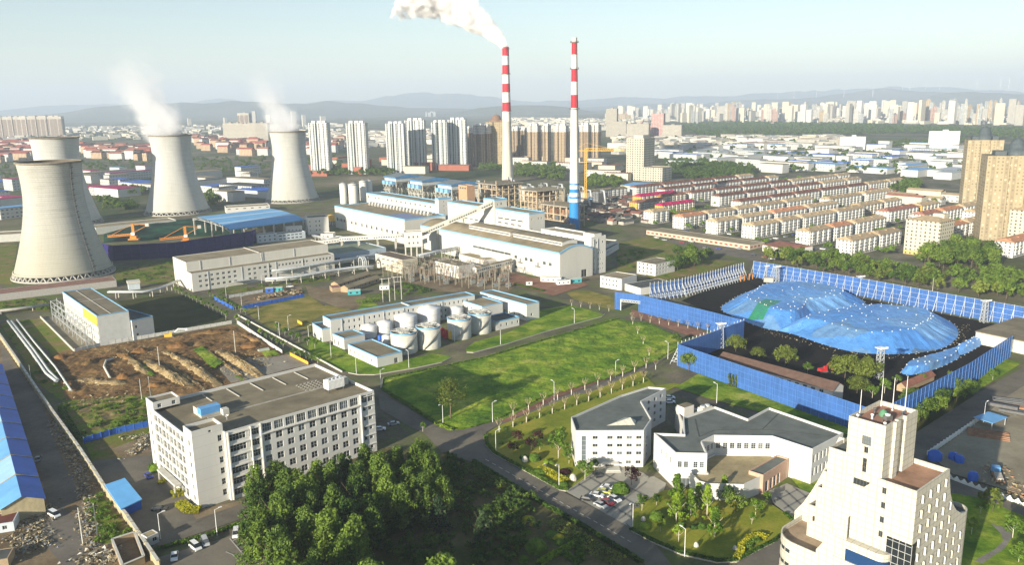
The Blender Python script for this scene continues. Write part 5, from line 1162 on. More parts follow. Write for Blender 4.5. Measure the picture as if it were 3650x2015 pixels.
for i,(x,y)in enumerate(((560,270),(650,255))):
 p=g('e',x,y);r_=tag(empty('pylon_frame',(p.x,p.y,0),R(20)),'tall white double pole frame, %s one beside the long white station block'%('left','right')[i],'pylon')
 for xx in(0,4.2):
  m_=MB();m_.bar((xx,0,0),(xx,0,15),.35)
  m_.build('pole',[conclight],r_)
 m_=MB();m_.bar((-1.5,0,14.6),(5.7,0,14.6),.3);m_.bar((-1.0,0,11.5),(5.2,0,11.5),.22);m_.build('crossarm',[conclight],r_)
q=rbld('gate_office','small white three storey building beside the blue fence gate','office',g('e',2195,70,7.6),g('e',2355,95,7.6),g('e',2460,60,7.6),7.6,roof=tanroof,par=.3);q.win(0,1.5,5.0,1.2,1.2,5,1,2.7,0,D);q.win(0,1.5,2.0,1.2,1.2,5,1,2.7,0,D);q.done()
q=rbld('gate_office','old white three storey house with brown roof among trees above the coal yard','office',g('f',38,60,8.5),g('f',160,80,8.5),g('f',250,45,8.5),8.5,roof=greyroof,par=.2);q.win(0,1.5,1.5,1.3,1.4,5,3,3.4,2.6,D);q.win(1,1.5,1.5,1.3,1.4,4,3,3.4,2.6,D);q.done()
q=rbld('gate_shed','low shed with dark roof behind the blue fence gate','shed',g('e',2380,130,4.5),g('e',2500,165,4.5),g('e',2700,110,4.5),4.5,roof=darkroof,par=.1);q.done()
for i,(pa,pb_,pc_,hh)in enumerate((((2445,760),(2576,700),(2600,760),7),((2440,830),(2600,740),(2650,800),5))):
 q=rbld('store_house','white low store %s to the right of the annex block'%('standing farther','standing nearer')[i],'plant store',g('l',*pa,hh),g('l',pb_[0],pb_[1],hh),g('l',pc_[0]-60,pc_[1]-110,hh),hh,W=14,wall=white,roof=tanroof if i==0 else darkroof);q.win(0,2,2,1.5,1.5,4,1,3.6,0,D);q.done()
# COAL YARD
def netmat(name,col,tr=.1,cols=2.2):
 m,nt,b=_new(name);uv=nt.nodes.new('ShaderNodeUVMap');sp=nt.nodes.new('ShaderNodeSeparateXYZ');nt.links.new(uv.outputs[0],sp.inputs[0])
 c=_ramp(nt,_noise(nt,.12,6,.7),[(.3,tuple(x*.65 for x in col)),(.7,tuple(min(1,x*1.15)for x in col))])
 c=_mix(nt,_math(nt,'MULTIPLY',_band(nt,sp.outputs[0],cols,.1),.4),c,tuple(min(1,x*1.5+.03)for x in col))
 c=_mix(nt,_math(nt,'MULTIPLY',_band(nt,sp.outputs[1],2.5,.04),.2),c,tuple(x*.6 for x in col))
 nt.links.new(c,b.inputs['Base Color']);b.inputs['Roughness'].default_value=.8
 tb=nt.nodes.new('ShaderNodeBsdfTransparent');mx=nt.nodes.new('ShaderNodeMixShader');mx.inputs[0].default_value=tr
 nt.links.new(b.outputs[0],mx.inputs[1]);nt.links.new(tb.outputs[0],mx.inputs[2]);nt.links.new(mx.outputs[0],nt.nodes['Material Output'].inputs[0]);return m
nb=netmat('blue_netting',(.045,.15,.44),.25)
lpost=mat('pale_blue_post',(.10,.24,.58),.6,.1);wpost=mat('white_post',(.62,.66,.68),.5,.1)
F_='f';FH=10.3
screen('windbreak_fence','blue netting fence from the yard gate along the young street trees',[g('e',2485,345),g('f',545,522),g('f',735,578)],FH,nb,4.6,lpost,over=.1,pw=.16)
screen('windbreak_fence','short blue netting fence with braced white posts jutting out towards the big willow',[g('f',735,578),g('f',305,745)],FH,nb,3.0,wpost,braces=-1,over=1.0,pw=.2)
screen('windbreak_fence','long blue netting fence in front of the brown roofed house, behind the angular hall',[g('f',305,745),g('f',450,800),g('f',1455,1168),g('f',1600,1222)],FH,nb,3.6,lpost,over=.1,pw=.12)
screen('windbreak_fence','blue netting fence partly in the shadow of the cream tower, along the right road',[g('f',1600,1222),g('f',2200,885),g('f',2478,690)],FH,nb,3.4,lpost,over=.1,pw=.14)
screen('windbreak_fence','blue netting fence with dense braced posts at the upper left of the coal yard',[g('f',120,318),g('f',330,285),g('f',730,175)],FH,nb,3.0,wpost,braces=-1,over=1.2,pw=.2)
screen('windbreak_fence','longest blue netting fence, in front of the dark tree belt',[g('f',800,160),g('f',1500,285),g('f',2000,385),g('f',2500,480),g('f',3300,640)],FH+.6,nb,5.2,wpost,over=.3,braces=-1,pw=.17)
gp_=g('e',2400,335);gr_=tag(empty('yard_gate',(gp_.x,gp_.y,0),R(-30)),'white lattice gate frame under blue netting at the yard entrance','gate')
m_=MB();m_.prism([(-8,0),(-4,0),(-4,.15),(-8,.15)],0,10.4,0);m_.prism([(-4,0),(9,0),(9,.15),(-4,.15)],6.5,10.4,0,bottom=True);m_.build('netting_panel',[nb],gr_)
for x in(-4,9):
 m_=MB();m_.bar((x,-.3,0),(x,-.3,6.5),.4);m_.build('post',[wpost],gr_)
m_=MB()
for k in range(8):m_.bar((-4+k*1.62,-.3,5.2),(-2.4+k*1.62,-.3,6.5),.14);m_.bar((-4+k*1.62,-.3,6.5),(-2.4+k*1.62,-.3,5.2),.14)
m_.bar((-4,-.3,5.2),(9,-.3,5.2),.18);m_.bar((-4,-.3,6.5),(9,-.3,6.5),.18);m_.build('lattice_girder',[wpost],gr_)
def tarp(gx=None):
 m,nt,b=_new('tarpaulins');tc=nt.nodes.new('ShaderNodeTexCoord')
 def vor(scale,feat='F1',rnd=1.0):
  v=nt.nodes.new('ShaderNodeTexVoronoi');v.inputs['Scale'].default_value=scale;v.feature=feat;v.inputs['Randomness'].default_value=rnd;v.voronoi_dimensions='2D';nt.links.new(tc.outputs['Object'],v.inputs[0]);return v
 v=vor(.055,rnd=.8);sp=nt.nodes.new('ShaderNodeSeparateColor');nt.links.new(v.outputs['Color'],sp.inputs[0])
 c=_ramp(nt,sp.outputs[0],[(0,(.06,.22,.58)),(.25,(.11,.31,.68)),(.42,(.08,.26,.62)),(.6,(.17,.36,.64)),(.7,(.08,.14,.22)),(.82,(.13,.34,.72))])
 if gx:
  o3=nt.nodes.new('ShaderNodeSeparateXYZ');nt.links.new(tc.outputs['Object'],o3.inputs[0]);ca,sa=.62,.78
  al=_math(nt,'ADD',_math(nt,'MULTIPLY',_math(nt,'SUBTRACT',o3.outputs[0],gx[0]),ca),_math(nt,'MULTIPLY',_math(nt,'SUBTRACT',o3.outputs[1],gx[1]),sa));ac=_math(nt,'SUBTRACT',_math(nt,'MULTIPLY',_math(nt,'SUBTRACT',o3.outputs[0],gx[0]),sa),_math(nt,'MULTIPLY',_math(nt,'SUBTRACT',o3.outputs[1],gx[1]),ca))
  c=_mix(nt,_math(nt,'MULTIPLY',_math(nt,'LESS_THAN',_math(nt,'ABSOLUTE',ac),4.5),_math(nt,'LESS_THAN',_math(nt,'ABSOLUTE',al),13)),c,(.03,.24,.10))
 c=_mix(nt,_math(nt,'MULTIPLY',_ramp(nt,_noise(nt,.25,8,.72),[(.42,(0,0,0)),(.66,(1,1,1))]),.45),c,(.04,.11,.28))
 v.distance='CHEBYCHEV'
 nt.links.new(c,b.inputs['Base Color']);b.inputs['Roughness'].default_value=.45
 bp=nt.nodes.new('ShaderNodeBump');bp.inputs['Distance'].default_value=.5;nt.links.new(_noise(nt,.5,6,.7,(1,.4,1)),bp.inputs['Height']);nt.links.new(bp.outputs[0],b.inputs['Normal']);return m
gq_=P('f',(555,378),(640,320),(745,262),(880,235),(1150,232),(1420,268),(1560,330),(1480,380),(1250,440),(1100,530),(960,520),(870,505),(760,465));gc_=sum(mark(gq_),Vector((0,0)))/len(gq_);tm=tarp();tmg=tarp(tuple(g('f',870,430)-gc_))
def plateau(name,label,pts,h,run,cat,m,seed):
 pts=mark(pts);per=[];Lt=sum((pts[i]-pts[i-1]).length for i in range(len(pts)));c0=sum(pts,Vector((0,0)))/len(pts)
 for it in range(2):
  q=[]
  for i in range(len(pts)):a,b=pts[i],pts[(i+1)%len(pts)];q+=[a.lerp(b,.25),a.lerp(b,.75)]
  pts=q
 for i in range(len(pts)):
  a,b=pts[i],pts[(i+1)%len(pts)];k=max(1,int((b-a).length/2.2));per+=[a.lerp(b,j/k)for j in range(k)]
 m_=MB();rings=[];N_=len(per)
 for r_ in range(31):
  t=r_/30;ring=[]
  for p in per:
   q=c0+(p-c0)*(1-t);e_=(p-q).length;z=h*min(1,e_/run)+.35*min(1,max(0,e_-run)/12)
   nz=noise.noise(Vector((q.x*.04,q.y*.04,seed)))*1.6+noise.noise(Vector((q.x*.25,q.y*.25,seed)))*.7
   z=max(.03,z+nz*min(1,e_/run)*.5-abs(noise.noise(Vector((p.x*.16,p.y*.16,seed+5))))*1.6*math.sin(min(1,e_/run)*math.pi));ring.append((q.x-c0.x,q.y-c0.y,z))
  rings.append(ring)
 for r_ in range(30):
  for i in range(N_):j=(i+1)%N_;m_.face([rings[r_][i],rings[r_][j],rings[r_+1][j],rings[r_+1][i]],0)
 sb=MB();rr=random.Random(seed);s_=.2
 for r_ in range(0,27):
  for i in range(N_):
   v=Vector(rings[r_][i]);e_=(Vector(per[i])-c0-v.xy).length;edge=abs(e_-run)<(per[i]-c0).length/60
   if(r_==0 and i%2==0)or(edge and i%3==0)or rr.random()<(.035*(1-r_/30)if e_>run else .006):sb.box(v.x-s_,v.y-s_*.8,v.z-.1,v.x+s_,v.y+s_*.8,v.z+.35)
 tag(sb.build('sandbags',[mat('sandbag',(.70,.71,.68),.9,.05)],None,(c0.x,c0.y,0)),'white sandbags weighing down the sheets of the '+{3:'farther coal heap',8:'nearer coal heap',12:'narrow coal strip'}[seed],'sandbags',None,'stuff')
 o=m_.build(name,[m],None,(c0.x,c0.y,0));return tag(o,label,cat,'tarpaulin covered coal heaps')
plateau('coal_heap','tarpaulin covered coal heap, farther one with a green sheet and a dark split',P('f',(555,378),(640,320),(745,262),(880,235),(1150,232),(1420,268),(1560,330),(1480,380),(1250,440),(1100,530),(960,520),(870,505),(760,465)),7.6,15,'coal heap',tmg,3)
plateau('coal_heap','tarpaulin covered coal heap, larger nearer one dotted with white sandbags',P('f',(900,505),(1060,540),(1250,610),(1470,668),(1760,678),(2010,652),(2120,600),(2165,530),(2110,455),(1980,420),(1700,385),(1450,385),(1150,430)),7.6,15,'coal heap',tm,8)
plateau('coal_heap','narrow strip of blue tarpaulin over coal along the right fence',P('f',(1745,775),(1900,735),(2150,640),(2400,520),(2470,515),(2300,610),(2050,760),(1800,825)),3,5,'coal heap',tm,12)
def lattice_mast(label,p,h):
 r_=tag(empty('floodlight_mast',(p.x,p.y,0),R(20)),label,'light mast','lattice floodlight masts of the coal yard');m_=MB();a,b=1.3,.9
 for sx,sy in((-1,-1),(1,-1),(1,1),(-1,1)):m_.bar((sx*a,sy*a,0),(sx*b,sy*b,h),.22)
 n=int(h/2)
 for i in range(n):
  z0,z1=h*i/n,h*(i+1)/n;r0,r1=a+(b-a)*i/n,a+(b-a)*(i+1)/n
  for(sx,sy),(tx,ty)in(((-1,-1),(1,-1)),((1,-1),(1,1)),((1,1),(-1,1)),((-1,1),(-1,-1))):m_.bar((sx*r0,sy*r0,z0),(tx*r1,ty*r1,z1),.13);m_.bar((tx*r0,ty*r0,z0),(sx*r1,sy*r1,z1),.13)
 m_.build('lattice',[steel],r_);m_=MB();m_.box(-1.8,-1.8,h,1.8,1.8,h+.2,bottom=True)
 for k in range(4):m_.box(-1.7+k*.95,-2.1,h+.2,-1.0+k*.95,-1.6,h+.9,bottom=True)
 m_.build('lamp_platform',[whitep],r_)
for lb,x,y,h in(('nearest mast, standing by the red digger',1622,835,14),('mast among the braced posts beside the willow',580,632,12.5),('mast at the long back fence, left of the round tree',948,208,11.5),('mast at the long back fence in its middle',1495,268,10.5),('mast at the long back fence near the right edge',2310,462,12),('mast in the far corner beside the orange gate',890,175,9)):lattice_mast('lattice floodlight '+lb,g('f',x,y),h)
def gable(name,label,cat,a,b,c,he,hr,wm,rm,ov=.5,W=None,group=None,hip=0.0):
 o2,rz,L,Wd=rect3(a,b,c);Wd=W or Wd;r_=tag(empty(name,(o2.x,o2.y,0),rz),label,cat,group);m_=MB()
 m_.prism([(0,0),(L,0),(L,Wd),(0,Wd)],0,he,0,top=False)
 if hip<=0:m_.face([(0,Wd,he),(0,0,he),(0,Wd/2,hr)],0);m_.face([(L,0,he),(L,Wd,he),(L,Wd/2,hr)],0)
 m_.build('wall',[wm],r_);m_=MB();d=-.15;x0,x1=-ov,L+ov;r0,r1=x0+hip,x1-hip
 for s in(0,1):
  f=[(x0,-ov,he+d),(x1,-ov,he+d),(r1,Wd/2,hr+.1),(r0,Wd/2,hr+.1)]if not s else[(x1,Wd+ov,he+d),(x0,Wd+ov,he+d),(r0,Wd/2,hr+.1),(r1,Wd/2,hr+.1)]
  m_.face(f,0)
 if hip>0:m_.face([(x1,-ov,he+d),(x1,Wd+ov,he+d),(r1,Wd/2,hr+.1)]);m_.face([(x0,Wd+ov,he+d),(x0,-ov,he+d),(r0,Wd/2,hr+.1)])
 m_.build('roof',[rm],r_);return r_,L,Wd
r_,L,Wd=gable('long_house','long white house with dark brown gable roof just behind the front blue fence','house',g('f',570,720,5),g('f',1320,930,5),g('f',1370,880,5),6.5,8.8,white,mat('brown_tile',(.13,.08,.06),.9,.3,.5),W=8)
for k in range(14):mobj('window',win_mesh(1.8,1.6,W2),r_,(2+k*(L-4)/14,-.06,1.2));mobj('window',win_mesh(1.8,1.6,W2),r_,(2+k*(L-4)/14,-.06,4.2))
gable('brick_shed','small red brown roofed shed beside the tarpaulin strip inside the right fence','shed',g('f',1800,880,3),g('f',1990,800,3),g('f',1960,775,3),2.6,4.2,MATS['old_brick'],redroof)
p=g('f',1255,790);dg=tag(empty('digger',(p.x,p.y,0),R(20)),'red digger parked between the trees on black coal ground','digger')
m_=MB();m_.box(-2,-1.3,.1,2,-.7,.9);m_.box(-2,.7,.1,2,1.3,.9);m_.build('track',[darksteel],dg)
m_=MB();m_.box(-1.8,-1.3,.95,1.6,1.3,2.0);m_.box(.2,-1.2,2.0,1.5,0,3.1);m_.build('body',[redp],dg)
m_=MB();m_.bar((1.5,.5,1.6),(4,.5,4.2),.45);m_.bar((4,.5,4.2),(6,.5,1.2),.35);m_.box(5.4,0,.3,6.4,1,1.2);m_.build('arm',[redp],dg)
for i,(x,y)in enumerate(((730,192),(785,180))):
 p=g('f',x,y);m_=MB();m_.bar((-2,0,0),(-2,0,4.5),.5);m_.bar((2,0,0),(2,0,4.5),.5);m_.bar((-2,0,4.2),(2,0,4.2),.6);o=m_.build('wash_gate',[orangep],None,(p.x,p.y,0),R(40));tag(o,'orange steel portal at the far corner of the coal yard, %s one'%('lower left','upper right')[i],'portal')
p=g('f',900,195);m_=MB();m_.box(-3,-2,0,3,2,3);m_.box(-3.2,-2.2,3,3.2,2.2,3.2);o=m_.build('concrete_hut',[conc],None,(p.x,p.y,0),R(-20));tag(o,'small grey concrete hut in the far corner of the coal yard','hut')
# WALLS AND LOW FENCES
def wall(name,label,pts,h,t,m,cat='wall',cap=None,piers=0,pm=None):
 o2=pts[0];r_=tag(empty(name,(o2.x,o2.y,0)),label,cat);b=MB();c=MB();q=MB()
 for i in range(len(pts)-1):
  A,B_=pts[i]-o2,pts[i+1]-o2;u=(B_-A).normalized();n=Vector((-u.y,u.x));k=max(1,int((B_-A).length/12))
  b.prism([tuple(A-n*t/2),tuple(B_-n*t/2),tuple(B_+n*t/2),tuple(A+n*t/2)],0,h,0)
  if cap:c.prism([tuple(A-n*t*.9),tuple(B_-n*t*.9),tuple(B_+n*t*.9),tuple(A+n*t*.9)],h,h+.15,0,bottom=True)
  if piers:
   kk=int((B_-A).length/piers)
   for j in range(kk+1):p=A+u*piers*j;q.box(p.x-t*.8,p.y-t*.8,0,p.x+t*.8,p.y+t*.8,h+.25)
 b.build('wall_panel',[m],r_)
 if cap:c.build('coping',[cap],r_)
 if piers:q.build('pier',[pm or m],r_)
 return r_
tanwall=mat('lime_wall',(.42,.36,.22),.9,.25,.5)
wall('boundary_wall','long tan boundary wall between the alley and the office grounds',P('d',(-150,330),(0,540),(110,700),(310,1000))+P('g',(400,180),(490,305),(600,460),(695,605),(780,740),(880,880),(960,980),(1060,1130),(1200,1340)),2.6,.5,tanwall,cap=conclight,piers=6)
wfence=mat('white_fence',(.60,.59,.54),.8,.15)
wall('site_fence','white panel fence between the excavation and the scaffolded hall',P('d',(565,648),(765,600),(1170,530),(1745,432)),1.9,.15,wfence,'fence',piers=3.2,pm=conc)
wall('site_fence','white panel fence along the tree lined road beside the excavation',P('d',(1790,435),(1950,545),(2125,660)),2.0,.15,wfence,'fence',piers=3.2,pm=conc)
wall('low_wall','low pale wall along the verge below the scaffolding',P('d',(305,388),(560,645)),1.2,.4,conclight)
wall('site_barrier','yellow orange barrier between parked materials and the tree lined road',P('d',(2185,672),(2320,742)),1.5,.15,yellowp,'barrier',piers=2.2)
wall('site_barrier','short yellow orange barrier at the edge of the dry field',P('d',(2240,425),(2275,445)),1.7,.15,yellowp,'barrier')
bh=mat('blue_hoarding',(.035,.13,.50),.6,.2,.3)
wall('hoarding','blue hoarding between the timber yard and the dry field',P('d',(1832,322),(2290,232)),2.2,.15,bh,'hoarding',piers=3,pm=bh)
wall('hoarding','blue hoarding between weeds and debris next to the office block',P('g',(635,385),(880,310),(1165,245)),2.3,.15,bh,'hoarding',piers=3,pm=bh)
wall('hoarding','short blue hoarding behind the roadside trees of the dark field',P('d',(1615,250),(1760,330)),2.0,.15,bh,'hoarding',piers=3,pm=bh)
wall('site_fence','pale fence at the left side of the timber yard',P('n',(780,1085),(1210,1010)),1.9,.15,wfence,'fence',piers=3.2,pm=conc)
wall('service_kerb','pale low wall beside the tree lined road in front of the station',P('d',(1790,370),(2576,800))[:2],.8,.35,conclight)
wall('street_wall','white battlemented wall between the right road and the storage yard',P('f',(1945,1335),(2310,1085)),1.6,.3,mat('wall_white',(.68,.70,.66),.8,.1),piers=2.6)
sc=[P('i',(2085,570),(2640,770))[i]for i in(0,1)];d_=sc[1]-sc[0];L=d_.length;r_=tag(empty('scalloped_fence',(sc[0].x,sc[0].y,0),math.atan2(d_.y,d_.x)),'white scalloped fence between the storage yard and the garden road','fence');ns=11
for i in range(ns):
 x0,x1=L*i/ns,L*(i+1)/ns;m_=MB();K=10;pr=[(x0+(x1-x0)*k/K,1.9-1.15*math.sin(math.pi*k/K))for k in range(K+1)]
 for k in range(K):(a0,h0),(a1,h1)=pr[k],pr[k+1];m_.prism([(a0,0),(a1,0),(a1,.25),(a0,.25)],0,(h0+h1)/2)
 m_.build('panel',[MATS['wall_white']],r_)
q=rbld('conveyor_shed','long corrugated shed with rusty red roof at the foot of the nearest cooling tower','shed',g('d',-300,245,4.5),g('d',875,105,4.5),g('d',870,70,4.5),4.5,wall=mat('corrugated',(.40,.38,.35),.8,.2,1),roof=mat('rusty_roof',(.26,.14,.10),.9,.45,.25),par=.1);q.done()
p=g('d',1010,170);kb_=tag(empty('kiosk',(p.x,p.y,0),R(30)),'small white and turquoise plant hut below the coal fence','hut');m_=MB();m_.box(-3.5,-3,0,3.5,3,4.2);m_.build('wall',[MATS['bluish_wall']],kb_);m_=MB();m_.box(-3.9,-3.4,4.2,3.9,3.4,5.8,bottom=True);m_.build('roof',[conclight],kb_)
e1,e0,rg=g('g',330,797,5.2),g('g',95,57,5.2),g('g',165,800,7.6)
dd=(e0-e1);L=dd.length;u=dd/L;n=Vector((-u.y,u.x));half=abs((rg-e1).dot(n));sg=1 if(rg-e1).dot(n)>0 else-1
r_=tag(empty('blue_shed',(e1.x,e1.y,0),math.atan2(u.y,u.x)),'long shed with bright blue gable roof at the left edge beside the alley','shed')
m_=MB();y1=sg*half;poly=[(0,0),(L+60,0),(L+60,2*y1),(0,2*y1)];poly=poly if sg>0 else list(reversed(poly));m_.prism(poly,0,5.0,0,top=False);f_=[(0,0,5.0),(0,2*y1,5.0),(0,y1,7.5)];m_.face(f_);m_.build('wall',[tanwall],r_)
for s_,(mm,nm)in enumerate(((bluesheet,'roof'),(lightbluesheet,'roof'))):
 m_=MB();nseg=9
 for k in range(nseg):
  xa,xb=-.6+(L+60)*k/nseg,-.6+(L+60)*(k+1)/nseg-.12;lift=.05*(k%2)
  if s_==0:m_.face([(xa,-.5*sg,5.05+lift),(xb,-.5*sg,5.05+lift),(xb,y1,7.65+lift),(xa,y1,7.65+lift)],0)
  else:m_.face([(xa,y1,7.65+lift),(xb,y1,7.65+lift),(xb,(2*half+.5)*sg,5.05+lift),(xa,(2*half+.5)*sg,5.05+lift)],k%3==1)
 m_.build(nm,[mm,mat('faded_blue_sheet',(.30,.50,.72),.5,.15)],r_)
m_=MB()
for k in range(1,9):
 x=-.6+(L+60)*k/9;m_.bar((x,-.5*sg,5.2),(x,y1,7.8),.5,0,.12);m_.bar((x,y1,7.8),(x,2*y1,5.3),.5,0,.12)
m_.build('roof_seam',[tanwall],r_)
c4=P('g',(800,692),(932,646),(1058,800),(915,868),z=3.4);o2=c4[3];u_=c4[2]-c4[3];rz=math.atan2(u_.y,u_.x);L=u_.length;sk=lambda p:((p-o2).rotated_(rz)if False else Vector(((p-o2).x*math.cos(rz)+(p-o2).y*math.sin(rz),-(p-o2).x*math.sin(rz)+(p-o2).y*math.cos(rz))));q4=[sk(c4[k])for k in(3,2,1,0)];r_=tag(empty('blue_shed',(o2.x,o2.y,0),rz),'small flat blue roofed shed with ribbed blue end beside the boundary wall','shed')
m_=MB();m_.prism([tuple(p)for p in q4],0,2.9);m_.build('wall',[bluesheet],r_);m_=MB()
for k in range(14):m_.box(.1+k*L/14,-.06,.1,.1+k*L/14+.12,-.01,2.8)
m_.build('rib',[bluep],r_);m_=MB();o4=inset(q4,-.35);m_.prism([tuple(p)for p in o4],2.95,3.25,bottom=True);m_.build('roof',[mat('bright_blue_sheet',(.14,.42,.78),.5,.12,.3)],r_)
q=rbld('gatehouse','small white gatehouse with tan flat roof beside the boundary wall','gatehouse',g('g',1062,1068,3),g('g',1105,1095,3),g('g',1200,1062,3),3,roof=mat('tan_felt',(0,0,0)),par=.1);q.win(1,1.5,1,1.3,1.2,1,1,0,0,W2);q.done()
wall('roofless_room','low brick walls of a roofless yard room at the bottom edge',P('g',(850,1160),(1020,1105),(1090,1290),(930,1360),(850,1160)),2.2,.35,MATS['old_brick'],cap=conclight)
q=rbld('small_house','white hut with dark red roof at the left edge by scrap heaps','house',g('g',-60,1000,3),g('g',100,975,3),g('g',95,960,3),3,W=7,wall=MATS['bluish_wall'],roof=mat('dark_red',(.16,.05,.04),.9,.2),par=.05);q.win(0,2.4,1,1.2,1.2,1,1,0,0,W2);q.done()
q=rbld('small_house','broken grey roofed hut at the lower left corner','house',g('g',-60,1190,2.8),g('g',105,1165,2.8),g('g',120,1200,2.8),2.8,W=6,wall=MATS['old_brick'],roof=darkroof,par=.1);q.done()
# EXCAVATION
def mound(label,pts,h,m=soil,cat='earth mound',nm='earth_mound',seed=0):
 per=[];pts=mark(pts)
 for it in range(2):
  q=[]
  for i in range(len(pts)):a,b=pts[i],pts[(i+1)%len(pts)];q+=[a.lerp(b,.25),a.lerp(b,.75)]
  pts=q
 for i in range(len(pts)):
  a,b=pts[i],pts[(i+1)%len(pts)];k=max(1,int((b-a).length/1.0));per+=[a.lerp(b,j/k)for j in range(k)]
 c0=sum(per,Vector((0,0)))/len(per);m_=MB();rings=[];N_=len(per)
 for r_ in range(11):
  t=r_/10;ring=[]
  for p in per:
   q=c0+(p-c0)*(1-t*.98);z=h*.85*math.sin(min(1,t*1.15)*math.pi/2)+(noise.noise(Vector((q.x*.3,q.y*.3,seed)))*.9+noise.noise(Vector((q.x,q.y,seed)))*.45)*min(1,t*4)*min(1,h*.7);ring.append((q.x-c0.x,q.y-c0.y,max(.01,z)))
  rings.append(ring)
 for r_ in range(10):
  for i in range(N_):j=(i+1)%N_;m_.face([rings[r_][i],rings[r_][j],rings[r_+1][j],rings[r_+1][i]],0,sm=True)
 m_.face(rings[-1],0);o=m_.build(nm,[m],None,(c0.x,c0.y,0));tag(o,label,cat,'earth and rubble mounds');return o
dirt2=ground_mat('pale_spoil',[(.3,(.12,.085,.035)),(.5,(.26,.18,.08)),(.7,(.38,.29,.15))],.1,.8,.35,bump=.3,speck=(1.6,(.5,.47,.38),.64))
brown2=ground_mat('fresh_earth',[(.3,(.12,.06,.022)),(.7,(.26,.14,.055))],.12,1,.35,bump=.3)
def ridge(lb,k,a,b,w,h,m,seed):A,B_=g(k,*a),g(k,*b);u=(B_-A).normalized();n=Vector((-u.y,u.x))*w;mound(lb,[A-n,B_-n,B_+u*w,B_+n,A+n,A-u*w],h,m,seed=seed)
ridge('long ridge of pale spoil and rubble, leftmost of the long ridges','d',(1060,700),(1480,940),3.4,2.6,dirt2,1)
ridge('long ridge of yellowish spoil in the middle of the excavation','d',(1320,680),(1650,905),3.2,2.8,dirt2,2)
ridge('long ridge of tan spoil, rightmost, running down to the office','d',(1630,630),(1980,840),3.2,2.6,dirt2,3)
ridge('narrow rubble row between the two right ridges','d',(1510,610),(1850,850),1.1,1.2,dirt2,4)
ridge('narrow rubble row between the two left ridges','d',(1230,720),(1560,950),1.6,1.3,dirt2,14)
ridge('short mixed spoil ridge beside the curved drain','d',(960,700),(1130,830),2.8,2.0,dirt2,5)
ridge('wide brown bank at the top edge of the excavation','d',(1420,530),(1720,490),3.5,2.6,soil,6)
ridge('rough rubble bank at the lower edge of the excavation','d',(600,860),(960,900),3.8,1.8,dirt2,7)
ridge('tan spoil ridge beside the small green strip','d',(1230,640),(1440,760),2.2,1.8,dirt2,16)
ridge('broken brown ridge at the left of the excavation','d',(620,760),(760,700),3,2.0,soil,17)
ridge('dark brown ridge behind the curved drain','d',(880,660),(1010,720),2.6,2.2,soil,18)
ridge('low brown bank beside the fence of the tree lined road','d',(1800,500),(2000,600),2.4,1.8,soil,19)
ridge('low rubble strip across the weedy ground','d',(560,1060),(1000,1010),2.4,1.0,dirt2,15)
for i,(x,y,w,h,lb)in enumerate(((1060,650,6,2.6,'pointed brown earth heap at the top of the leftmost ridges'),(1340,610,7,2.9,'largest pointed earth heap by the fence'),(1890,605,7,2.4,'sunlit brown earth heap near the glass frame'),(450,700,5,2.6,'dark earth heap at the end of the lagged pipes'),(930,850,4,3.0,'brown earth heap below the curved drain'),(1170,905,4,2.4,'tan earth heap close to the office corner'))):
 p=g('d',x,y);mound(lb,[p+Vector((w*math.cos(a),w*.8*math.sin(a)))for a in[k*math.pi/4 for k in range(8)]],h,brown2,seed=20+i)
p=g('d',1985,645);m_=MB();
for k in range(9):a0,a1=math.pi*k/9,math.pi*(k+1)/9;m_.face([(-2.6,1.6*math.cos(a0),1.9*math.sin(a0)),(2.6,1.6*math.cos(a0),1.9*math.sin(a0)),(2.6,1.6*math.cos(a1),1.9*math.sin(a1)),(-2.6,1.6*math.cos(a1),1.9*math.sin(a1))][::-1])
for sx in(-2.6,2.6):m_.face([(sx,1.6*math.cos(math.pi*k/9),1.9*math.sin(math.pi*k/9))for k in range(10)][::-1 if sx>0 else 1])
o=m_.build('greenhouse',[mat('dusty_film',(.38,.40,.33),.5,.15)],None,(p.x,p.y,0),R(35));tag(o,'small round topped film greenhouse beside the excavation','greenhouse')
pts_=[g('d',x,y)for x,y in((830,855),(785,770),(800,725),(855,710))];o2=pts_[0];m_=MB();m_.tube([(p.x-o2.x,p.y-o2.y,1.0)for p in pts_],.5,0,8);o=m_.build('drain_channel',[conclight],None,(o2.x,o2.y,0));tag(o,'curved pale concrete drain channel in dark soil','drain')
p=g('d',1275,540);ex=tag(empty('digger',(p.x,p.y,0),R(15)),'yellow digger with raised white arm by the fence','digger');m_=MB();m_.box(-2.4,-1.4,.1,2.4,1.4,1.0);m_.build('track',[darksteel],ex);m_=MB();m_.box(-2.2,-1.3,1.0,1.6,1.3,2.3);m_.box(.3,-1.2,2.3,1.6,.1,3.2);m_.build('body',[yellowp],ex);m_=MB();m_.bar((1.6,.6,1.9),(4.6,.6,4.6),.5);m_.bar((4.6,.6,4.6),(8.6,.6,4.2),.4);m_.box(8.2,.1,3.4,9.2,1.1,4.4);m_.build('arm',[whitep],ex)
rub=ground_mat('rubble_mix',[(.3,(.12,.095,.055)),(.5,(.27,.22,.13)),(.72,(.48,.43,.32))],.5,2.2,.5,bump=.3)
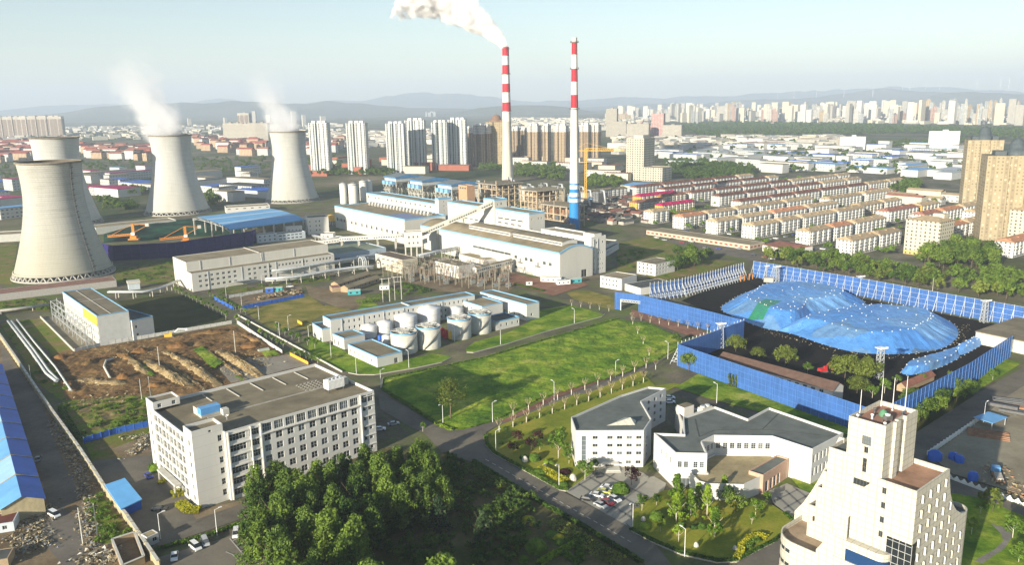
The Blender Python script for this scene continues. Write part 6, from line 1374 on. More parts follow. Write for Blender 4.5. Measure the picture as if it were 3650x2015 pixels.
def rubble(lb,k,pl,n,s0,s1,spread,m,seed,nm='rubble',z=0.0):
 rr=random.Random(seed);pts=[g(k,x,y)for x,y in pl];o2=pts[0];m_=MB();seg=[(pts[i+1]-pts[i]).length for i in range(len(pts)-1)];T=sum(seg)
 for _ in range(n):
  t=rr.uniform(0,T);i=0
  while i<len(seg)-1 and t>seg[i]:t-=seg[i];i+=1
  p=pts[i].lerp(pts[i+1],min(1,t/seg[i]));p=p+Vector((rr.gauss(0,spread),rr.gauss(0,spread)))-o2;s=rr.uniform(s0,s1);c=Vector((p.x,p.y,rr.uniform(0,s*.5)))
  vs_=[c+Vector((rr.uniform(-1,1),rr.uniform(-1,1),rr.uniform(0,1)))*s for _k in range(4)]
  for a,b,d in((0,1,2),(0,2,3),(0,3,1),(1,3,2)):m_.face([vs_[a],vs_[b],vs_[d]],rr.choice([0,0,1,2]))
 o=m_.build(nm,[rub,m,tanwall],None,(o2.x,o2.y,z));tag(o,lb,'rubble',None,'stuff')
rubble('rubble and scrap strewn along the alley wall','g',[(400,230),(520,420),(600,560),(640,700),(680,840),(640,960),(720,1180)],2600,.15,.75,1.35,mat('scrap_blue',(.22,.24,.26),.7),1)
rubble('scrap heaps around the huts at the left edge','g',[(180,960),(330,880),(260,1040),(120,1100),(340,1140),(60,1230)],900,.2,.8,2.4,MATS['scrap_blue'],2)
rubble('debris beside the office in front of the blue hoarding','g',[(950,350),(1120,330),(1040,440),(960,480)],350,.25,.9,1.6,conclight,3)
rubble('stones and broken concrete over the excavation','d',[(1050,700),(1500,940),(1600,640),(1840,850),(1900,640),(1960,760),(700,620),(1100,570),(600,900),(960,900),(560,1050),(1050,960)],1500,.25,.9,3.2,dirt2,4)
rubble('stacked rusty formwork and timber in the brown yard','n',[(1120,1110),(1380,1060),(1450,1020),(1650,1010),(1620,1050)],240,.5,1.7,1.6,MATS['rusty_steel'],5)
rubble('debris on the bottom of the alley','g',[(700,1210),(840,1260),(600,1290)],260,.3,1.0,2.2,conclight,6)
rubble('scrap and timber across the storage yard','i',[(2330,560),(2420,500),(2390,600),(2576,640),(2460,700)],300,.3,1.0,2.0,MATS['rusty_steel'],7)
rubble('coal lumps at the foot of the covered heaps','f',[(870,520),(1300,640),(1700,700),(2150,600),(2200,480)],300,.2,.7,2.0,coalm,8)
def yard(name,label,k,x,y,parts,rz=30,cat=None):
 p=g(k,x,y);r_=tag(empty(name,(p.x,p.y,0),R(rz)),label,cat or name.replace('_',' '))
 for nm,m,bx in parts:
  m_=MB()
  for b_ in bx:m_.box(*b_,bottom=True)
  m_.build(nm,[m],r_)
yard('open_shelter','light blue flat roof shelter on posts at the corner of the storage yard','f',2350,1140,[('roof',lightbluesheet,[(-5,-3.5,3.2,5,3.5,3.4)])]+[('post',steel,[(x,y,0,x+.2,y+.2,3.2)])for x in(-4.6,4.4)for y in(-3.1,2.9)],32,'shelter')
yard('pipe_stack','stack of long rusty steel bars behind the blue shelter','f',2330,1200,[('bar',MATS['rusty_steel'],[(-6,-4+k*1.0,.2,7,-3.4+k*1.0,.6+.25*(k%3))for k in range(8)])],-28)
yard('pipe_stack','dark pipe stack near the top right of the storage yard','f',2500,990,[('pipe',darksteel,[(-7,-3+k*.9,.2,7,-2.3+k*.9,.9+.4*(k%2))for k in range(7)])],-25)
yard('pipe_stack','brown steel stack beside the upper road','f',2560,1030,[('bar',MATS['rusty_steel'],[(-5,-1+k*.8,.2,5,-.4+k*.8,.9)for k in range(4)])],-25)
yard('crane_truck','dark crane truck parked diagonally in the storage yard','f',2470,1060,[('jib',darksteel,[(-9,-.8,2.2,3,.8,3.3)]),('body',darksteel,[(-3,-1.3,.9,6,1.3,1.8)]),('cab',bluep,[(6,-1.2,.7,8.2,1.2,2.9)])]+[('wheel',darkroof,[(x,y,0,x+1,y+.4,1)])for x in(-2,2,6.3)for y in(-1.5,1.1)],-38)
yard('lorry','rusty flatbed lorry with blue cover in the middle of the storage yard','i',2400,570,[('flatbed',MATS['rusty_steel'],[(-4.5,-1.3,1.0,2.5,1.3,1.5)]),('load',conc,[(-4+k*1.3,-1,1.5,-3+k*1.3,1,2.1)for k in range(4)]),('cab',lightbluesheet,[(2.7,-1.2,.7,4.8,1.2,2.8)])]+[('wheel',darkroof,[(x,y,0,x+1,y+.4,1)])for x in(-3.5,1,3)for y in(-1.4,1.0)],68)
for i,(x,y,h)in enumerate(((1990,440,3.2),(2110,440,2.4),(2150,460,2.4),(2240,575,2.6))):
 p=g('i',x,y);m_=MB();m_.lathe([(2.2 if i==0 else 1.5,0),(2.2 if i==0 else 1.5,h*.7),(1.2,h),(.05,h+.1)],0,18);o=m_.build('blue_drum',[bluep],None,(p.x,p.y,0));tag(o,['large round blue drum','small blue drum beside the large one','second small blue drum right of the large one','lone blue drum by the scalloped fence'][i]+' in the shaded storage yard','drum')
yard('concrete_shed','grey roofed concrete store behind the right end of the coal yard fence','f',2560,620,[('wall',conclight,[(-12,-8,0,30,16,6)]),('roof',greyroof,[(-12.3,-8.3,6,30.3,16.3,6.4)])],35,'store')
# TREES
lf={'deep':leafmat('leaf_deep',(.04,.09,.015),(.18,.26,.035)),'fresh':leafmat('leaf_fresh',(.035,.085,.010),(.15,.25,.025)),'bright':leafmat('leaf_bright',(.07,.15,.01),(.26,.37,.03)),'olive':leafmat('leaf_olive',(.07,.10,.015),(.22,.27,.045)),'purple':leafmat('leaf_purple',(.025,.008,.010),(.10,.035,.030)),'yellow':leafmat('leaf_yellow',(.20,.22,.01),(.48,.46,.03)),'blue':leafmat('leaf_bluegreen',(.02,.05,.018),(.08,.13,.045)),'sparse':leafmat('leaf_sparse',(.06,.085,.012),(.20,.25,.04))}
whitebark=mat('limewashed_bark',(.62,.58,.48),.9,.15,2)
def crown(kind,H,Rd,n,leaf,rr):
 m_=MB();pl=[]
 if kind=='round':
  for _ in range(n):
   a,e=rr.uniform(0,6.283),rr.uniform(-.5,1.45);k=rr.uniform(.45,1.0)
   pl.append((Vector((Rd*k*math.cos(a)*math.cos(e),Rd*k*math.sin(a)*math.cos(e),H*.62+(H*.36)*k*math.sin(e))),Rd*rr.uniform(.22,.38)))
 elif kind=='spire':
  for _ in range(n):
   a,t=rr.uniform(0,6.283),rr.random();k=rr.uniform(.2,1)*(1-t*t*.8)
   pl.append((Vector((Rd*k*math.cos(a),Rd*k*math.sin(a),H*(.16+.8*t))),Rd*rr.uniform(.2,.34)))
  for s_ in range(4):
   a=rr.uniform(0,6.283);b=Vector((Rd*.6*math.cos(a),Rd*.6*math.sin(a),0));top=H*rr.uniform(.78,1.04)
   for k in range(6):pl.append((b*(1-.3*k/6)+Vector((0,0,top*(.55+.45*k/6))),Rd*(.30-.035*k)))
 elif kind=='cone':
  for _ in range(n):
   t=rr.random()**.7;a=rr.uniform(0,6.283);lay=int(t*9)/9;k=(1-lay)*rr.uniform(.35,1)
   pl.append((Vector((Rd*k*math.cos(a),Rd*k*math.sin(a),H*(.1+.88*lay)-k*.5)),Rd*.16+.15))
 return pl
def leafmesh(pl,per,leaf,rr,flat=1.0):
 v=[];f=[]
 for c,r in pl:
  for _ in range(per):
   d=Vector((rr.gauss(0,1),rr.gauss(0,1),rr.gauss(0,1)*flat)).normalized();p=c+d*r*rr.uniform(.55,1.05)
   nn=(d+Vector((rr.uniform(-1,1),rr.uniform(-1,1),rr.uniform(-.4,1)))*.75).normalized();x=nn.orthogonal().normalized();y=nn.cross(x);ang=rr.uniform(0,6.283)
   x,y=x*math.cos(ang)+y*math.sin(ang),y*math.cos(ang)-x*math.sin(ang);s=leaf*rr.uniform(.6,1.25);k=len(v)
   v+=[p-x*s,p-y*s*.6,p+x*s,p+y*s*.6];f.append((k,k+1,k+2,k+3))
 return v,f
def mk(name,v,f,m):me=bpy.data.meshes.new(name);me.from_pydata([tuple(p)for p in v],[],f);me.materials.append(m);me.update();return me
def trunkmesh(H,r,rr,m,limbs=5,spread=.5,bare=False):
 m_=MB();lean=rr.uniform(-.03,.03)*H;m_.tube([(0,0,0),(lean*.3,0,H*.3),(lean,lean,H*.6)],[r,r*.75,r*.45],0,7)
 for i in range(limbs):
  a=i*6.283/limbs+rr.uniform(-.4,.4);z0=H*rr.uniform(.28,.5);q=Vector((math.cos(a),math.sin(a),0));L=H*spread*rr.uniform(.5,.9)
  m_.tube([Vector((lean*.5,lean*.3,z0)),q*L*.4+Vector((0,0,z0+L*.35)),q*L*.75+Vector((0,0,z0+L*.85))],[r*.45,r*.3,r*.1],0,5)
 return m_.mesh('trunk',[m])
TR={}
def kind(key,kd,H,Rd,n,per,leaf,lm,nv=4,tr=None,tm_=None,limbs=5):
 rr=random.Random(hash(key)%1000 if False else sum(map(ord,key)));L_=[]
 for i in range(nv):v,f=leafmesh(crown(kd,H,Rd,n,leaf,rr),per,leaf,rr);L_.append((mk('crown',v,f,lm),trunkmesh(H,tr or H*.018,rr,tm_ or bark,limbs)))
 TR[key]=L_
lf['grove']=leafmat('leaf_grove',(.035,.08,.014),(.20,.29,.04))
kind('grove','spire',16.5,5.0,64,42,.38,lf['grove'],5)
kind('willow','round',9,5.4,60,42,.40,lf['olive'],2);kind('broad','round',9,4.2,32,28,.45,lf['deep'],4);kind('fresh','round',6.5,2.8,24,26,.33,lf['fresh'],4,tm_=whitebark)
kind('young','round',4.2,1.3,14,22,.24,lf['bright'],3,tm_=whitebark);kind('purple','round',5.0,2.1,22,26,.26,lf['purple'],2);kind('ginkgo','cone',10,3.0,70,22,.36,lf['bright'],3,tm_=whitebark)
kind('cedar','cone',12,4.2,90,22,.4,lf['blue'],2);kind('lone','round',16,6.4,70,50,.30,lf['sparse'],1,tr=.33);kind('far','round',9,4.4,12,13,.95,lf['deep'],3,limbs=2)
kind('cypress','cone',6,.9,30,16,.3,lf['deep'],1)
kind('olivefar','round',9,4.6,16,16,.8,lf['olive'],2,limbs=2)
seedr=random.Random(5)
def tree(key,p,label,group=None,s=1.0,name='tree',cat='tree',z=0.0,sz=None):
 cm_,tm_=seedr.choice(TR[key]);r_=empty(name,(p.x,p.y,z),seedr.uniform(0,6.28));r_.scale=(s,s,sz or s*seedr.uniform(.92,1.08));tag(r_,label,cat,group)
 mobj('trunk',tm_,r_);mobj('crown',cm_,r_);return r_
def inpoly(p,poly):
 c=False;j=len(poly)-1
 for i in range(len(poly)):
  if(poly[i].y>p.y)!=(poly[j].y>p.y)and p.x<(poly[j].x-poly[i].x)*(p.y-poly[i].y)/(poly[j].y-poly[i].y)+poly[i].x:c=not c
  j=i
 return c
def scatter(poly,dist,rr,tries=6000,cap=400):
 xs,ys=[p.x for p in poly],[p.y for p in poly];out=[]
 for _ in range(tries):
  p=Vector((rr.uniform(min(xs),max(xs)),rr.uniform(min(ys),max(ys))))
  if inpoly(p,poly)and all((p-q).length>dist for q in out):out.append(p)
  if len(out)>=cap:break
 return out
zt=14
grove=[g('g',1830,720,zt),g('g',1960,560,zt),g('g',2200,530,zt),g('g',2560,480,zt),g('h',330,400,zt),g('h',700,400,zt),g('h',880,345,zt),g('h',990,420,zt),g('h',1000,600,zt),g('h',860,680,zt),g('h',640,720,zt),g('h',480,900,zt-2),g('h',330,1100,zt-2),g('h',420,1299,zt-2),g('h',300,1700,zt),g('g',2000,1700,zt),g('g',1960,1150,zt),g('g',1860,900,zt)]
gs=sorted(scatter(grove,5.9,random.Random(3),9000,100),key=lambda p:p.x)
cap_=len(gs)
for i,p in enumerate(gs):tree('grove',p,'tall poplar of the dark grove before the office, %s counting left to right'%nth(i),'poplars of the grove beside the office',seedr.uniform(.78,1.02))
tree('cedar',g('h',970,800,11),'blue green cedar with tiered boughs standing in the dark garden, left one','cedars',1.0);tree('cedar',g('h',1310,900,10),'blue green cedar in the dark garden, right one','cedars',.9)
tree('lone',g('e',1070,1155),'lone thin crowned tree at the near corner of the meadow')
def row(key,k,a,b,n,lab,group,s=1.0,jit=.3,skip=(),name='tree',cat='tree'):
 A,B_=g(k,*a),g(k,*b)
 for i in range(n):
  if i in skip:continue
  p=A.lerp(B_,i/max(1,n-1));p=p+Vector((seedr.uniform(-jit,jit),seedr.uniform(-jit,jit)));tree(key,p,lab%nth(i),group,s*seedr.uniform(.85,1.15),name,cat)
row('young','d',(1320,195),(1700,385),14,'young round tree by the dark field, %s from the long white block','young trees along the plant road')
row('young','d',(1580,232),(1850,365),9,'young round tree before the blue hoarding, %s from the pipe racks','young trees along the plant road',1.1)
row('young','d',(1965,530),(2135,620),5,'young round tree beside the excavation fence, %s from the field','young trees along the plant road',1.15)
row('young','d',(1700,405),(1870,465),3,'small tree at the corner of the excavation, %s from the left','young trees along the plant road',1.2)
row('fresh','d',(2090,500),(2370,620),6,'leafy street tree on the tank station lawn, %s from the dry field','street trees at the tank station',.72)
row('fresh','d',(2220,680),(2390,735),5,'leafy street tree behind the yellow barrier, %s from the left','street trees at the tank station',.72)
for x,y,k_,s_,lb in((685,655,'willow',.85,'olive green willow right of the braced posts'),(830,700,'willow',.62,'smaller round willow, second in the coal yard'),(1010,750,'willow',1.0,'tall round willow in the middle of the coal yard'),(1155,800,'fresh',.8,'bright bush like tree beside the red digger'),(1400,840,'willow',1.15,'big willow in front of the nearest floodlight mast, left half'),(1530,850,'willow',1.2,'big willow in front of the nearest floodlight mast, right half'),(1660,930,'fresh',1.0,'green tree behind the end of the front fence'),(1740,870,'fresh',.7,'small green tree beside the red brown shed'),(1905,860,'fresh',.7,'green tree growing over the red brown shed'),(1090,185,'broad',.95,'round dark tree at the back fence between two masts'),(375,780,'broad',.95,'dark green willow at the outer corner of the fences'),(290,600,'broad',.6,'dark tree at the bend of the brick path'),(1480,930,'willow',.8,'olive tree filling the corner behind the front fence'),(1580,960,'fresh',.9,'leafy tree filling the far corner of the front fence'),(2370,840,'fresh',.8,'single light green tree on the strip by the right road')):tree(k_,g('f',x,y),lb,None,s_)
for i in range(3):tree('cypress',g('f',640+i*22,880+i*4),'slim dark cypress in front of the long blue fence, %s of three'%nth(i),'cypresses')
hedge_trees=scatter(P('f',(1800,990),(2120,890),(2230,940),(2050,1060),(1850,1180),(1640,1230)),5.5,random.Random(9),1200,26)
for i,p in enumerate(sorted(hedge_trees,key=lambda q:q.y)):tree('broad',p,'dark bushy tree in the tower shadow between fence and road, %s counting from the tower'%nth(i),'bushy trees along the right road',seedr.uniform(.6,.85))
for x,y,k_,s_,lb in((1540,470,'purple',1,'lowest purple leaved tree on the lawn near the crossroads'),(1570,385,'purple',1,'purple leaved tree just above the lowest one'),(1675,450,'purple',1.05,'middle purple leaved tree beside a small green one'),(1725,385,'purple',.9,'uppermost purple leaved tree on the lawn'),(1740,440,'fresh',.6,'small green tree between the purple leaved trees'),(1880,500,'fresh',1.45,'largest leafy tree on the lawn left of the administration wing'),(1960,540,'fresh',.9,'yellowish tree beside the corner of the administration wing'),(1900,380,'fresh',.9,'leafy tree rising behind the largest one'),(2080,665,'fresh',1.1,'bright tree at the entrance plaza beside a black car'),(2150,600,'fresh',.7,'small tree close to the entrance steps'),(2430,700,'purple',1.25,'purple leaved tree between the two office buildings'),(860,300,'young',1.0,'thin little tree at the mouth of the shaded road')):tree(k_,g('h',x,y),lb,None,s_)
for x,y,k_,s_,lb in((295,860,'ginkgo',1.05,'front ginkgo on the left of the round lawn'),(390,815,'ginkgo',.95,'ginkgo behind the front left one'),(300,740,'ginkgo',1.1,'tallest ginkgo at the back of the round lawn'),(497,815,'ginkgo',1.0,'ginkgo in the middle of the round lawn'),(548,950,'ginkgo',1.0,'nearest ginkgo standing forward on the round lawn'),(605,700,'ginkgo',.8,'narrow ginkgo in front of the courtyard roof'),(680,790,'broad',.75,'dark tree at the right of the ginkgos'),(640,740,'broad',.7,'dark tree behind the right ginkgo'),(815,810,'fresh',.85,'light green tree near the granite portico'),(890,740,'fresh',.6,'small tree right beside the granite portico'),(70,780,'fresh',.75,'young tree at the plaza edge of the round lawn'),(165,745,'fresh',.6,'slim young tree near the plaza'),(190,920,'young',1.2,'small tree between two clipped bushes'),(310,985,'young',1.4,'small tree at the front edge of the round lawn'),(440,760,'ginkgo',.9,'ginkgo just right of the tallest one'),(790,870,'young',.9,'tiny tree near the lamp of the round lawn'),(2370,790,'olivefar',.75,'dark tree beside the garden path by the scalloped fence'),(2500,960,'fresh',1.1,'bright tree right of the winding path'),(2290,800,'fresh',.6,'small tree left of the winding path'),(2230,940,'young',1.3,'small tree in the tower garden'),(2540,1120,'fresh',.9,'bright tree at the lower right corner')):tree(k_,g('i',x,y),lb,None,s_)
def pollard(rr):
 m_=MB();m_.tube([(0,0,0),(0,0,2.6)],[.2,.15],0,7);b=MB()
 for i in range(6):
  a=i*1.05+rr.uniform(-.3,.3);q=Vector((math.cos(a),math.sin(a),0));b.tube([(0,0,2.5),q*.8+Vector((0,0,3.6)),q*1.2+Vector((0,0,4.5))],[.12,.09,.07],0,5)
  for k in range(4):w_=q*1.2+Vector((0,0,4.5));b.tube([w_,w_+Vector((rr.uniform(-.6,.6),rr.uniform(-.6,.6),rr.uniform(.4,1.1)))],[.05,.02],0,4)
 return m_.mesh('trunk',[whitebark]),b.mesh('branches',[mat('pollard_bark',(.40,.33,.20),.9,.2)])
PO_=[pollard(random.Random(i))for i in range(3)]
def prow(k,a,b,n,lab,s=1.0):
 A,B_=g(k,*a),g(k,*b)
 for i in range(n):
  p=A.lerp(B_,i/(n-1));t_,c_=PO_[i%3];r_=empty('pollarded_tree',(p.x,p.y,0),i*1.3);r_.scale=(s,)*3;tag(r_,lab%nth(i),'tree','pollarded street trees');mobj('trunk',t_,r_);mobj('branches',c_,r_)
prow('e',(1540,1130),(2540,770),11,'bare pollarded tree on the meadow side of the path, %s from the crossroads')
prow('e',(1435,1250),(2520,880),13,'bare pollarded tree on the lawn side of the path, %s from the crossroads')
prow('f',(5,445),(500,520),9,'bare pollarded tree along the yard fence, %s from the gate',.8)
prow('f',(10,480),(160,770),5,'bare pollarded tree at the right rim of the meadow, %s from the gate',.9)
prow('e',(1980,300),(2260,340),5,'bare pollarded tree between the two small lawns, %s from the arched hall',.75)
def blob(r,h,m,rr,n=420,leaf=.22):
 v,f=[],[]
 for _ in range(n):
  a,e=rr.uniform(0,6.283),math.asin(rr.uniform(-.1,1));d=Vector((math.cos(a)*math.cos(e),math.sin(a)*math.cos(e),math.sin(e)));p=Vector((d.x*r,d.y*r,h*.12+d.z*h*.88));nn=(d+Vector((rr.uniform(-.5,.5),rr.uniform(-.5,.5),rr.uniform(-.5,.5)))).normalized();x=nn.orthogonal().normalized();y=nn.cross(x);k=len(v);s=leaf*r*rr.uniform(.6,1.2);v+=[p-x*s,p-y*s,p+x*s,p+y*s];f.append((k,k+1,k+2,k+3))
 return mk('bush',v,f,m)
BL={c:blob(1,1.25,lf[c],random.Random(4))for c in('deep','fresh','bright','yellow','purple')}
def bush(c,p,s,lb,grp=None,sz=1.0):o=mobj('bush',BL[c],None,(p.x,p.y,0),seedr.uniform(0,6));o.scale=(s,s,s*sz);tag(o,lb,'bush',grp)
A,B_=g('e',1480,1225),g('e',2530,870)
for i in range(22):bush('fresh',A.lerp(B_,i/21),.75,'round clipped bush in the row beside the brick path, %s from the crossroads'%nth(i),'clipped bushes by the path')
for k,x,y,c,s,lb in(('h',1745,575,'yellow',1.0,'left yellow green ball bush beside a pale boulder'),('h',1790,530,'bright',1.1,'left ball shaped bush of the pair above the curved hedge'),('h',1828,540,'bright',1.0,'right ball shaped bush of the pair above the curved hedge'),('h',1700,510,'fresh',2.1,'dark curled bush beside a tall stone'),('h',1620,500,'fresh',1.4,'small bush left of the tall stone'),('h',1450,390,'bright',.8,'single ball bush near the lawn corner'),('h',1740,610,'fresh',2.3,'broad low bush left of the yellow hedge'),('h',1930,605,'purple',2.0,'dark red low bush at the plaza side'),('h',1920,715,'fresh',1.6,'green bush at the plaza corner of the lawn'),('h',2350,750,'fresh',2.7,'large green bush beside the parked cars'),('i',165,830,'fresh',2.0,'clipped dark bush at the left of the round lawn, upper one'),('i',80,885,'bright',1.9,'clipped bush at the left tip of the round lawn, lower one'),('i',330,885,'fresh',1.3,'small bush behind the little front tree'),('i',410,895,'fresh',1.1,'first square clipped bush in the middle of the round lawn'),('i',460,890,'fresh',1.4,'second square clipped bush in the middle of the round lawn'),('h',1880,1100,'yellow',1.7,'yellow clipped bush amid green ones in the corner garden'),('h',1830,1080,'fresh',2.0,'green bush left of the yellow clipped one'),('h',1890,1135,'fresh',1.6,'green bush below the yellow clipped one'),('h',1710,1190,'fresh',2.8,'wide spreading bush in the corner garden'),('h',1615,1275,'bright',1.4,'ball bush at the bottom edge'),('h',1950,1110,'fresh',1.1,'small bush right of the yellow clipped one'),('h',1100,780,'yellow',2.6,'dim yellow flat bush in the dark garden near the cedars'),('h',1040,690,'fresh',1.6,'small bush behind the dim yellow flat one'),('h',1650,960,'yellow',1.7,'upper yellow flat bush in the shaded garden'),('h',1690,1000,'yellow',1.2,'lower right yellow flat bush in the shaded garden'),('h',1610,990,'yellow',1.1,'lower left yellow flat bush in the shaded garden'),('h',1640,1060,'fresh',1.3,'green ball bush below the yellow flat bushes'),('g',1175,590,'bright',2.0,'green bush beside the blue car at the office'),('g',1155,570,'deep',1.6,'dark bush behind the bright one at the office')):bush(c,g(k,x,y),s,lb,None,.45 if 'flat' in lb or 'low' in lb else .9)
def hedge(label,pts,w,h,m,seed=1,dens=26):
 o2=pts[0];rr=random.Random(seed);v,f=[],[]
 for i in range(len(pts)-1):
  a,b=pts[i]-o2,pts[i+1]-o2;L=(b-a).length
  if L<.01:continue
  u=(b-a)/L;n=Vector((-u.y,u.x))
  for _ in range(int(L*dens*(w+h))):
   t=rr.uniform(-.3,L+.3);s_=rr.random();q=(rr.uniform(-w/2,w/2),h)if s_<w/(w+2*h)else((rr.choice((-1,1))*w/2),rr.uniform(0,h))
   p=Vector((*(a+u*t+n*q[0]),q[1]+rr.uniform(-.08,.12)));nn=Vector((rr.uniform(-1,1),rr.uniform(-1,1),rr.uniform(0,1.4))).normalized();x=nn.orthogonal().normalized();y=nn.cross(x);k=len(v);s=rr.uniform(.2,.38)
   v+=[p-x*s,p-y*s,p+x*s,p+y*s];f.append((k,k+1,k+2,k+3))
 o=mobj('hedge',mk('hedge',v,f,m),None,(o2.x,o2.y,0));tag(o,label,'hedge')
hedge('low hedge along the lawn edge from the crossroads to the plaza',P('h',(1330,330),(1345,400),(1400,462),(1890,735),(1945,742)),1.0,.8,lf['fresh'],1)
hedge('long hedge between the dark garden and the road',P('h',(1245,530),(1500,690),(1800,870),(2050,1010),(2500,1290)),1.2,1.0,lf['fresh'],2)
hedge('short curved hedge on the meadow corner at the crossroads',P('h',(960,240),(1010,265),(1060,285),(1085,285)),1.2,.8,lf['bright'],3)
hedge('hedge bordering the shaded side of the meadow',P('e',(555,925),(700,1020),(950,1183)),.8,.7,lf['fresh'],4)
hedge('hedge bordering the meadow along the plant road',P('e',(560,850),(950,770),(1330,690),(1560,618),(2000,490),(2330,397)),.8,.6,lf['fresh'],5,16)
hedge('low hedge round the front of the round lawn',P('i',(2,905),(130,975),(330,1060),(560,1112),(680,1110)),1.1,.7,lf['fresh'],6)
hedge('low hedge on the right rim of the round lawn',P('i',(700,1105),(930,985),(1060,890),(1068,850),(1010,800)),.9,.6,lf['fresh'],7)
hedge('curled yellow hedge on the round lawn',P('i',(690,1100),(720,1060),(720,1010),(770,965),(840,950),(885,965)),1.6,1.0,lf['yellow'],8)
hedge('dark green hedge inside the curl of the yellow one',P('i',(760,1030),(780,990),(830,975)),2.0,.8,lf['fresh'],9)
hedge('yellow hedge strip on the lawn by the road',P('h',(1750,580),(1800,610),(1870,650),(1940,685)),2.6,1.1,lf['yellow'],10)
hedge('bright yellow hedge strip at the office corner, nearest the road',P('g',(1360,850),(1420,900),(1500,900)),3.0,1.2,lf['yellow'],11)
hedge('bright yellow hedge block left of the office entrance ramp',P('g',(1300,785),(1400,760)),3.2,1.3,lf['yellow'],12)
hedge('bright hedge in front of the office canopy',P('g',(1200,690),(1300,655)),1.4,1.0,lf['yellow'],13)
hedge('thin hedge between forecourt and car park',P('g',(1180,1190),(1540,1090),(1850,985)),1.0,.8,lf['fresh'],14)
hedge('ribbon hedge of the corner garden, left arm',P('h',(1740,1299),(1830,1240),(1910,1200),(2010,1145)),1.8,.9,lf['bright'],15)
hedge('ribbon hedge of the corner garden, right arm',P('h',(1900,1200),(1960,1250),(2030,1299)),1.8,.9,lf['fresh'],16)
hedge('straight thick hedge standing upright in the corner garden',P('h',(2040,1110),(2040,1280)),2.2,1.1,lf['fresh'],17)
hedge('rough shrub strip at the right of the corner garden',P('h',(1830,990),(2000,1080),(2150,1200),(2350,1290)),5,1.2,lf['olive'],18,5)
hedge('rough shrub strip at the left border of the dark garden',P('h',(1180,570),(1350,660),(1480,740)),3.5,1.6,lf['olive'],19,6)
hedge('weedy green growth inside the boundary wall',P('d',(460,1080),(560,1250),(610,1320)),2.0,1.2,lf['fresh'],20,8)
hedge('bushes along the switchyard kerb',P('e',(690,130),(800,160),(920,190)),2.2,1.4,lf['fresh'],21,8)
hedge('thicket of bushes in front of the white pylons',P('e',(360,285),(450,275),(540,265)),7,2.2,lf['deep'],22,5)
hedge('clipped row at the brick paving of the arched hall',P('l',(1260,1270),(1500,1330),(1640,1360)),1.4,1.1,lf['fresh'],23,14)
hedge('green shrubs below the coal fence',P('a',(1030,1330),(1170,1340)),6,2,lf['deep'],24,4)
for k,x,y,s,lb in(('h',1630,525,1.5,'tall pale standing stone on the lawn'),('h',1990,668,1.7,'large pale boulder at the plaza edge'),('h',1778,562,.9,'small boulder between bushes'),('i',80,845,1.0,'pale boulder at the left of the round lawn'),('i',425,1015,1.0,'white stone sculpture at the front of the round lawn'),('i',680,1035,.9,'white stone beside the yellow curl hedge')):
 p=g(k,x,y);rr=random.Random(int(x));m_=MB();m_.lathe([(.6*s,0),(.75*s,.4*s),(.6*s,1.0*s),(.3*s,1.4*s),(.02,1.5*s)],0,9);m_.v=[(a*(1+rr.uniform(-.04,.04)),b,c)for a,b,c in m_.v];o=m_.build('boulder',[conclight],None,(p.x,p.y,0));tag(o,lb,'stone')
# LAMPS, POLES, CARS
lamp_a=MB();lamp_a.lathe([(.12,0),(.07,8)],0,8);lpost=lamp_a.mesh('post',[whitep]);lamp_b=MB();lamp_b.bar((0,0,7.9),(1.6,0,8.3),.09);lamp_b.box(1.1,-.18,8.2,2.0,.18,8.36,bottom=True);lhead=lamp_b.mesh('lamp_head',[whitep])
LP_=[('e',545,915,'on the corner between office and meadow'),('e',360,808,'at the left end of the station lawn'),('e',755,765,'in front of the nearest corner block of the station'),('e',170,690,'beside the annex with arched vents'),('e',1012,1190,'beside the lone meadow tree'),('e',1385,1175,'at the near edge of the sunlit meadow'),('e',1848,1010,'on the meadow side of the path, halfway'),('e',2310,845,'on the meadow side of the path, far end'),('e',2000,430,'on the small lawn right of the station'),('e',1445,588,'behind the plant road below the open basins'),('e',1100,570,'between two open basins'),('h',1410,453,'at the near corner of the administration lawn'),('h',1885,718,'at the plaza corner of the administration lawn'),('i',10,893,'at the left tip of the round lawn'),('i',350,1078,'at the front edge of the round lawn'),('g',1635,1078,'between office and car park'),('g',1210,1110,'beside the gatehouse'),('d',1822,322,'at the end of the blue hoarding'),('d',1950,402,'in the dry field'),('d',2172,482,'at the lower edge of the dry field'),('d',1972,150,'in front of the long white block'),('d',1705,250,'beside the roadside pipe bend'),('f',240,700,'by the red figure on the path'),('f',2310,1120,'at the corner of the battlemented wall'),('f',560,990,'behind the angular hall'),('d',2105,530,'between the street trees by the excavation'),('d',2325,560,'on the lawn near the arched vents')]
for i,(k,x,y,lb)in enumerate(LP_):
 p=g(k,x,y);r_=tag(empty('street_lamp',(p.x,p.y,0),seedr.choice([.6,2.2,-2.2])),'white street lamp '+lb,'street lamp','street lamps of the plant');mobj('post',lpost,r_);mobj('lamp_head',lhead,r_)
pp=MB();pp.lathe([(.2,0),(.13,11)],0,7);ppm=pp.mesh('post',[conclight]);pb_=MB();pb_.bar((-1.1,0,10.2),(1.1,0,10.2),.16);pbm=pb_.mesh('crossarm',[darksteel])
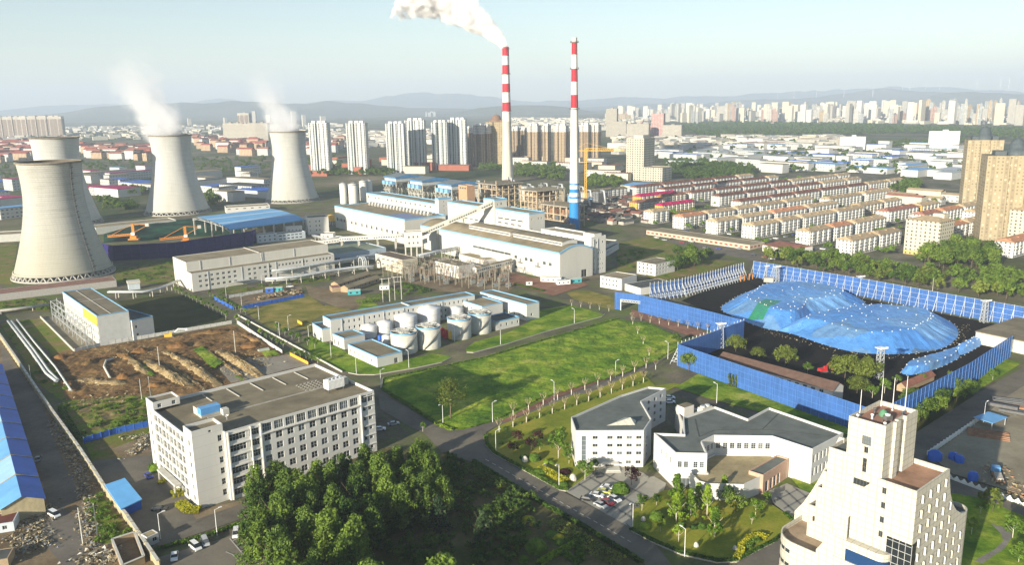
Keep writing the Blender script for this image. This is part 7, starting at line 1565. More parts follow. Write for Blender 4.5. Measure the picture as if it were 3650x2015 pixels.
for k,x,y,s,lb in(('d',1205,785,1.05,'standing on the leftmost long spoil ridge'),('d',1775,665,1.1,'standing right of the excavation'),('d',1070,1020,.9,'behind the office corner, left of a pair'),('d',1135,1000,.9,'behind the office corner, right of a pair'),('g',627,1155,1.05,'on the rubble strip, nearer to the alley'),('g',738,1105,1.0,'on the rubble strip, nearer to the wall'),('d',232,838,.55,'short, at the boundary wall by the pipes'),('f',1395,120,.8,'rising out of the tree belt, left'),('f',1975,260,.8,'rising out of the tree belt, right')):
 p=g(k,x,y);r_=tag(empty('utility_pole',(p.x,p.y,0),.5),'concrete utility pole '+lb,'utility pole','utility poles');r_.scale=(s,s,s);mobj('post',ppm,r_);mobj('crossarm',pbm,r_)
def carmesh(van):
 b=MB();L,w_=(4.6,1.8);h1=.95 if not van else 1.15
 sec=[(-2.3,.45,.75),(-2.2,.3,.9),(-1.2,.28,h1),(1.3,.28,h1),(2.1,.3,.85),(2.3,.45,.65)]
 for i in range(len(sec)-1):
  (x0,a0,c0),(x1,a1,c1)=sec[i],sec[i+1]
  for y,s_ in((-.9,1),(.9,-1)):b.face([(x0,y,a0),(x1,y,a1),(x1,y,c1),(x0,y,c0)][::s_])
  b.face([(x0,-.9,c0),(x1,-.9,c1),(x1,.9,c1),(x0,.9,c0)])
 b.face([(2.3,-.9,.45),(2.3,.9,.45),(2.3,.9,.65),(2.3,-.9,.65)]);b.face([(-2.3,.9,.45),(-2.3,-.9,.45),(-2.3,-.9,.75),(-2.3,.9,.75)])
 body=b
 rf=MB();t=1.45 if not van else 1.95;x0,x1=(-1.0,.5)if not van else(-2.0,1.0);base=(-1.8,1.2)if not van else(-2.2,1.7)
 body.face([(x0,-.68,t),(x1,-.68,t),(x1,.68,t),(x0,.68,t)])
 gl=MB();A_=[(base[0],-.85,h1),(base[1],-.85,h1),(base[1],.85,h1),(base[0],.85,h1)];T_=[(x0,-.68,t-.02),(x1,-.68,t-.02),(x1,.68,t-.02),(x0,.68,t-.02)]
 for i in range(4):j=(i+1)%4;gl.face([A_[i],A_[j],T_[j],T_[i]])
 wl=MB();wl.tube([(0,-.12,0),(0,.12,0)],.34,0,12)
 return body,gl,wl.mesh('wheel',[darkroof])
CM={}
def car(k,x,y,rz,colr,label,van=False,z=0.0):
 p=g(k,x,y,z);key=(van,colr)
 if key not in CM:
  bd,gl,wl=carmesh(van);cc={'white':(.75,.76,.76),'silver':(.42,.44,.45),'black':(.02,.02,.022),'red':(.30,.02,.03),'yellow':(.55,.55,.12),'blue':(.05,.06,.30),'grey':(.2,.2,.2)}[colr]
  CM[key]=(bd.mesh('body',[mat('car_'+colr,cc,.25,.03,spec=.6)]),gl.mesh('glazing',[MATS['dark_glass']]),wl)
 a,b,c=CM[key];r_=tag(empty('parked_car' if not van else 'parked_van',(p.x,p.y,0.02),R(rz)),label,'van' if van else 'car','parked vehicles');mobj('body',a,r_);mobj('glazing',b,r_)
 for xx in(-1.4,1.4):
  for yy in(-.85,.85):mobj('wheel',c,r_,(xx,yy,.34))
for a in(('h',2100,815,-20,'black','black car, leftmost of the parked group on the plaza'),('h',2170,785,-25,'white','white car in the back row of the plaza next to the black one'),('h',2225,758,-25,'yellow','yellow green car in the back row on the plaza'),('h',2252,728,-25,'white','white car farthest back on the plaza'),('h',2200,862,-50,'silver','silver car in the front row of the plaza'),('h',2250,840,-50,'red','dark red car in the front row of the plaza'),('h',2303,815,-52,'white','white car at the right end of the front row on the plaza'),('h',2168,630,-75,'black','black car under the tree at the entrance steps'),('e',640,1195,20,'silver','silver car on the blue tinted paving behind the office'),('e',535,1235,5,'white','white car half hidden by the office corner'),('g',1315,1250,-70,'white','white car on the car park at the bottom edge'),('g',1120,640,-50,'blue','dark blue pickup at the office entrance yard'),('g',1205,890,0,'black','black car on the forecourt by the lamp'),('g',287,515,-70,'grey','grey car parked in the shaded alley'),('f',252,990,0,'white','nearer white car between the two office buildings'),('f',250,962,0,'white','farther white car between the two office buildings')):car(*a)
for a in(('g',1472,1178,-45,'white','white van at the edge of the car park'),('g',1545,1143,-60,'silver','silver van next to the white one on the car park'),('g',1778,1078,-75,'white','white van beside the painted bays'),('g',410,935,-35,'white','white van driving in the alley'),('n',1550,945,20,'white','white van on the road beside the timber yard')):car(*a,van=True)
cc_=['white','silver','black','red','white','grey','blue']
for i,(x,y)in enumerate(((250,975),(300,990),(345,985),(410,1005),(470,1000),(560,1040),(640,1045),(700,1030),(770,1045),(860,1085),(930,1100),(980,1110))):car('c',x,y,-35 if i%2 else 145,cc_[i%7],cc_[i%7]+' car on the avenue below the shop row, %s from the chimney side'%nth(i))
rr=random.Random(12)
for i in range(26):
 v_=rr.uniform(225,330);u_=rr.choice([-85,-45,-5,48,58])+rr.uniform(-2,2);p_=W(u_,v_);key=(False,cc_[i%7]);
 if key not in CM:continue
 a,b,c=CM[key];r_=tag(empty('parked_car',(p_.x,p_.y,.05),PR+rr.choice([0,1.57])),cc_[i%7]+' car parked between the housing rows, %s of those spread there'%nth(i),'car','parked vehicles');mobj('body',a,r_);mobj('glazing',b,r_)
wl_=mat('road_paint',(.55,.54,.48),.8,.3,1.5)
def paint(name,segs,w,kind='structure'):
 m_=MB();zlev[0]+=.01
 for(k,a,b)in segs:
  A,B_=g(k,*a),g(k,*b);u=(B_-A).normalized();n=Vector((-u.y,u.x))*w/2;m_.face([(*(A-n),zlev[0]),(*(B_-n),zlev[0]),(*(B_+n),zlev[0]),(*(A+n),zlev[0])])
 tag(m_.build(name,[wl_]),kind='structure')
paint('road_marking',[('g',(1730,1110),(1890,1299))]+[('g',(1750+k*32,1130+k*38),(1840+k*32,1075+k*38))for k in range(6)]+[('g',(1700,1210),(1750,1230)),('g',(1750,1230),(1790,1270))],.22)
dash=[]
A_,B_=(1330,510),(2450,1150)
for i in range(22):
 t,t2=i/22,(i+.55)/22;dash.append(('h',(A_[0]+(B_[0]-A_[0])*t,A_[1]+(B_[1]-A_[1])*t),(A_[0]+(B_[0]-A_[0])*t2,A_[1]+(B_[1]-A_[1])*t2)))
paint('road_marking',dash,.22)
gj=mat('plaza_joint',(.17,.17,.16),.9,.15)
m_=MB();zlev[0]+=.01
for k,q in(('h',[((2180,620),(1960,750)),((2300,620),(2060,800)),((2420,640),(2150,860)),((2540,680),(2240,915)),((2560,800),(2330,965)),((2020,690),(2440,960)),((2110,645),(2500,880)),((2190,605),(2560,800))]),('i',[((960,690),(1080,800)),((1010,650),(1130,760)),((1060,625),(1180,720)),((940,720),(1090,645)),((1000,770),(1160,680)),((1050,820),(1210,715))])):
 for a,b in q:
  A,B_=g(k,*a),g(k,*b);u=(B_-A).normalized();n=Vector((-u.y,u.x))*.28;m_.face([(*(A-n),zlev[0]),(*(B_-n),zlev[0]),(*(B_+n),zlev[0]),(*(A+n),zlev[0])])
tag(m_.build('plaza_joints',[gj]),kind='structure')
kerb=mat('kerb_stone',(.40,.38,.32),.9,.1)
def kerbs(pts,nm='kerb'):
 m_=MB()
 for i in range(len(pts)-1):
  A,B_=pts[i],pts[i+1];u=(B_-A).normalized();n=Vector((-u.y,u.x))*.12;m_.prism([tuple(A-n),tuple(B_-n),tuple(B_+n),tuple(A+n)],0,.4)
 tag(m_.build(nm,[kerb]),kind='structure')
kerbs(P('h',(1320,340),(1332,400),(1390,466),(1890,742),(1950,748),(2130,620)));kerbs(P('i',(0,915),(130,985),(330,1070),(560,1122),(690,1118),(940,990),(1075,890)))
kerbs(P('e',(300,805),(380,820),(500,820),(800,770),(1000,727),(1072,692)));kerbs(P('e',(1190,650),(1240,653),(1500,585),(1800,490),(2205,382),(2230,362)))
kerbs(P('e',(550,925),(556,848),(950,766),(1330,686),(1556,614),(2000,486),(2330,392)))
# HOUSING DISTRICT, on the same street grid as the plant
resw=facade('estate_wall',(.66,.645,.60),(.10,.11,.11),3.2,2.45,.38,.5,strip=(6.4,.3,(.55,.54,.5)))
resy=facade('estate_yellow',(.62,.40,.07),(.10,.08,.05),3.2,2.6,.4,.5)
resg=facade('estate_cream',(.60,.55,.42),(.08,.08,.07),3.4,2.8,.4,.5,base=(3.5,(.55,.42,.15)))
balm=facade('balcony_front',(.64,.62,.57),(.10,.12,.13),2.6,2.45,.86,.48)
whitebal=mat('balcony_rail',(.66,.64,.6),.8,.1)
def estate(label,u0,v0,v1,H,W_,wm,rm,grp,hip=1.5,name='apartment_block'):
 L=v1-v0;o=W(u0+W_,v0);r_=tag(empty(name,(o.x,o.y,0),PR+math.pi/2),label,'apartment block',grp);m_=MB()
 m_.prism([(0,0),(L,0),(L,W_),(0,W_)],0,H,0,top=False);m_.build('wall',[wm],r_);m_=MB();y2=W_/2;hr=H+2.3;ov=.6
 for f in([(-ov,-ov,H-.1),(L+ov,-ov,H-.1),(L+ov-hip,y2,hr),(-ov+hip,y2,hr)],[(L+ov,W_+ov,H-.1),(-ov,W_+ov,H-.1),(-ov+hip,y2,hr),(L+ov-hip,y2,hr)],[(L+ov,-ov,H-.1),(L+ov,W_+ov,H-.1),(L+ov-hip,y2,hr)],[(-ov,W_+ov,H-.1),(-ov,-ov,H-.1),(-ov+hip,y2,hr)]):m_.face(f,0)
 m_.face([(-ov,-ov,H-.3),(-ov,W_+ov,H-.3),(L+ov,W_+ov,H-.3),(L+ov,-ov,H-.3)],0);m_.build('roof',[rm],r_)
 n=max(2,int(L/6.4))
 for i in range(n):
  x=(i+.5)*L/n;b=MB();b.prism([(x-1.5,-1.15),(x+1.5,-1.15),(x+1.5,-.03),(x-1.5,-.03)],2.4,H-.5,0,0,bottom=True)
  b.build('balcony_stack',[balm],r_)
  if i%2==0:b=MB();b.prism([(x-1,y2-3.4),(x+1,y2-3.4),(x+1,y2-1.2),(x-1,y2-1.2)],H+.6,H+2.0,0,0);b.build('dormer',[rm],r_)
 return r_
orr=mat('orange_tile_roof',(.46,.22,.12),.9,.25,.3,rnd=.15)
fr=[(-150,[(240,263)]),(-107,[(234,266),(271,311),(316,345),(352,393),(399,446)]),(-66,[(232,263),(269,312),(318,370),(376,428)]),(-29,[(235,270),(276,302),(308,360),(367,412)]),(21,[(240,271),(276,304),(311,360)]),(67,[(224,260),(265,297)]),(84,[(328,376),(381,420)]),(-37,[(421,461),(467,500)]),(3,[(399,455),(462,500)]),(36,[(400,432),(440,475)]),(-90,[(452,515),(525,583)]),(112,[(410,450)]),(60,[(450,500),(505,545)]),(104,[(455,490),(497,535)]),(150,[(405,440),(450,488),(495,530)]),(188,[(425,462),(470,510)]),(150,[(300,335),(345,392)]),(190,[(330,368),(378,415)]),(225,[(400,440),(450,490)]),(36,[(482,530)])]
rn=0
for u0,vs_ in fr:
 rn+=1
 for j,(a,b)in enumerate(vs_):estate(('yellow walled' if(rn,j)in((8,0),(9,1),(12,0))else 'white')+' block of flats, %s of the %s front street from the avenue'%(nth(j),nth(rn-1)),u0,a,b,12.2,13.5,resy if(rn,j)in((8,0),(9,1),(12,0))else resw,(orr if(rn*3+j)%5==1 else pinkroof)if rn not in(9,10,12)or j else redroof,'walk-up blocks of the front streets')
up=[(-325,400,640),(-283,405,640),(-234,398,740),(-189,392,690),(-143,368,715)]
for i,(u0,va,vb)in enumerate(up):
 v=va;j=0
 while v<vb-20:
  L=[46,52,40][(i+j)%3];yl=(i==1 and j==9);estate('white block with dark red roof, %s along the %s upper street'%(nth(j),nth(i)),u0,v,min(v+L,vb),12.2,12.5,resw,mat('dark_red_tile',(.17,.075,.05),.9,.3,.3,rnd=.2)if v<600 else pinkroof,'walk-up blocks of the upper streets');v+=L+6;j+=1
mg=mat('magenta_roof',(.45,.01,.10),.7,.15)
estate('yellow block with magenta roof at the near end of the housing',-249,327,389,12.5,13,resy,mg,'yellow blocks');estate('yellow block with brownish roof in the second yellow row',-228,300,345,9.5,12,resy,redroof,'yellow blocks')
estate('long yellow block with thin magenta roof',-190,300,352,9.5,11,resy,mg,'yellow blocks');estate('yellow block with red roof between white ones',-236,352,392,11.5,11,resy,redroof,'yellow blocks')
estate('grey fronted long block left of the magenta roof',-330,318,388,12,13,resw,greyroof,None)
for u,v,L,lb in((101,262,22,'cream nine storey point block rising over the walk-up rows'),(131,372,24,'cream nine storey point block at the right, near the beige towers')):
 q=Bld('point_block',lb,'apartment tower',[(0,0),(26,0),(26,L),(0,L)],27,o=W(u,v),rz=PR,wall=resg,roof=pinkroof,par=.3);r_=q.done();m_=MB();m_.prism([(14,L-9),(22,L-9),(22,L-2),(14,L-2)],26.9,31.5,0,1);m_.face([(-.6,-.6,27),(26.6,-.6,27),(18,L/2,29.6),(8,L/2,29.6)],1);m_.face([(26.6,L+.6,27),(-.6,L+.6,27),(8,L/2,29.6),(18,L/2,29.6)],1);m_.face([(26.6,-.6,27),(26.6,L+.6,27),(18,L/2,29.6)],1);m_.face([(-.6,L+.6,27),(-.6,-.6,27),(8,L/2,29.6)],1);m_.build('roof_tower',[cream,pinkroof],r_)
q=rbld('shop_row','long low pale shop row lining the avenue below the housing','shops',g('c',185,925,4),g('c',840,1020,4),g('c',850,990,4),4,wall=facade('shop_front',(.55,.48,.36),(.25,.08,.06),5,4,.6,.4,rnd=0),roof=tanroof,par=.1);q.done()
gable('small_house','white house with hipped red roof beside the avenue','house',g('c',920,1020,5),g('c',1060,1050,5),g('c',1140,1010,5),5.5,7.5,white,redroof,hip=3)
gable('sports_hall','cream hall with pale blue vaulted roof behind the tall white hotel block','hall',g('c',20,640,8),g('c',250,660,8),g('c',180,620,8),8,10,cream,lightbluesheet)
rnd=random.Random(21)
def tower(label,p,rz,w_,d,h,m,crownm=None,grp=None,notch=0,name='tower_block',cap=3.5,dome=None):
 r_=tag(empty(name,(p.x,p.y,0),rz),label,'tower block',grp);q=MB()
 if notch:n=notch;poly=[(-w_/2,-d/2),(-w_*.14,-d/2),(-w_*.14,-d/2+n),(w_*.14,-d/2+n),(w_*.14,-d/2),(w_/2,-d/2),(w_/2,d/2),(w_*.14,d/2),(w_*.14,d/2-n),(-w_*.14,d/2-n),(-w_*.14,d/2),(-w_/2,d/2)]
 else:poly=[(-w_/2,-d/2),(w_/2,-d/2),(w_/2,d/2),(-w_/2,d/2)]
 q.prism(poly,0,h,0,1);q.build('wall',[m,greyroof],r_)
 if cap:
  q=MB()
  for s in((-.3,.0)if notch else(0,)):q.prism([(w_*(s-.06),-d*.25),(w_*(s+.12),-d*.25),(w_*(s+.12),d*.25),(w_*(s-.06),d*.25)],h,h+cap,0,0)
  if notch:q.prism([(w_*.2,-d*.3),(w_*.36,-d*.3),(w_*.36,d*.3),(w_*.2,d*.3)],h,h+cap,0,0)
  q.build('roof_block',[crownm or m],r_)
 if dome:
  q=MB();R_=dome;q.lathe([(R_*1.25,h),(R_*1.25,h+4),(R_,h+4),(R_,h+8),(R_*.95,h+8.2),(R_*.8,h+11),(R_*.45,h+13),(.3,h+14),(.2,h+18),(.02,h+18.5)],0,20);q.build('dome',[crownm or m],r_)
 return r_
wt=facade('highrise_white',(.60,.61,.59),(.03,.035,.04),6.2,2.9,.36,.78,strip=(18.6,.16,(.34,.42,.39)))
for i,(x,y,w_,ty,lb)in enumerate(((95,575,150,185,'leftmost'),(375,572,155,185,'second from left'),(665,567,145,190,'third from left, the lower twin'),(812,545,155,165,'fourth from left, the taller twin'),(995,540,125,180,'fifth from left'),(1128,530,145,160,'rightmost'))):
 p=g('b',x,y);ds=p.length;ww=w_/2.1115/FPX*math.hypot(ds,118)*.93;q=Vector((KS['b'][0]+x/2.1115-CX,KS['b'][1]+ty/2.1115-CY,FPX));h=CAMH-q.dot(_d)*p.y/q.dot(_f)
 tower('white thirty storey tower with grey centre strip, %s'%lb,p+Vector((0,9)),R(-6),ww,17,h,wt,whitep,'white towers beyond the plant',3.5)
bt=facade('highrise_brown',(.24,.17,.11),(.05,.045,.045),3.2,2.9,.4,.55,strip=(9.6,.36,(.42,.33,.2)),top=(62,(.62,.60,.56)))
for i,(x,y,w_,ty,lb)in enumerate(((1215,500,30,225,'dark narrow leftmost'),(1290,515,80,205,'second from the left'),(1350,510,40,210,'slim third'),(1565,470,60,225,'yellowish one right of the smoking chimney'),(1625,470,40,235,'narrow one right of the smoking chimney'),(1700,490,100,205,'broad one between the two chimneys'),(1795,490,50,205,'slim one between the two chimneys'),(1905,495,110,205,'broad one left of the blue footed chimney'),(2085,495,80,200,'first right of the blue footed chimney'),(2170,500,60,200,'last right of the blue footed chimney'),(2025,480,40,230,'shaded one just behind the blue footed chimney'))):
 p=g('b',x,y);ww=w_/2.1115/FPX*math.hypot(p.length,118);q=Vector((KS['b'][0]+x/2.1115-CX,KS['b'][1]+ty/2.1115-CY,FPX));h=CAMH-q.dot(_d)*p.y/q.dot(_f);tower('brown high-rise with pale top storeys, '+lb,p+Vector((0,9)),R(-25),ww*.85,18,h,bt,whitep,'brown towers beyond the plant',2.5)
p=g('b',1420,500);tower('ornate tan tower with stepped spire behind the smoking chimney',p,R(-10),38,26,84,facade('ornate',(.42,.33,.19),(.12,.1,.07),3.5,3.4,.5,.55),mat('spire_brown',(.25,.15,.10),.8,.2),None,3,dome=9)
hm=facade('hotel_cream',(.54,.50,.39),(.04,.04,.045),4.2,3.5,.42,.5,strip=(12.6,.3,(.42,.40,.34)),rnd=0);hp_=g('c',165,612)
Q_=Bld('hotel_block','tall cream twenty storey block with flat brown roof beyond the chimneys','tower block',[(-30,0),(0,0),(0,34),(-30,34)],64,o=hp_,rz=R(-38),wall=hm,roof=tanroof,par=1);hr_=Q_.done();Bld(None,None,None,[(.1,-4),(34,-4),(34,26),(.1,26)],21,parent=hr_,partname='podium_wall',wall=hm,roof=tanroof).done();m_=MB();m_.prism([(-22,8),(-6,8),(-6,26),(-22,26)],63,68,0);m_.build('roof_block',[cream],hr_)
be=facade('beige_tower',(.36,.30,.19),(.20,.165,.11),3.2,2.9,.4,.45,strip=(9.6,.3,(.27,.22,.14)));dm=mat('slate_dome',(.08,.10,.11),.6)
tower('beige high-rise with dark dome, farther one at the right edge',g('c',2270,800)+Vector((8,12)),R(-20),33,22,73,be,dm,None,3,dome=6);tower('beige high-rise with dark dome, nearer one cut by the right edge',g('c',2460,1010)+Vector((14,22)),R(-20),46,28,70,be,dm,None,3,dome=6)
gl_=facade('slab_far',(.23,.17,.12),(.14,.12,.11),4,3,.45,.5,top=(84,(.5,.46,.38)),strip=(24,.14,(.5,.46,.38)))
for i,x in enumerate((58,140,245,318,400)):tower('brown slab of flats in the long far row at the left edge, %s from left'%nth(i),g('a',x,295),R(-8),105 if i<4 else 120,20,96,gl_,None,'far slab row',4)
for i,x in enumerate((1745,1800,1860,1930,1985)):tower('pale grey slab left of the right steaming tower, %s from left'%nth(i),g('a',x,335),R(-15),50,18,68 if i!=2 else 66,facade('slab_pale',(.42,.39,.32),(.12,.11,.1),4,3,.45,.5),None,'pale slabs')
tower('tan point tower rising above the pale slabs',g('a',1850,255),R(-10),62,30,95,MATS['slab_far'])
for i,(x,y,w_,h,lb)in enumerate(((2283,290,38,96,'slim grey tower behind the tall cream block'),(2345,300,44,55,'lower grey block right of the slim grey tower'),(2480,312,70,50,'pale block over the roof of the cream block'))):tower(lb,g('b',x,y),R(-20),w_,24,h,MATS['slab_pale'])
for i,(x,y,w_,h,lb)in enumerate(((258,345,40,80,'red banded tower right of the tall cream block'),(350,350,60,45,'grey block beside the red banded tower'),(2062,415,62,42,'white office slab left of the beige domed towers'),(1490,412,55,30,'cream office block among the white factories'),(1428,408,30,28,'brownish office beside the cream one among the factories'))):tower(lb,g('c',x,y),R(-25),w_,22,h,facade('red_band',(.42,.2,.17),(.5,.48,.45),5,3,.5,.5)if i==0 else MATS['slab_pale']if i in(1,4)else facade('office_white',(.64,.66,.64),(.25,.3,.3),4,3.4,.5,.4),cap=3)
def lowbox(name,cat,label,p,rz,L,d,h,wm,rm,grp,rough=None):
 r_=tag(empty(name,(p.x,p.y,0),rz),label,cat,grp);m_=MB();m_.prism([(-L/2,-d/2),(L/2,-d/2),(L/2,d/2),(-L/2,d/2)],0,h,0,top=False);m_.build('wall',[wm],r_);m_=MB()
 if rough:z=h+rough;m_.face([(-L/2-.5,-d/2-.5,h),(L/2+.5,-d/2-.5,h),(L/2+.5,0,z),(-L/2-.5,0,z)]);m_.face([(L/2+.5,d/2+.5,h),(-L/2-.5,d/2+.5,h),(-L/2-.5,0,z),(L/2+.5,0,z)])
 else:m_.prism([(-L/2-.3,-d/2-.3),(L/2+.3,-d/2-.3),(L/2+.3,d/2+.3),(-L/2-.3,d/2+.3)],h,h+.5,0,0)
 m_.build('roof',[rm],r_)
fw=facade('factory_white',(.54,.54,.51),(.12,.14,.15),5,4.2,.5,.32);fwb=mat('factory_plain',(.55,.55,.52),.8,.08,.1,rnd=.1);pal=mat('pale_roof',(.42,.45,.46),.7,.12,.1,rnd=.12)
rfs=[(pal,'pale grey'),(tanroof,'tan'),(lightbluesheet,'light blue'),(pal,'whitish'),(greyroof,'dark grey'),(bluesheet,'deep blue')]
def quarter(lab,poly,dist,n,seed,rz,sizes,names,grp,walls=None,roofs=None,gab=None):
 rr=random.Random(seed);ps=scatter(poly,dist,rr,9000,n);ps.sort(key=lambda q:(round(q.length/110),q.x));cnt={}
 for p in ps:
  ri=rr.randrange(len(roofs or rfs));rm,rl=(roofs or rfs)[ri];sz=rr.choice(sizes);t=('compact','long','broad')[sz[3]];bd=int(p.length/110);key=(t,rl,bd);cnt[key]=cnt.get(key,0)+1
  lowbox(names[0],names[1],'%s %s roofed %s %s, %s such from left in %s band'%(t,rl,names[1],lab,nth(cnt[key]-1),nth(bd-3)),p,rz+rr.choice([0,0,math.pi/2]),sz[0]*rr.uniform(.8,1.2),sz[1],sz[2]*rr.uniform(.8,1.2),rr.choice(walls or[fw,fwb]),rm,grp,gab)
S1=[(45,18,13,1),(70,34,10,2),(30,14,15,0),(55,26,9,2),(80,16,12,1)]
quarter('of the works',P('c',(300,455),(2190,440),(2200,600),(1760,590),(1500,545),(1000,560),(850,530),(420,520)),52,95,4,PR,S1,('factory_hall','factory'),'white factory halls behind the housing')
quarter('in the distance',P('c',(300,410),(2200,395),(2200,445),(300,455)),75,36,14,PR,S1,('factory_hall','factory'),'white factory halls behind the housing')
quarter('left of the plant',P('a',(650,570),(1110,560),(1120,700),(740,760),(680,700)),46,16,5,R(-35),S1,('factory_hall','factory'),'factory halls left of the plant',None,[(bluesheet,'deep blue'),(lightbluesheet,'light blue'),(tanroof,'tan'),(mat('crimson_roof',(.36,.02,.10),.7,.2),'crimson')])
quarter('between cooling towers',P('a',(1490,590),(2010,560),(1990,740),(1760,790),(1520,660)),52,13,6,R(-35),S1,('factory_hall','factory'),'factory halls left of the plant',None,[(bluesheet,'deep blue'),(lightbluesheet,'light blue'),(tanroof,'tan'),(darkroof,'dark')])
quarter('at the left edge',P('a',(-60,630),(160,620),(165,900),(-60,920)),40,7,7,R(-35),S1[:3],('factory_hall','factory'),'factory halls left of the plant',None,[(bluesheet,'deep blue'),(lightbluesheet,'light blue'),(MATS['crimson_roof'],'crimson')])
quarter('by the white high-rises',P('b',(180,480),(1200,420),(1240,560),(1000,560),(480,590),(20,590)),60,20,8,R(-20),[(60,18,10,1),(40,16,12,0)],('mid_block','block'),'blocks round the white high-rises',[cream,mat('brick_block',(.34,.12,.08),.9,.2)],[(redroof,'red'),(greyroof,'grey')])
rr_=facade('terrace_wall',(.54,.42,.27),(.12,.04,.03),4.5,3.2,.5,.55)
red2=mat('bright_red_roof',(.34,.08,.055),.9,.3,.3,rnd=.2)
ST=[(42,13,17,1),(30,13,18,0),(55,13,16,2)]
for i,(pl,n,rz,lb)in enumerate((([(605,380),(1140,400),(1140,470),(640,455)],26,-20,'behind the steaming towers'),([(-40,350),(230,340),(240,450),(-40,500)],26,-15,'at the left horizon'),([(1440,300),(2030,330),(2030,450),(1450,390)],24,-20,'between the steam plumes'),([(2300,340),(2576,330),(2576,400),(2300,440)],12,-20,'behind the leftmost high-rise'))):
 quarter(lb,P('a',*pl),34,int(n*1.8),30+i,R(rz),ST,('red_roof_terrace','terrace'),'red roofed terraces in the distance',[rr_,MATS['estate_wall']],[(red2,'red'),(redroof,'brick'),(MATS['dark_red_tile'],'maroon')],4)
quarter('between chimneys',P('b',(1560,470),(1900,480),(2350,520),(2340,640),(2100,560),(1560,520)),44,14,41,R(-30),[(34,14,13,0),(50,16,11,1)],('mid_block','block'),'blocks behind the chimneys',[cream,fw],[(tanroof,'tan'),(redroof,'red')])
quarter('near the avenue',P('b',(2050,770),(2300,720),(2520,800),(2560,940),(2250,960),(2120,900)),12,62,42,PR,[(15,7,3.5,1),(9,6,3.2,0),(12,8,3.6,2)],('cottage','cottage'),'old cottages by the blue footed chimney',[mat('cottage_wall',(.40,.37,.32),.9,.25,rnd=.2),conc],[(darkroof,'black'),(mat('brown_tile',(0,0,0)),'brown'),(redroof,'red')],2)
quarter('right of the estate',P('c',(1650,720),(1880,720),(2180,740),(2180,760),(1800,770)),30,10,43,PR,[(28,11,8,0),(40,12,9,1)],('mid_block','block'),'blocks at the right end of the estate',[cream,fw],[(pinkroof,'pink'),(redroof,'red'),(lightbluesheet,'blue')],2)
ft=[facade('far_tan',(.44,.34,.20),(.2,.17,.13),7,6,.5,.45),facade('far_white',(.50,.48,.42),(.24,.24,.23),7,6,.5,.45),facade('far_grey',(.36,.38,.37),(.18,.19,.2),8,6,.5,.45),facade('far_rose',(.42,.28,.22),(.2,.15,.13),7,6,.5,.45)]
fn_=['tan','whitish','grey','rosy'];fg={}
def fartowers(lab,x0,x1,y0,y1,n,h0,h1,seed,cols=(0,1,0,2,3)):
 rr=random.Random(seed);L_=[]
 for i in range(n):
  x=rr.uniform(x0,x1);y=rr.uniform(y0,y1)
  if len(L_)and rr.random()<.6:x=L_[-1][0]+rr.uniform(9,16)*1.2;y=L_[-1][1]
  L_.append((x,y,rr.choice(cols)if not L_ or rr.random()<.5 else L_[-1][2]))
 L_.sort();cnt={}
 for x,y,c in L_:
  p=g('c',x,y);k=math.hypot(p.length,118)/FPX/1.7766;cnt[c]=cnt.get(c,0)+1;h=rr.uniform(h0,h1)*k;ww=rr.uniform(11,19)*k
  r_=tag(empty('tower_block',(p.x,p.y,0),rr.uniform(-.6,.2)),'%s distant tower block %s, %s of its colour from left'%(fn_[c],lab,nth(cnt[c]-1)),'tower block','far towers '+lab)
  if('m',c)not in fg:
   q=MB();q.prism([(-.5,-.35),(-.12,-.35),(-.12,-.22),(.12,-.22),(.12,-.35),(.5,-.35),(.5,.35),(-.5,.35)],0,1);q.prism([(-.15,-.1),(.15,-.1),(.15,.2),(-.15,.2)],1,1.05);fg[('m',c)]=q
  q=fg[('m',c)];m_=MB();m_.v=[(a*ww,b*ww,d*h)for a,b,d in q.v];m_.f,m_.m,m_.sm=q.f,q.m,q.sm;m_.uv=[(a*ww,b*h)for a,b in q.uv];m_.build('wall',[ft[c]],r_)
fartowers('in the front skyline',320,1080,228,248,40,65,118,51);fartowers('in the middle skyline',1080,1860,205,250,44,45,80,52);fartowers('in the right skyline',1860,2560,225,262,38,65,118,53)
fartowers('of the back skyline',330,2560,175,196,60,22,46,54,(1,2,1,0));fartowers('at the left of the skyline',0,330,185,225,24,18,36,55,(1,2,3));fartowers('left of the river belt',0,240,300,335,9,45,75,58,(3,0))
fartowers('behind the high-rises',-420,-60,225,235,12,32,44,56,(0,1));fartowers('on the low hill',-700,-520,178,186,16,26,36,57,(0,1));fartowers('far beyond the steam',-1210,-1090,200,206,7,22,32,59,(1,2))
def town(label,polys,dens,seed,smin,smax,h0=5,h1=16):
 rr=random.Random(seed);m_=MB()
 for poly,n in polys:
  for p in scatter(poly,0,rr,n,n):
   L,d,h=rr.uniform(smin,smax),rr.uniform(smin*.5,smax*.5),rr.uniform(h0,h1);a=rr.choice([PR,PR+1.57,-.3]);c,s=math.cos(a),math.sin(a);q=[(p.x+x*c-y*s,p.y+x*s+y*c)for x,y in((-L/2,-d/2),(L/2,-d/2),(L/2,d/2),(-L/2,d/2))];mi=rr.randrange(3);m_.prism(q,0,h,mi,rr.choice([3,4,5,0]))
 tag(m_.build('distant_town',[mat('town_white',(.6,.58,.52),.9,.1),cream,conc,pinkroof,pal,redroof]),label,'town',None,'stuff')
town('dense low town fading towards the hills',[(P('c',(0,230),(2576,262),(2576,215),(1000,190),(0,180)),2200),(P('c',(0,345),(1400,345),(1400,400),(0,450)),500),(P('a',(0,330),(2576,300),(2576,200),(470,220)),900),(P('b',(0,400),(1200,330),(1200,240),(0,280)),500),(P('b',(1500,260),(2576,270),(2576,170),(1500,150)),600)],1,61,18,60)
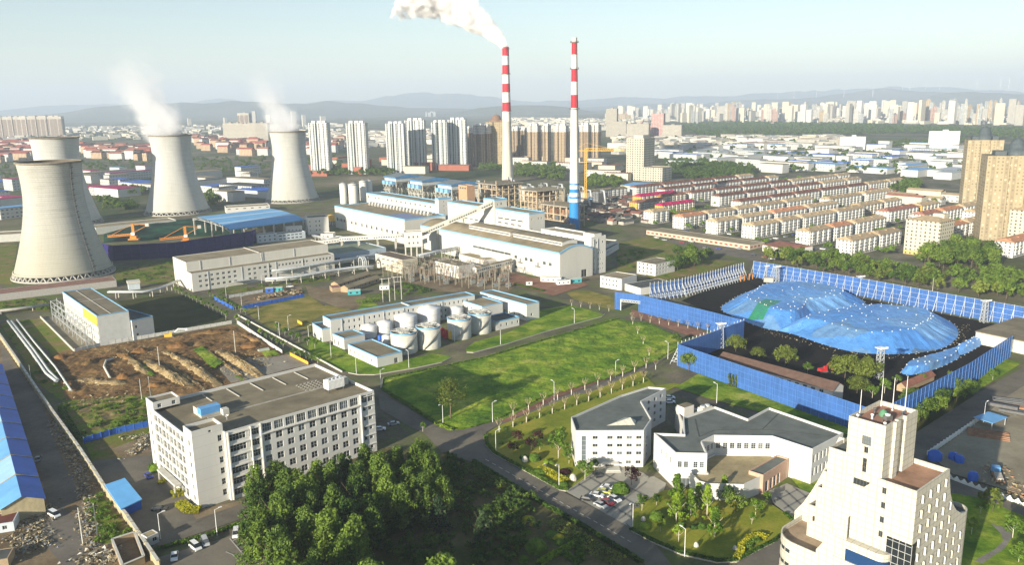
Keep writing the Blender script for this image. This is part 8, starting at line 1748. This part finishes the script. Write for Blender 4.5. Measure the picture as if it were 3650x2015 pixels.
town('smaller high-rises packed between the nearer towers of the skyline',[(P('c',(330,245),(2576,262),(2576,205),(900,185),(330,195)),330),(P('c',(0,235),(330,245),(330,200),(0,195)),40),(P('a',(2576,200),(2576,230),(1400,215),(1400,190)),24)],1,66,22,40,45,105)
def wood(label,polys,key,seed,sc=1.0,m=None,dist=7):
 rr=random.Random(seed);V_,F__=[],[];src=[[(tuple(v.co),)for v in TR[key][i][0].vertices]for i in range(len(TR[key]))];sf=[[tuple(p.vertices)for p in TR[key][i][0].polygons]for i in range(len(TR[key]))]
 for poly,n in polys:
  for p in scatter(poly,0,rr,n*3,n):
   i=rr.randrange(len(src));k=len(V_);s=sc*rr.uniform(.7,1.25);a=rr.uniform(0,6.28);c,s2=math.cos(a)*s,math.sin(a)*s
   V_+=[(p.x+v[0][0]*c-v[0][1]*s2,p.y+v[0][0]*s2+v[0][1]*c,v[0][2]*s)for v in src[i]];F__+=[tuple(q+k for q in f)for f in sf[i]]
 o=mobj('wood',mk('wood',V_,F__,m or lf['deep']));tag(o,label,'wood',None,'stuff')
kind('tiny','round',9,6,5,8,2.0,lf['deep'],3,limbs=2);kind('bushy','round',2.6,2.4,12,26,.34,lf['deep'],3,limbs=2)
wood('long dark river side tree belt before the far skyline',[(P('c',(390,300),(560,350),(1250,330),(1400,335),(1850,320),(2220,335),(2576,360),(2576,300),(2000,285),(1400,262),(700,250),(400,270)),1500)],'tiny',71,1.5)
wood('dark park trees behind the upper streets',[(P('c',(300,560),(440,620),(860,610),(860,550),(700,520),(430,490),(300,500)),420)],'far',72,1.1);wood('wood between the chimneys and the brown high-rises',[(P('b',(1560,600),(1900,640),(1940,560),(1900,510),(1560,520)),260),(P('b',(2100,680),(2350,690),(2360,620),(2120,600)),120),(P('b',(1290,560),(1450,560),(1450,520),(1290,520)),60)],'far',73)
wood('shrubs and trees between the factories and cooling towers',[(P('a',(740,770),(1040,830),(1030,880),(780,860)),60),(P('a',(800,700),(1120,690),(1110,740),(800,740)),50),(P('a',(1550,720),(1720,760),(1600,830),(1560,800)),50),(P('a',(-50,520),(130,510),(150,620),(-50,620)),80),(P('a',(600,480),(1140,490),(1140,560),(650,560)),60),(P('a',(1450,470),(2030,460),(2020,560),(1480,580)),110),(P('a',(-50,400),(240,400),(240,340),(-50,300)),50),(P('a',(2300,470),(2576,450),(2576,560),(2350,600)),50),(P('b',(0,590),(580,600),(700,560),(480,550),(60,570)),110)],'far',74)
wood('scattered town trees',[(P('c',(400,440),(2200,430),(2200,600),(400,540)),260),(P('c',(1780,640),(1900,640),(1890,720),(1720,720)),70),(P('a',(0,260),(2576,250),(2576,330),(0,330)),420),(P('c',(1600,380),(2200,360),(2200,400),(1600,410)),200),(P('c',(0,340),(1400,330),(1400,420),(0,430)),240)],'tiny',75,1.1)
wood('trees between the rows of the housing estate',[(P('c',(150,900),(860,1010),(1000,1080),(1700,1100),(2200,1000),(2300,820),(1200,600),(300,660)),330)],'tiny',76,.62,lf['fresh'])
bp_=P('f',(860,60),(1700,200),(2576,330),(2800,360),(2800,150),(2350,60),(2000,110),(1600,40),(1300,-40),(950,10))
wood('back rows of the tree belt behind the long blue fence',[(P('f',(950,40),(1300,95),(1700,165),(2000,225),(2700,330),(2800,240),(2350,160),(2000,165),(1600,100),(1300,40)),110)],'far',79,1.0)
belt=scatter(P('f',(860,70),(1700,215),(2576,345),(2576,290),(1900,180),(1400,90),(1000,20)),7,random.Random(31),7000,60)
for i,p in enumerate(sorted(belt,key=lambda q:q.x)):tree(seedr.choice(['far','broad','olivefar']),p,'tree of the belt behind the long blue fence, %s counting from the avenue'%nth(i),'belt trees behind the long fence',seedr.uniform(.8,1.2))
for i,p in enumerate(sorted(scatter(P('c',(1930,1120),(2080,1085),(2350,1100),(2390,1165),(2200,1190),(1930,1175)),8,random.Random(32),3000,24),key=lambda q:q.x)):tree('broad',p,'tall tree of the dense clump below the cream point blocks, %s from left'%nth(i),'clump below the point blocks',seedr.uniform(1.4,1.8))
for i,p in enumerate(sorted(scatter(P('c',(300,1110),(450,1090),(590,1100),(600,1160),(420,1200),(310,1190)),6,random.Random(33),3000,14),key=lambda q:q.x)):tree('broad',p,'big dark tree above the braced fence posts, %s from left'%nth(i),'trees by the old white house',seedr.uniform(1.0,1.3))
hill=ground_mat('hill_scrub',[(.3,(.05,.07,.045)),(.5,(.09,.105,.065)),(.7,(.17,.16,.12))],.0012,.01,.3)
def range_(x0,x1,y,h,seed,n=150,d=2500):
 m_=MB();G_=[]
 for j in range(9):
  row_=[]
  for i in range(n+1):
   X=x0+(x1-x0)*i/n;t=j/8;pr=math.sin(t*math.pi/2)**1.3;hh=h(X,seed)*(.75+.35*noise.noise(Vector((X*.0011,t*2.2,seed)))+.12*noise.noise(Vector((X*.004,t*4,seed))));row_.append((X,y+t*d+300*noise.noise(Vector((X*.0005,t,seed))),-2+hh*pr))
  G_.append(row_)
 for j in range(8):
  for i in range(n):m_.face([G_[j][i],G_[j][i+1],G_[j+1][i+1],G_[j+1][i]],0,sm=True)
 tag(m_.build('hills',[hill]),kind='structure')
nz=lambda X,s,f:max(0,.5+noise.noise(Vector((X*f,s,0)))*1.1)
range_(-9000,2500,9500,lambda X,s:(80+200*nz(X,s,.00035))*max(.05,min(1,(1400-X)/3800)),3.3);range_(-14000,14000,15500,lambda X,s:150+330*nz(X,s,.00028),8.1,200,4000)
range_(-500,12000,11800,lambda X,s:(60+260*nz(X,s,.00042))*max(.15,min(1,(X-300)/6000)),5.7);range_(2600,9000,9800,lambda X,s:(40+240*nz(X,s,.0006))*max(.05,min(1,(X-2400)/3500)),12.2,120,1800)
kn=MB();kp=g('c',-600,195);kn.lathe([(900,-2),(750,30),(500,75),(250,95),(1,100)],0,40);tag(kn.build('hills',[hill],None,(kp.x,kp.y+900,0)),kind='structure')
wm_=MB();wm_.lathe([(3.2,0),(1.6,95)],0,8);wtm=wm_.mesh('mast',[whitep]);wm_=MB()
for k in range(3):a=k*2.094;wm_.bar((0,-2,95),(46*math.sin(a),-2,95+46*math.cos(a)),3.0,0,.6)
wbm=wm_.mesh('rotor',[whitep])
for i,x in enumerate((1012,1115,1257,1430,1612,1798,1842,1942,2030,2265,2412,2465)):
 v=g('c',x,150);v=v.normalized()*12800;z_=330 if i>4 else 250;r_=tag(empty('wind_turbine',(v.x,v.y,z_-120),i*.4),'white wind turbine on the distant ridge, %s from the left'%nth(i),'wind turbine','wind turbines on the ridge');r_.scale=(1.0,)*3;mobj('mast',wtm,r_);o=mobj('rotor',wbm,r_)
wood('unseen trees below the view, placed to shade the dark garden',[([Vector(p)for p in((-50,164),(-30,166),(8,158),(30,140),(10,110),(-40,115),(-58,140))],110)],'grove',80,1.15,lf['grove'])  # trees out of view, placed for the shadow they throw over the garden
wood('mixed shrubs and undergrowth of the dark garden',[(P('h',(1050,480),(1240,545),(1780,880),(1700,1100),(1500,1299),(500,1299),(600,900),(1000,650)),190)],'bushy',81,.8,lf['deep'])
wood('scattered shrubs on the plant verges',[(P('n',(560,1010),(1080,940),(2060,820),(2060,860),(1250,950),(640,1050)),30),(P('e',(330,300),(560,240),(900,200),(700,140),(450,260)),40),(P('a',(870,1300),(1330,1230),(1330,1380),(900,1390)),40),(P('d',(0,430),(90,420),(460,800),(540,960),(300,880)),60),(P('d',(0,265),(370,250),(370,330),(0,340)),50),(P('g',(640,840),(760,760),(1000,1090),(760,1140)),25),(P('b',(2250,1200),(2520,1130),(2560,1250),(2400,1300)),40),(P('d',(470,1060),(640,1320),(1150,1180),(1140,1000)),50)],'bushy',82,.55,lf['fresh'])
cp=g('b',2085,800);r_=tag(empty('tower_crane',(cp.x,cp.y,0),R(-15)),'yellow tower crane standing behind the blue footed chimney','crane');m_=MB();Hc=66
for sx,sy in((-1,-1),(1,-1),(1,1),(-1,1)):m_.bar((sx,sy,0),(sx,sy,Hc),.35)
for k in range(22):s=1 if k%2 else-1;m_.bar((-1*s,-1,k*3),(1*s,-1,k*3+3),.25);m_.bar((1,-1*s,k*3),(1,1*s,k*3+3),.25)
m_.build('mast',[yellowp],r_);m_=MB();m_.bar((-16,0,Hc-3),(45,0,Hc-3),.6);m_.bar((-16,1.5,Hc-3),(45,1.5,Hc-3),.6);m_.bar((0,.8,Hc),(45,.8,Hc-1.5),.4)
for k in range(20):m_.bar((k*2.2,0,Hc-3),(k*2.2+1.1,.8,Hc-.6-k*.05),.25)
m_.bar((0,.8,Hc+6),(30,.8,Hc-1),.2);m_.bar((0,.8,Hc+6),(-14,.8,Hc-2),.2);m_.build('jib',[yellowp],r_);m_=MB();m_.box(-16,-1,Hc-6,-12,2,Hc-3,bottom=True);m_.build('counterweight',[conc],r_)
# STEAM, SMOKE AND HAZE
def plume(name,label,loc,L,r0,r1,dirv,dens,aniso,thr,nscale,bend=0.0,group=None,fade=.55,hgt=0.0):
 """local z runs along the plume; the axis bends as b*z^2"""
 m_=MB();N_=16;RR=1.55;prof=[]
 mm=bpy.data.materials.new(name+'_volume');mm.use_nodes=True;nt=mm.node_tree;nt.nodes.clear();out=nt.nodes.new('ShaderNodeOutputMaterial');pv=nt.nodes.new('ShaderNodeVolumePrincipled');nt.links.new(pv.outputs[0],out.inputs[1])
 pv.inputs['Color'].default_value=(.97,.97,.98,1);pv.inputs['Anisotropy'].default_value=aniso
 tc=nt.nodes.new('ShaderNodeTexCoord');sp=nt.nodes.new('ShaderNodeSeparateXYZ');nt.links.new(tc.outputs['Object'],sp.inputs[0]);x,y,z=sp.outputs
 t=_math(nt,'DIVIDE',z,L,None,True);xo=_math(nt,'SUBTRACT',x,_math(nt,'MULTIPLY',_math(nt,'MULTIPLY',z,z),bend))
 y=_math(nt,'SUBTRACT',y,_math(nt,'MULTIPLY',_math(nt,'MULTIPLY',t,_math(nt,'SUBTRACT',1.0,t)),4*hgt));d=_math(nt,'SQRT',_math(nt,'ADD',_math(nt,'MULTIPLY',xo,xo),_math(nt,'MULTIPLY',y,y)));rr=_math(nt,'MULTIPLY_ADD',_math(nt,'POWER',t,.7),r1-r0,r0);q=_math(nt,'DIVIDE',d,rr)
 n=_noise(nt,nscale,5,.62,(1,1,.8));n2=_math(nt,'MULTIPLY_ADD',n,2.6,-1.3);ed=_math(nt,'SUBTRACT',_math(nt,'ADD',1.0,_math(nt,'MULTIPLY',n2,_math(nt,'MULTIPLY_ADD',t,.9,thr))),q)
 s=_math(nt,'MULTIPLY',ed,2.2,None,True);f=_math(nt,'POWER',_math(nt,'SUBTRACT',1.0,_math(nt,'MULTIPLY',t,.999)),fade)
 nt.links.new(_math(nt,'MULTIPLY',_math(nt,'MULTIPLY',s,f),dens),pv.inputs['Density'])
 K=18
 rings=[]
 for i in range(K+1):
  z_=L*i/K;r=(r0+(r1-r0)*(i/K)**.7)*(RR if i else 1.02);cx_=bend*z_*z_;cy_=4*hgt*(i/K)*(1-i/K);rings.append([(cx_+r*math.cos(2*math.pi*k/N_),cy_+r*math.sin(2*math.pi*k/N_),z_)for k in range(N_)])
 for i in range(K):
  for k in range(N_):j=(k+1)%N_;m_.face([rings[i][k],rings[i][j],rings[i+1][j],rings[i+1][k]],0,sm=True)
 m_.face(list(reversed(rings[0])),0,sm=True);m_.face(rings[-1],0,sm=True)
 o=m_.build(name,[mm],None,loc);o.rotation_euler=Vector(dirv).to_track_quat('Z','Y').to_euler();mm.cycles.volume_step_rate=1.0;tag(o,label,'steam' if 'steam' in name else 'smoke',group,'stuff');return o
plume('steam','white steam drifting left from the middle cooling tower',(-390,950,86),112,20.5,30,(-.5,.1,.86),.12,-.1,.65,.04,.0,None,1.7)
plume('steam','thinner white steam above the right cooling tower',(-282,1052,85),95,20,22,(-.42,.1,.9),.11,-.1,.65,.045,.0,None,1.8)
sm=plume('smoke','thick white smoke streaming left from the top of the smoking chimney',SMK,165,5.0,36,(-.87,0,.49),1.0,-.25,.45,.05,0,None,.2,15)
H_=bpy.data.objects.new
hz=MB();hz.box(-26000,-320,-3.2,26000,26000,760,0,bottom=True)
hmat=bpy.data.materials.new('haze');hmat.use_nodes=True;nt=hmat.node_tree;nt.nodes.clear();out=nt.nodes.new('ShaderNodeOutputMaterial');pv=nt.nodes.new('ShaderNodeVolumePrincipled');nt.links.new(pv.outputs[0],out.inputs[1])
pv.inputs['Color'].default_value=(.74,.85,1.0,1);pv.inputs['Density'].default_value=.0001;pv.inputs['Anisotropy'].default_value=.0
o=hz.build('haze',[hmat]);o['kind']='stuff';o['label']='pale haze over the whole plain and city'
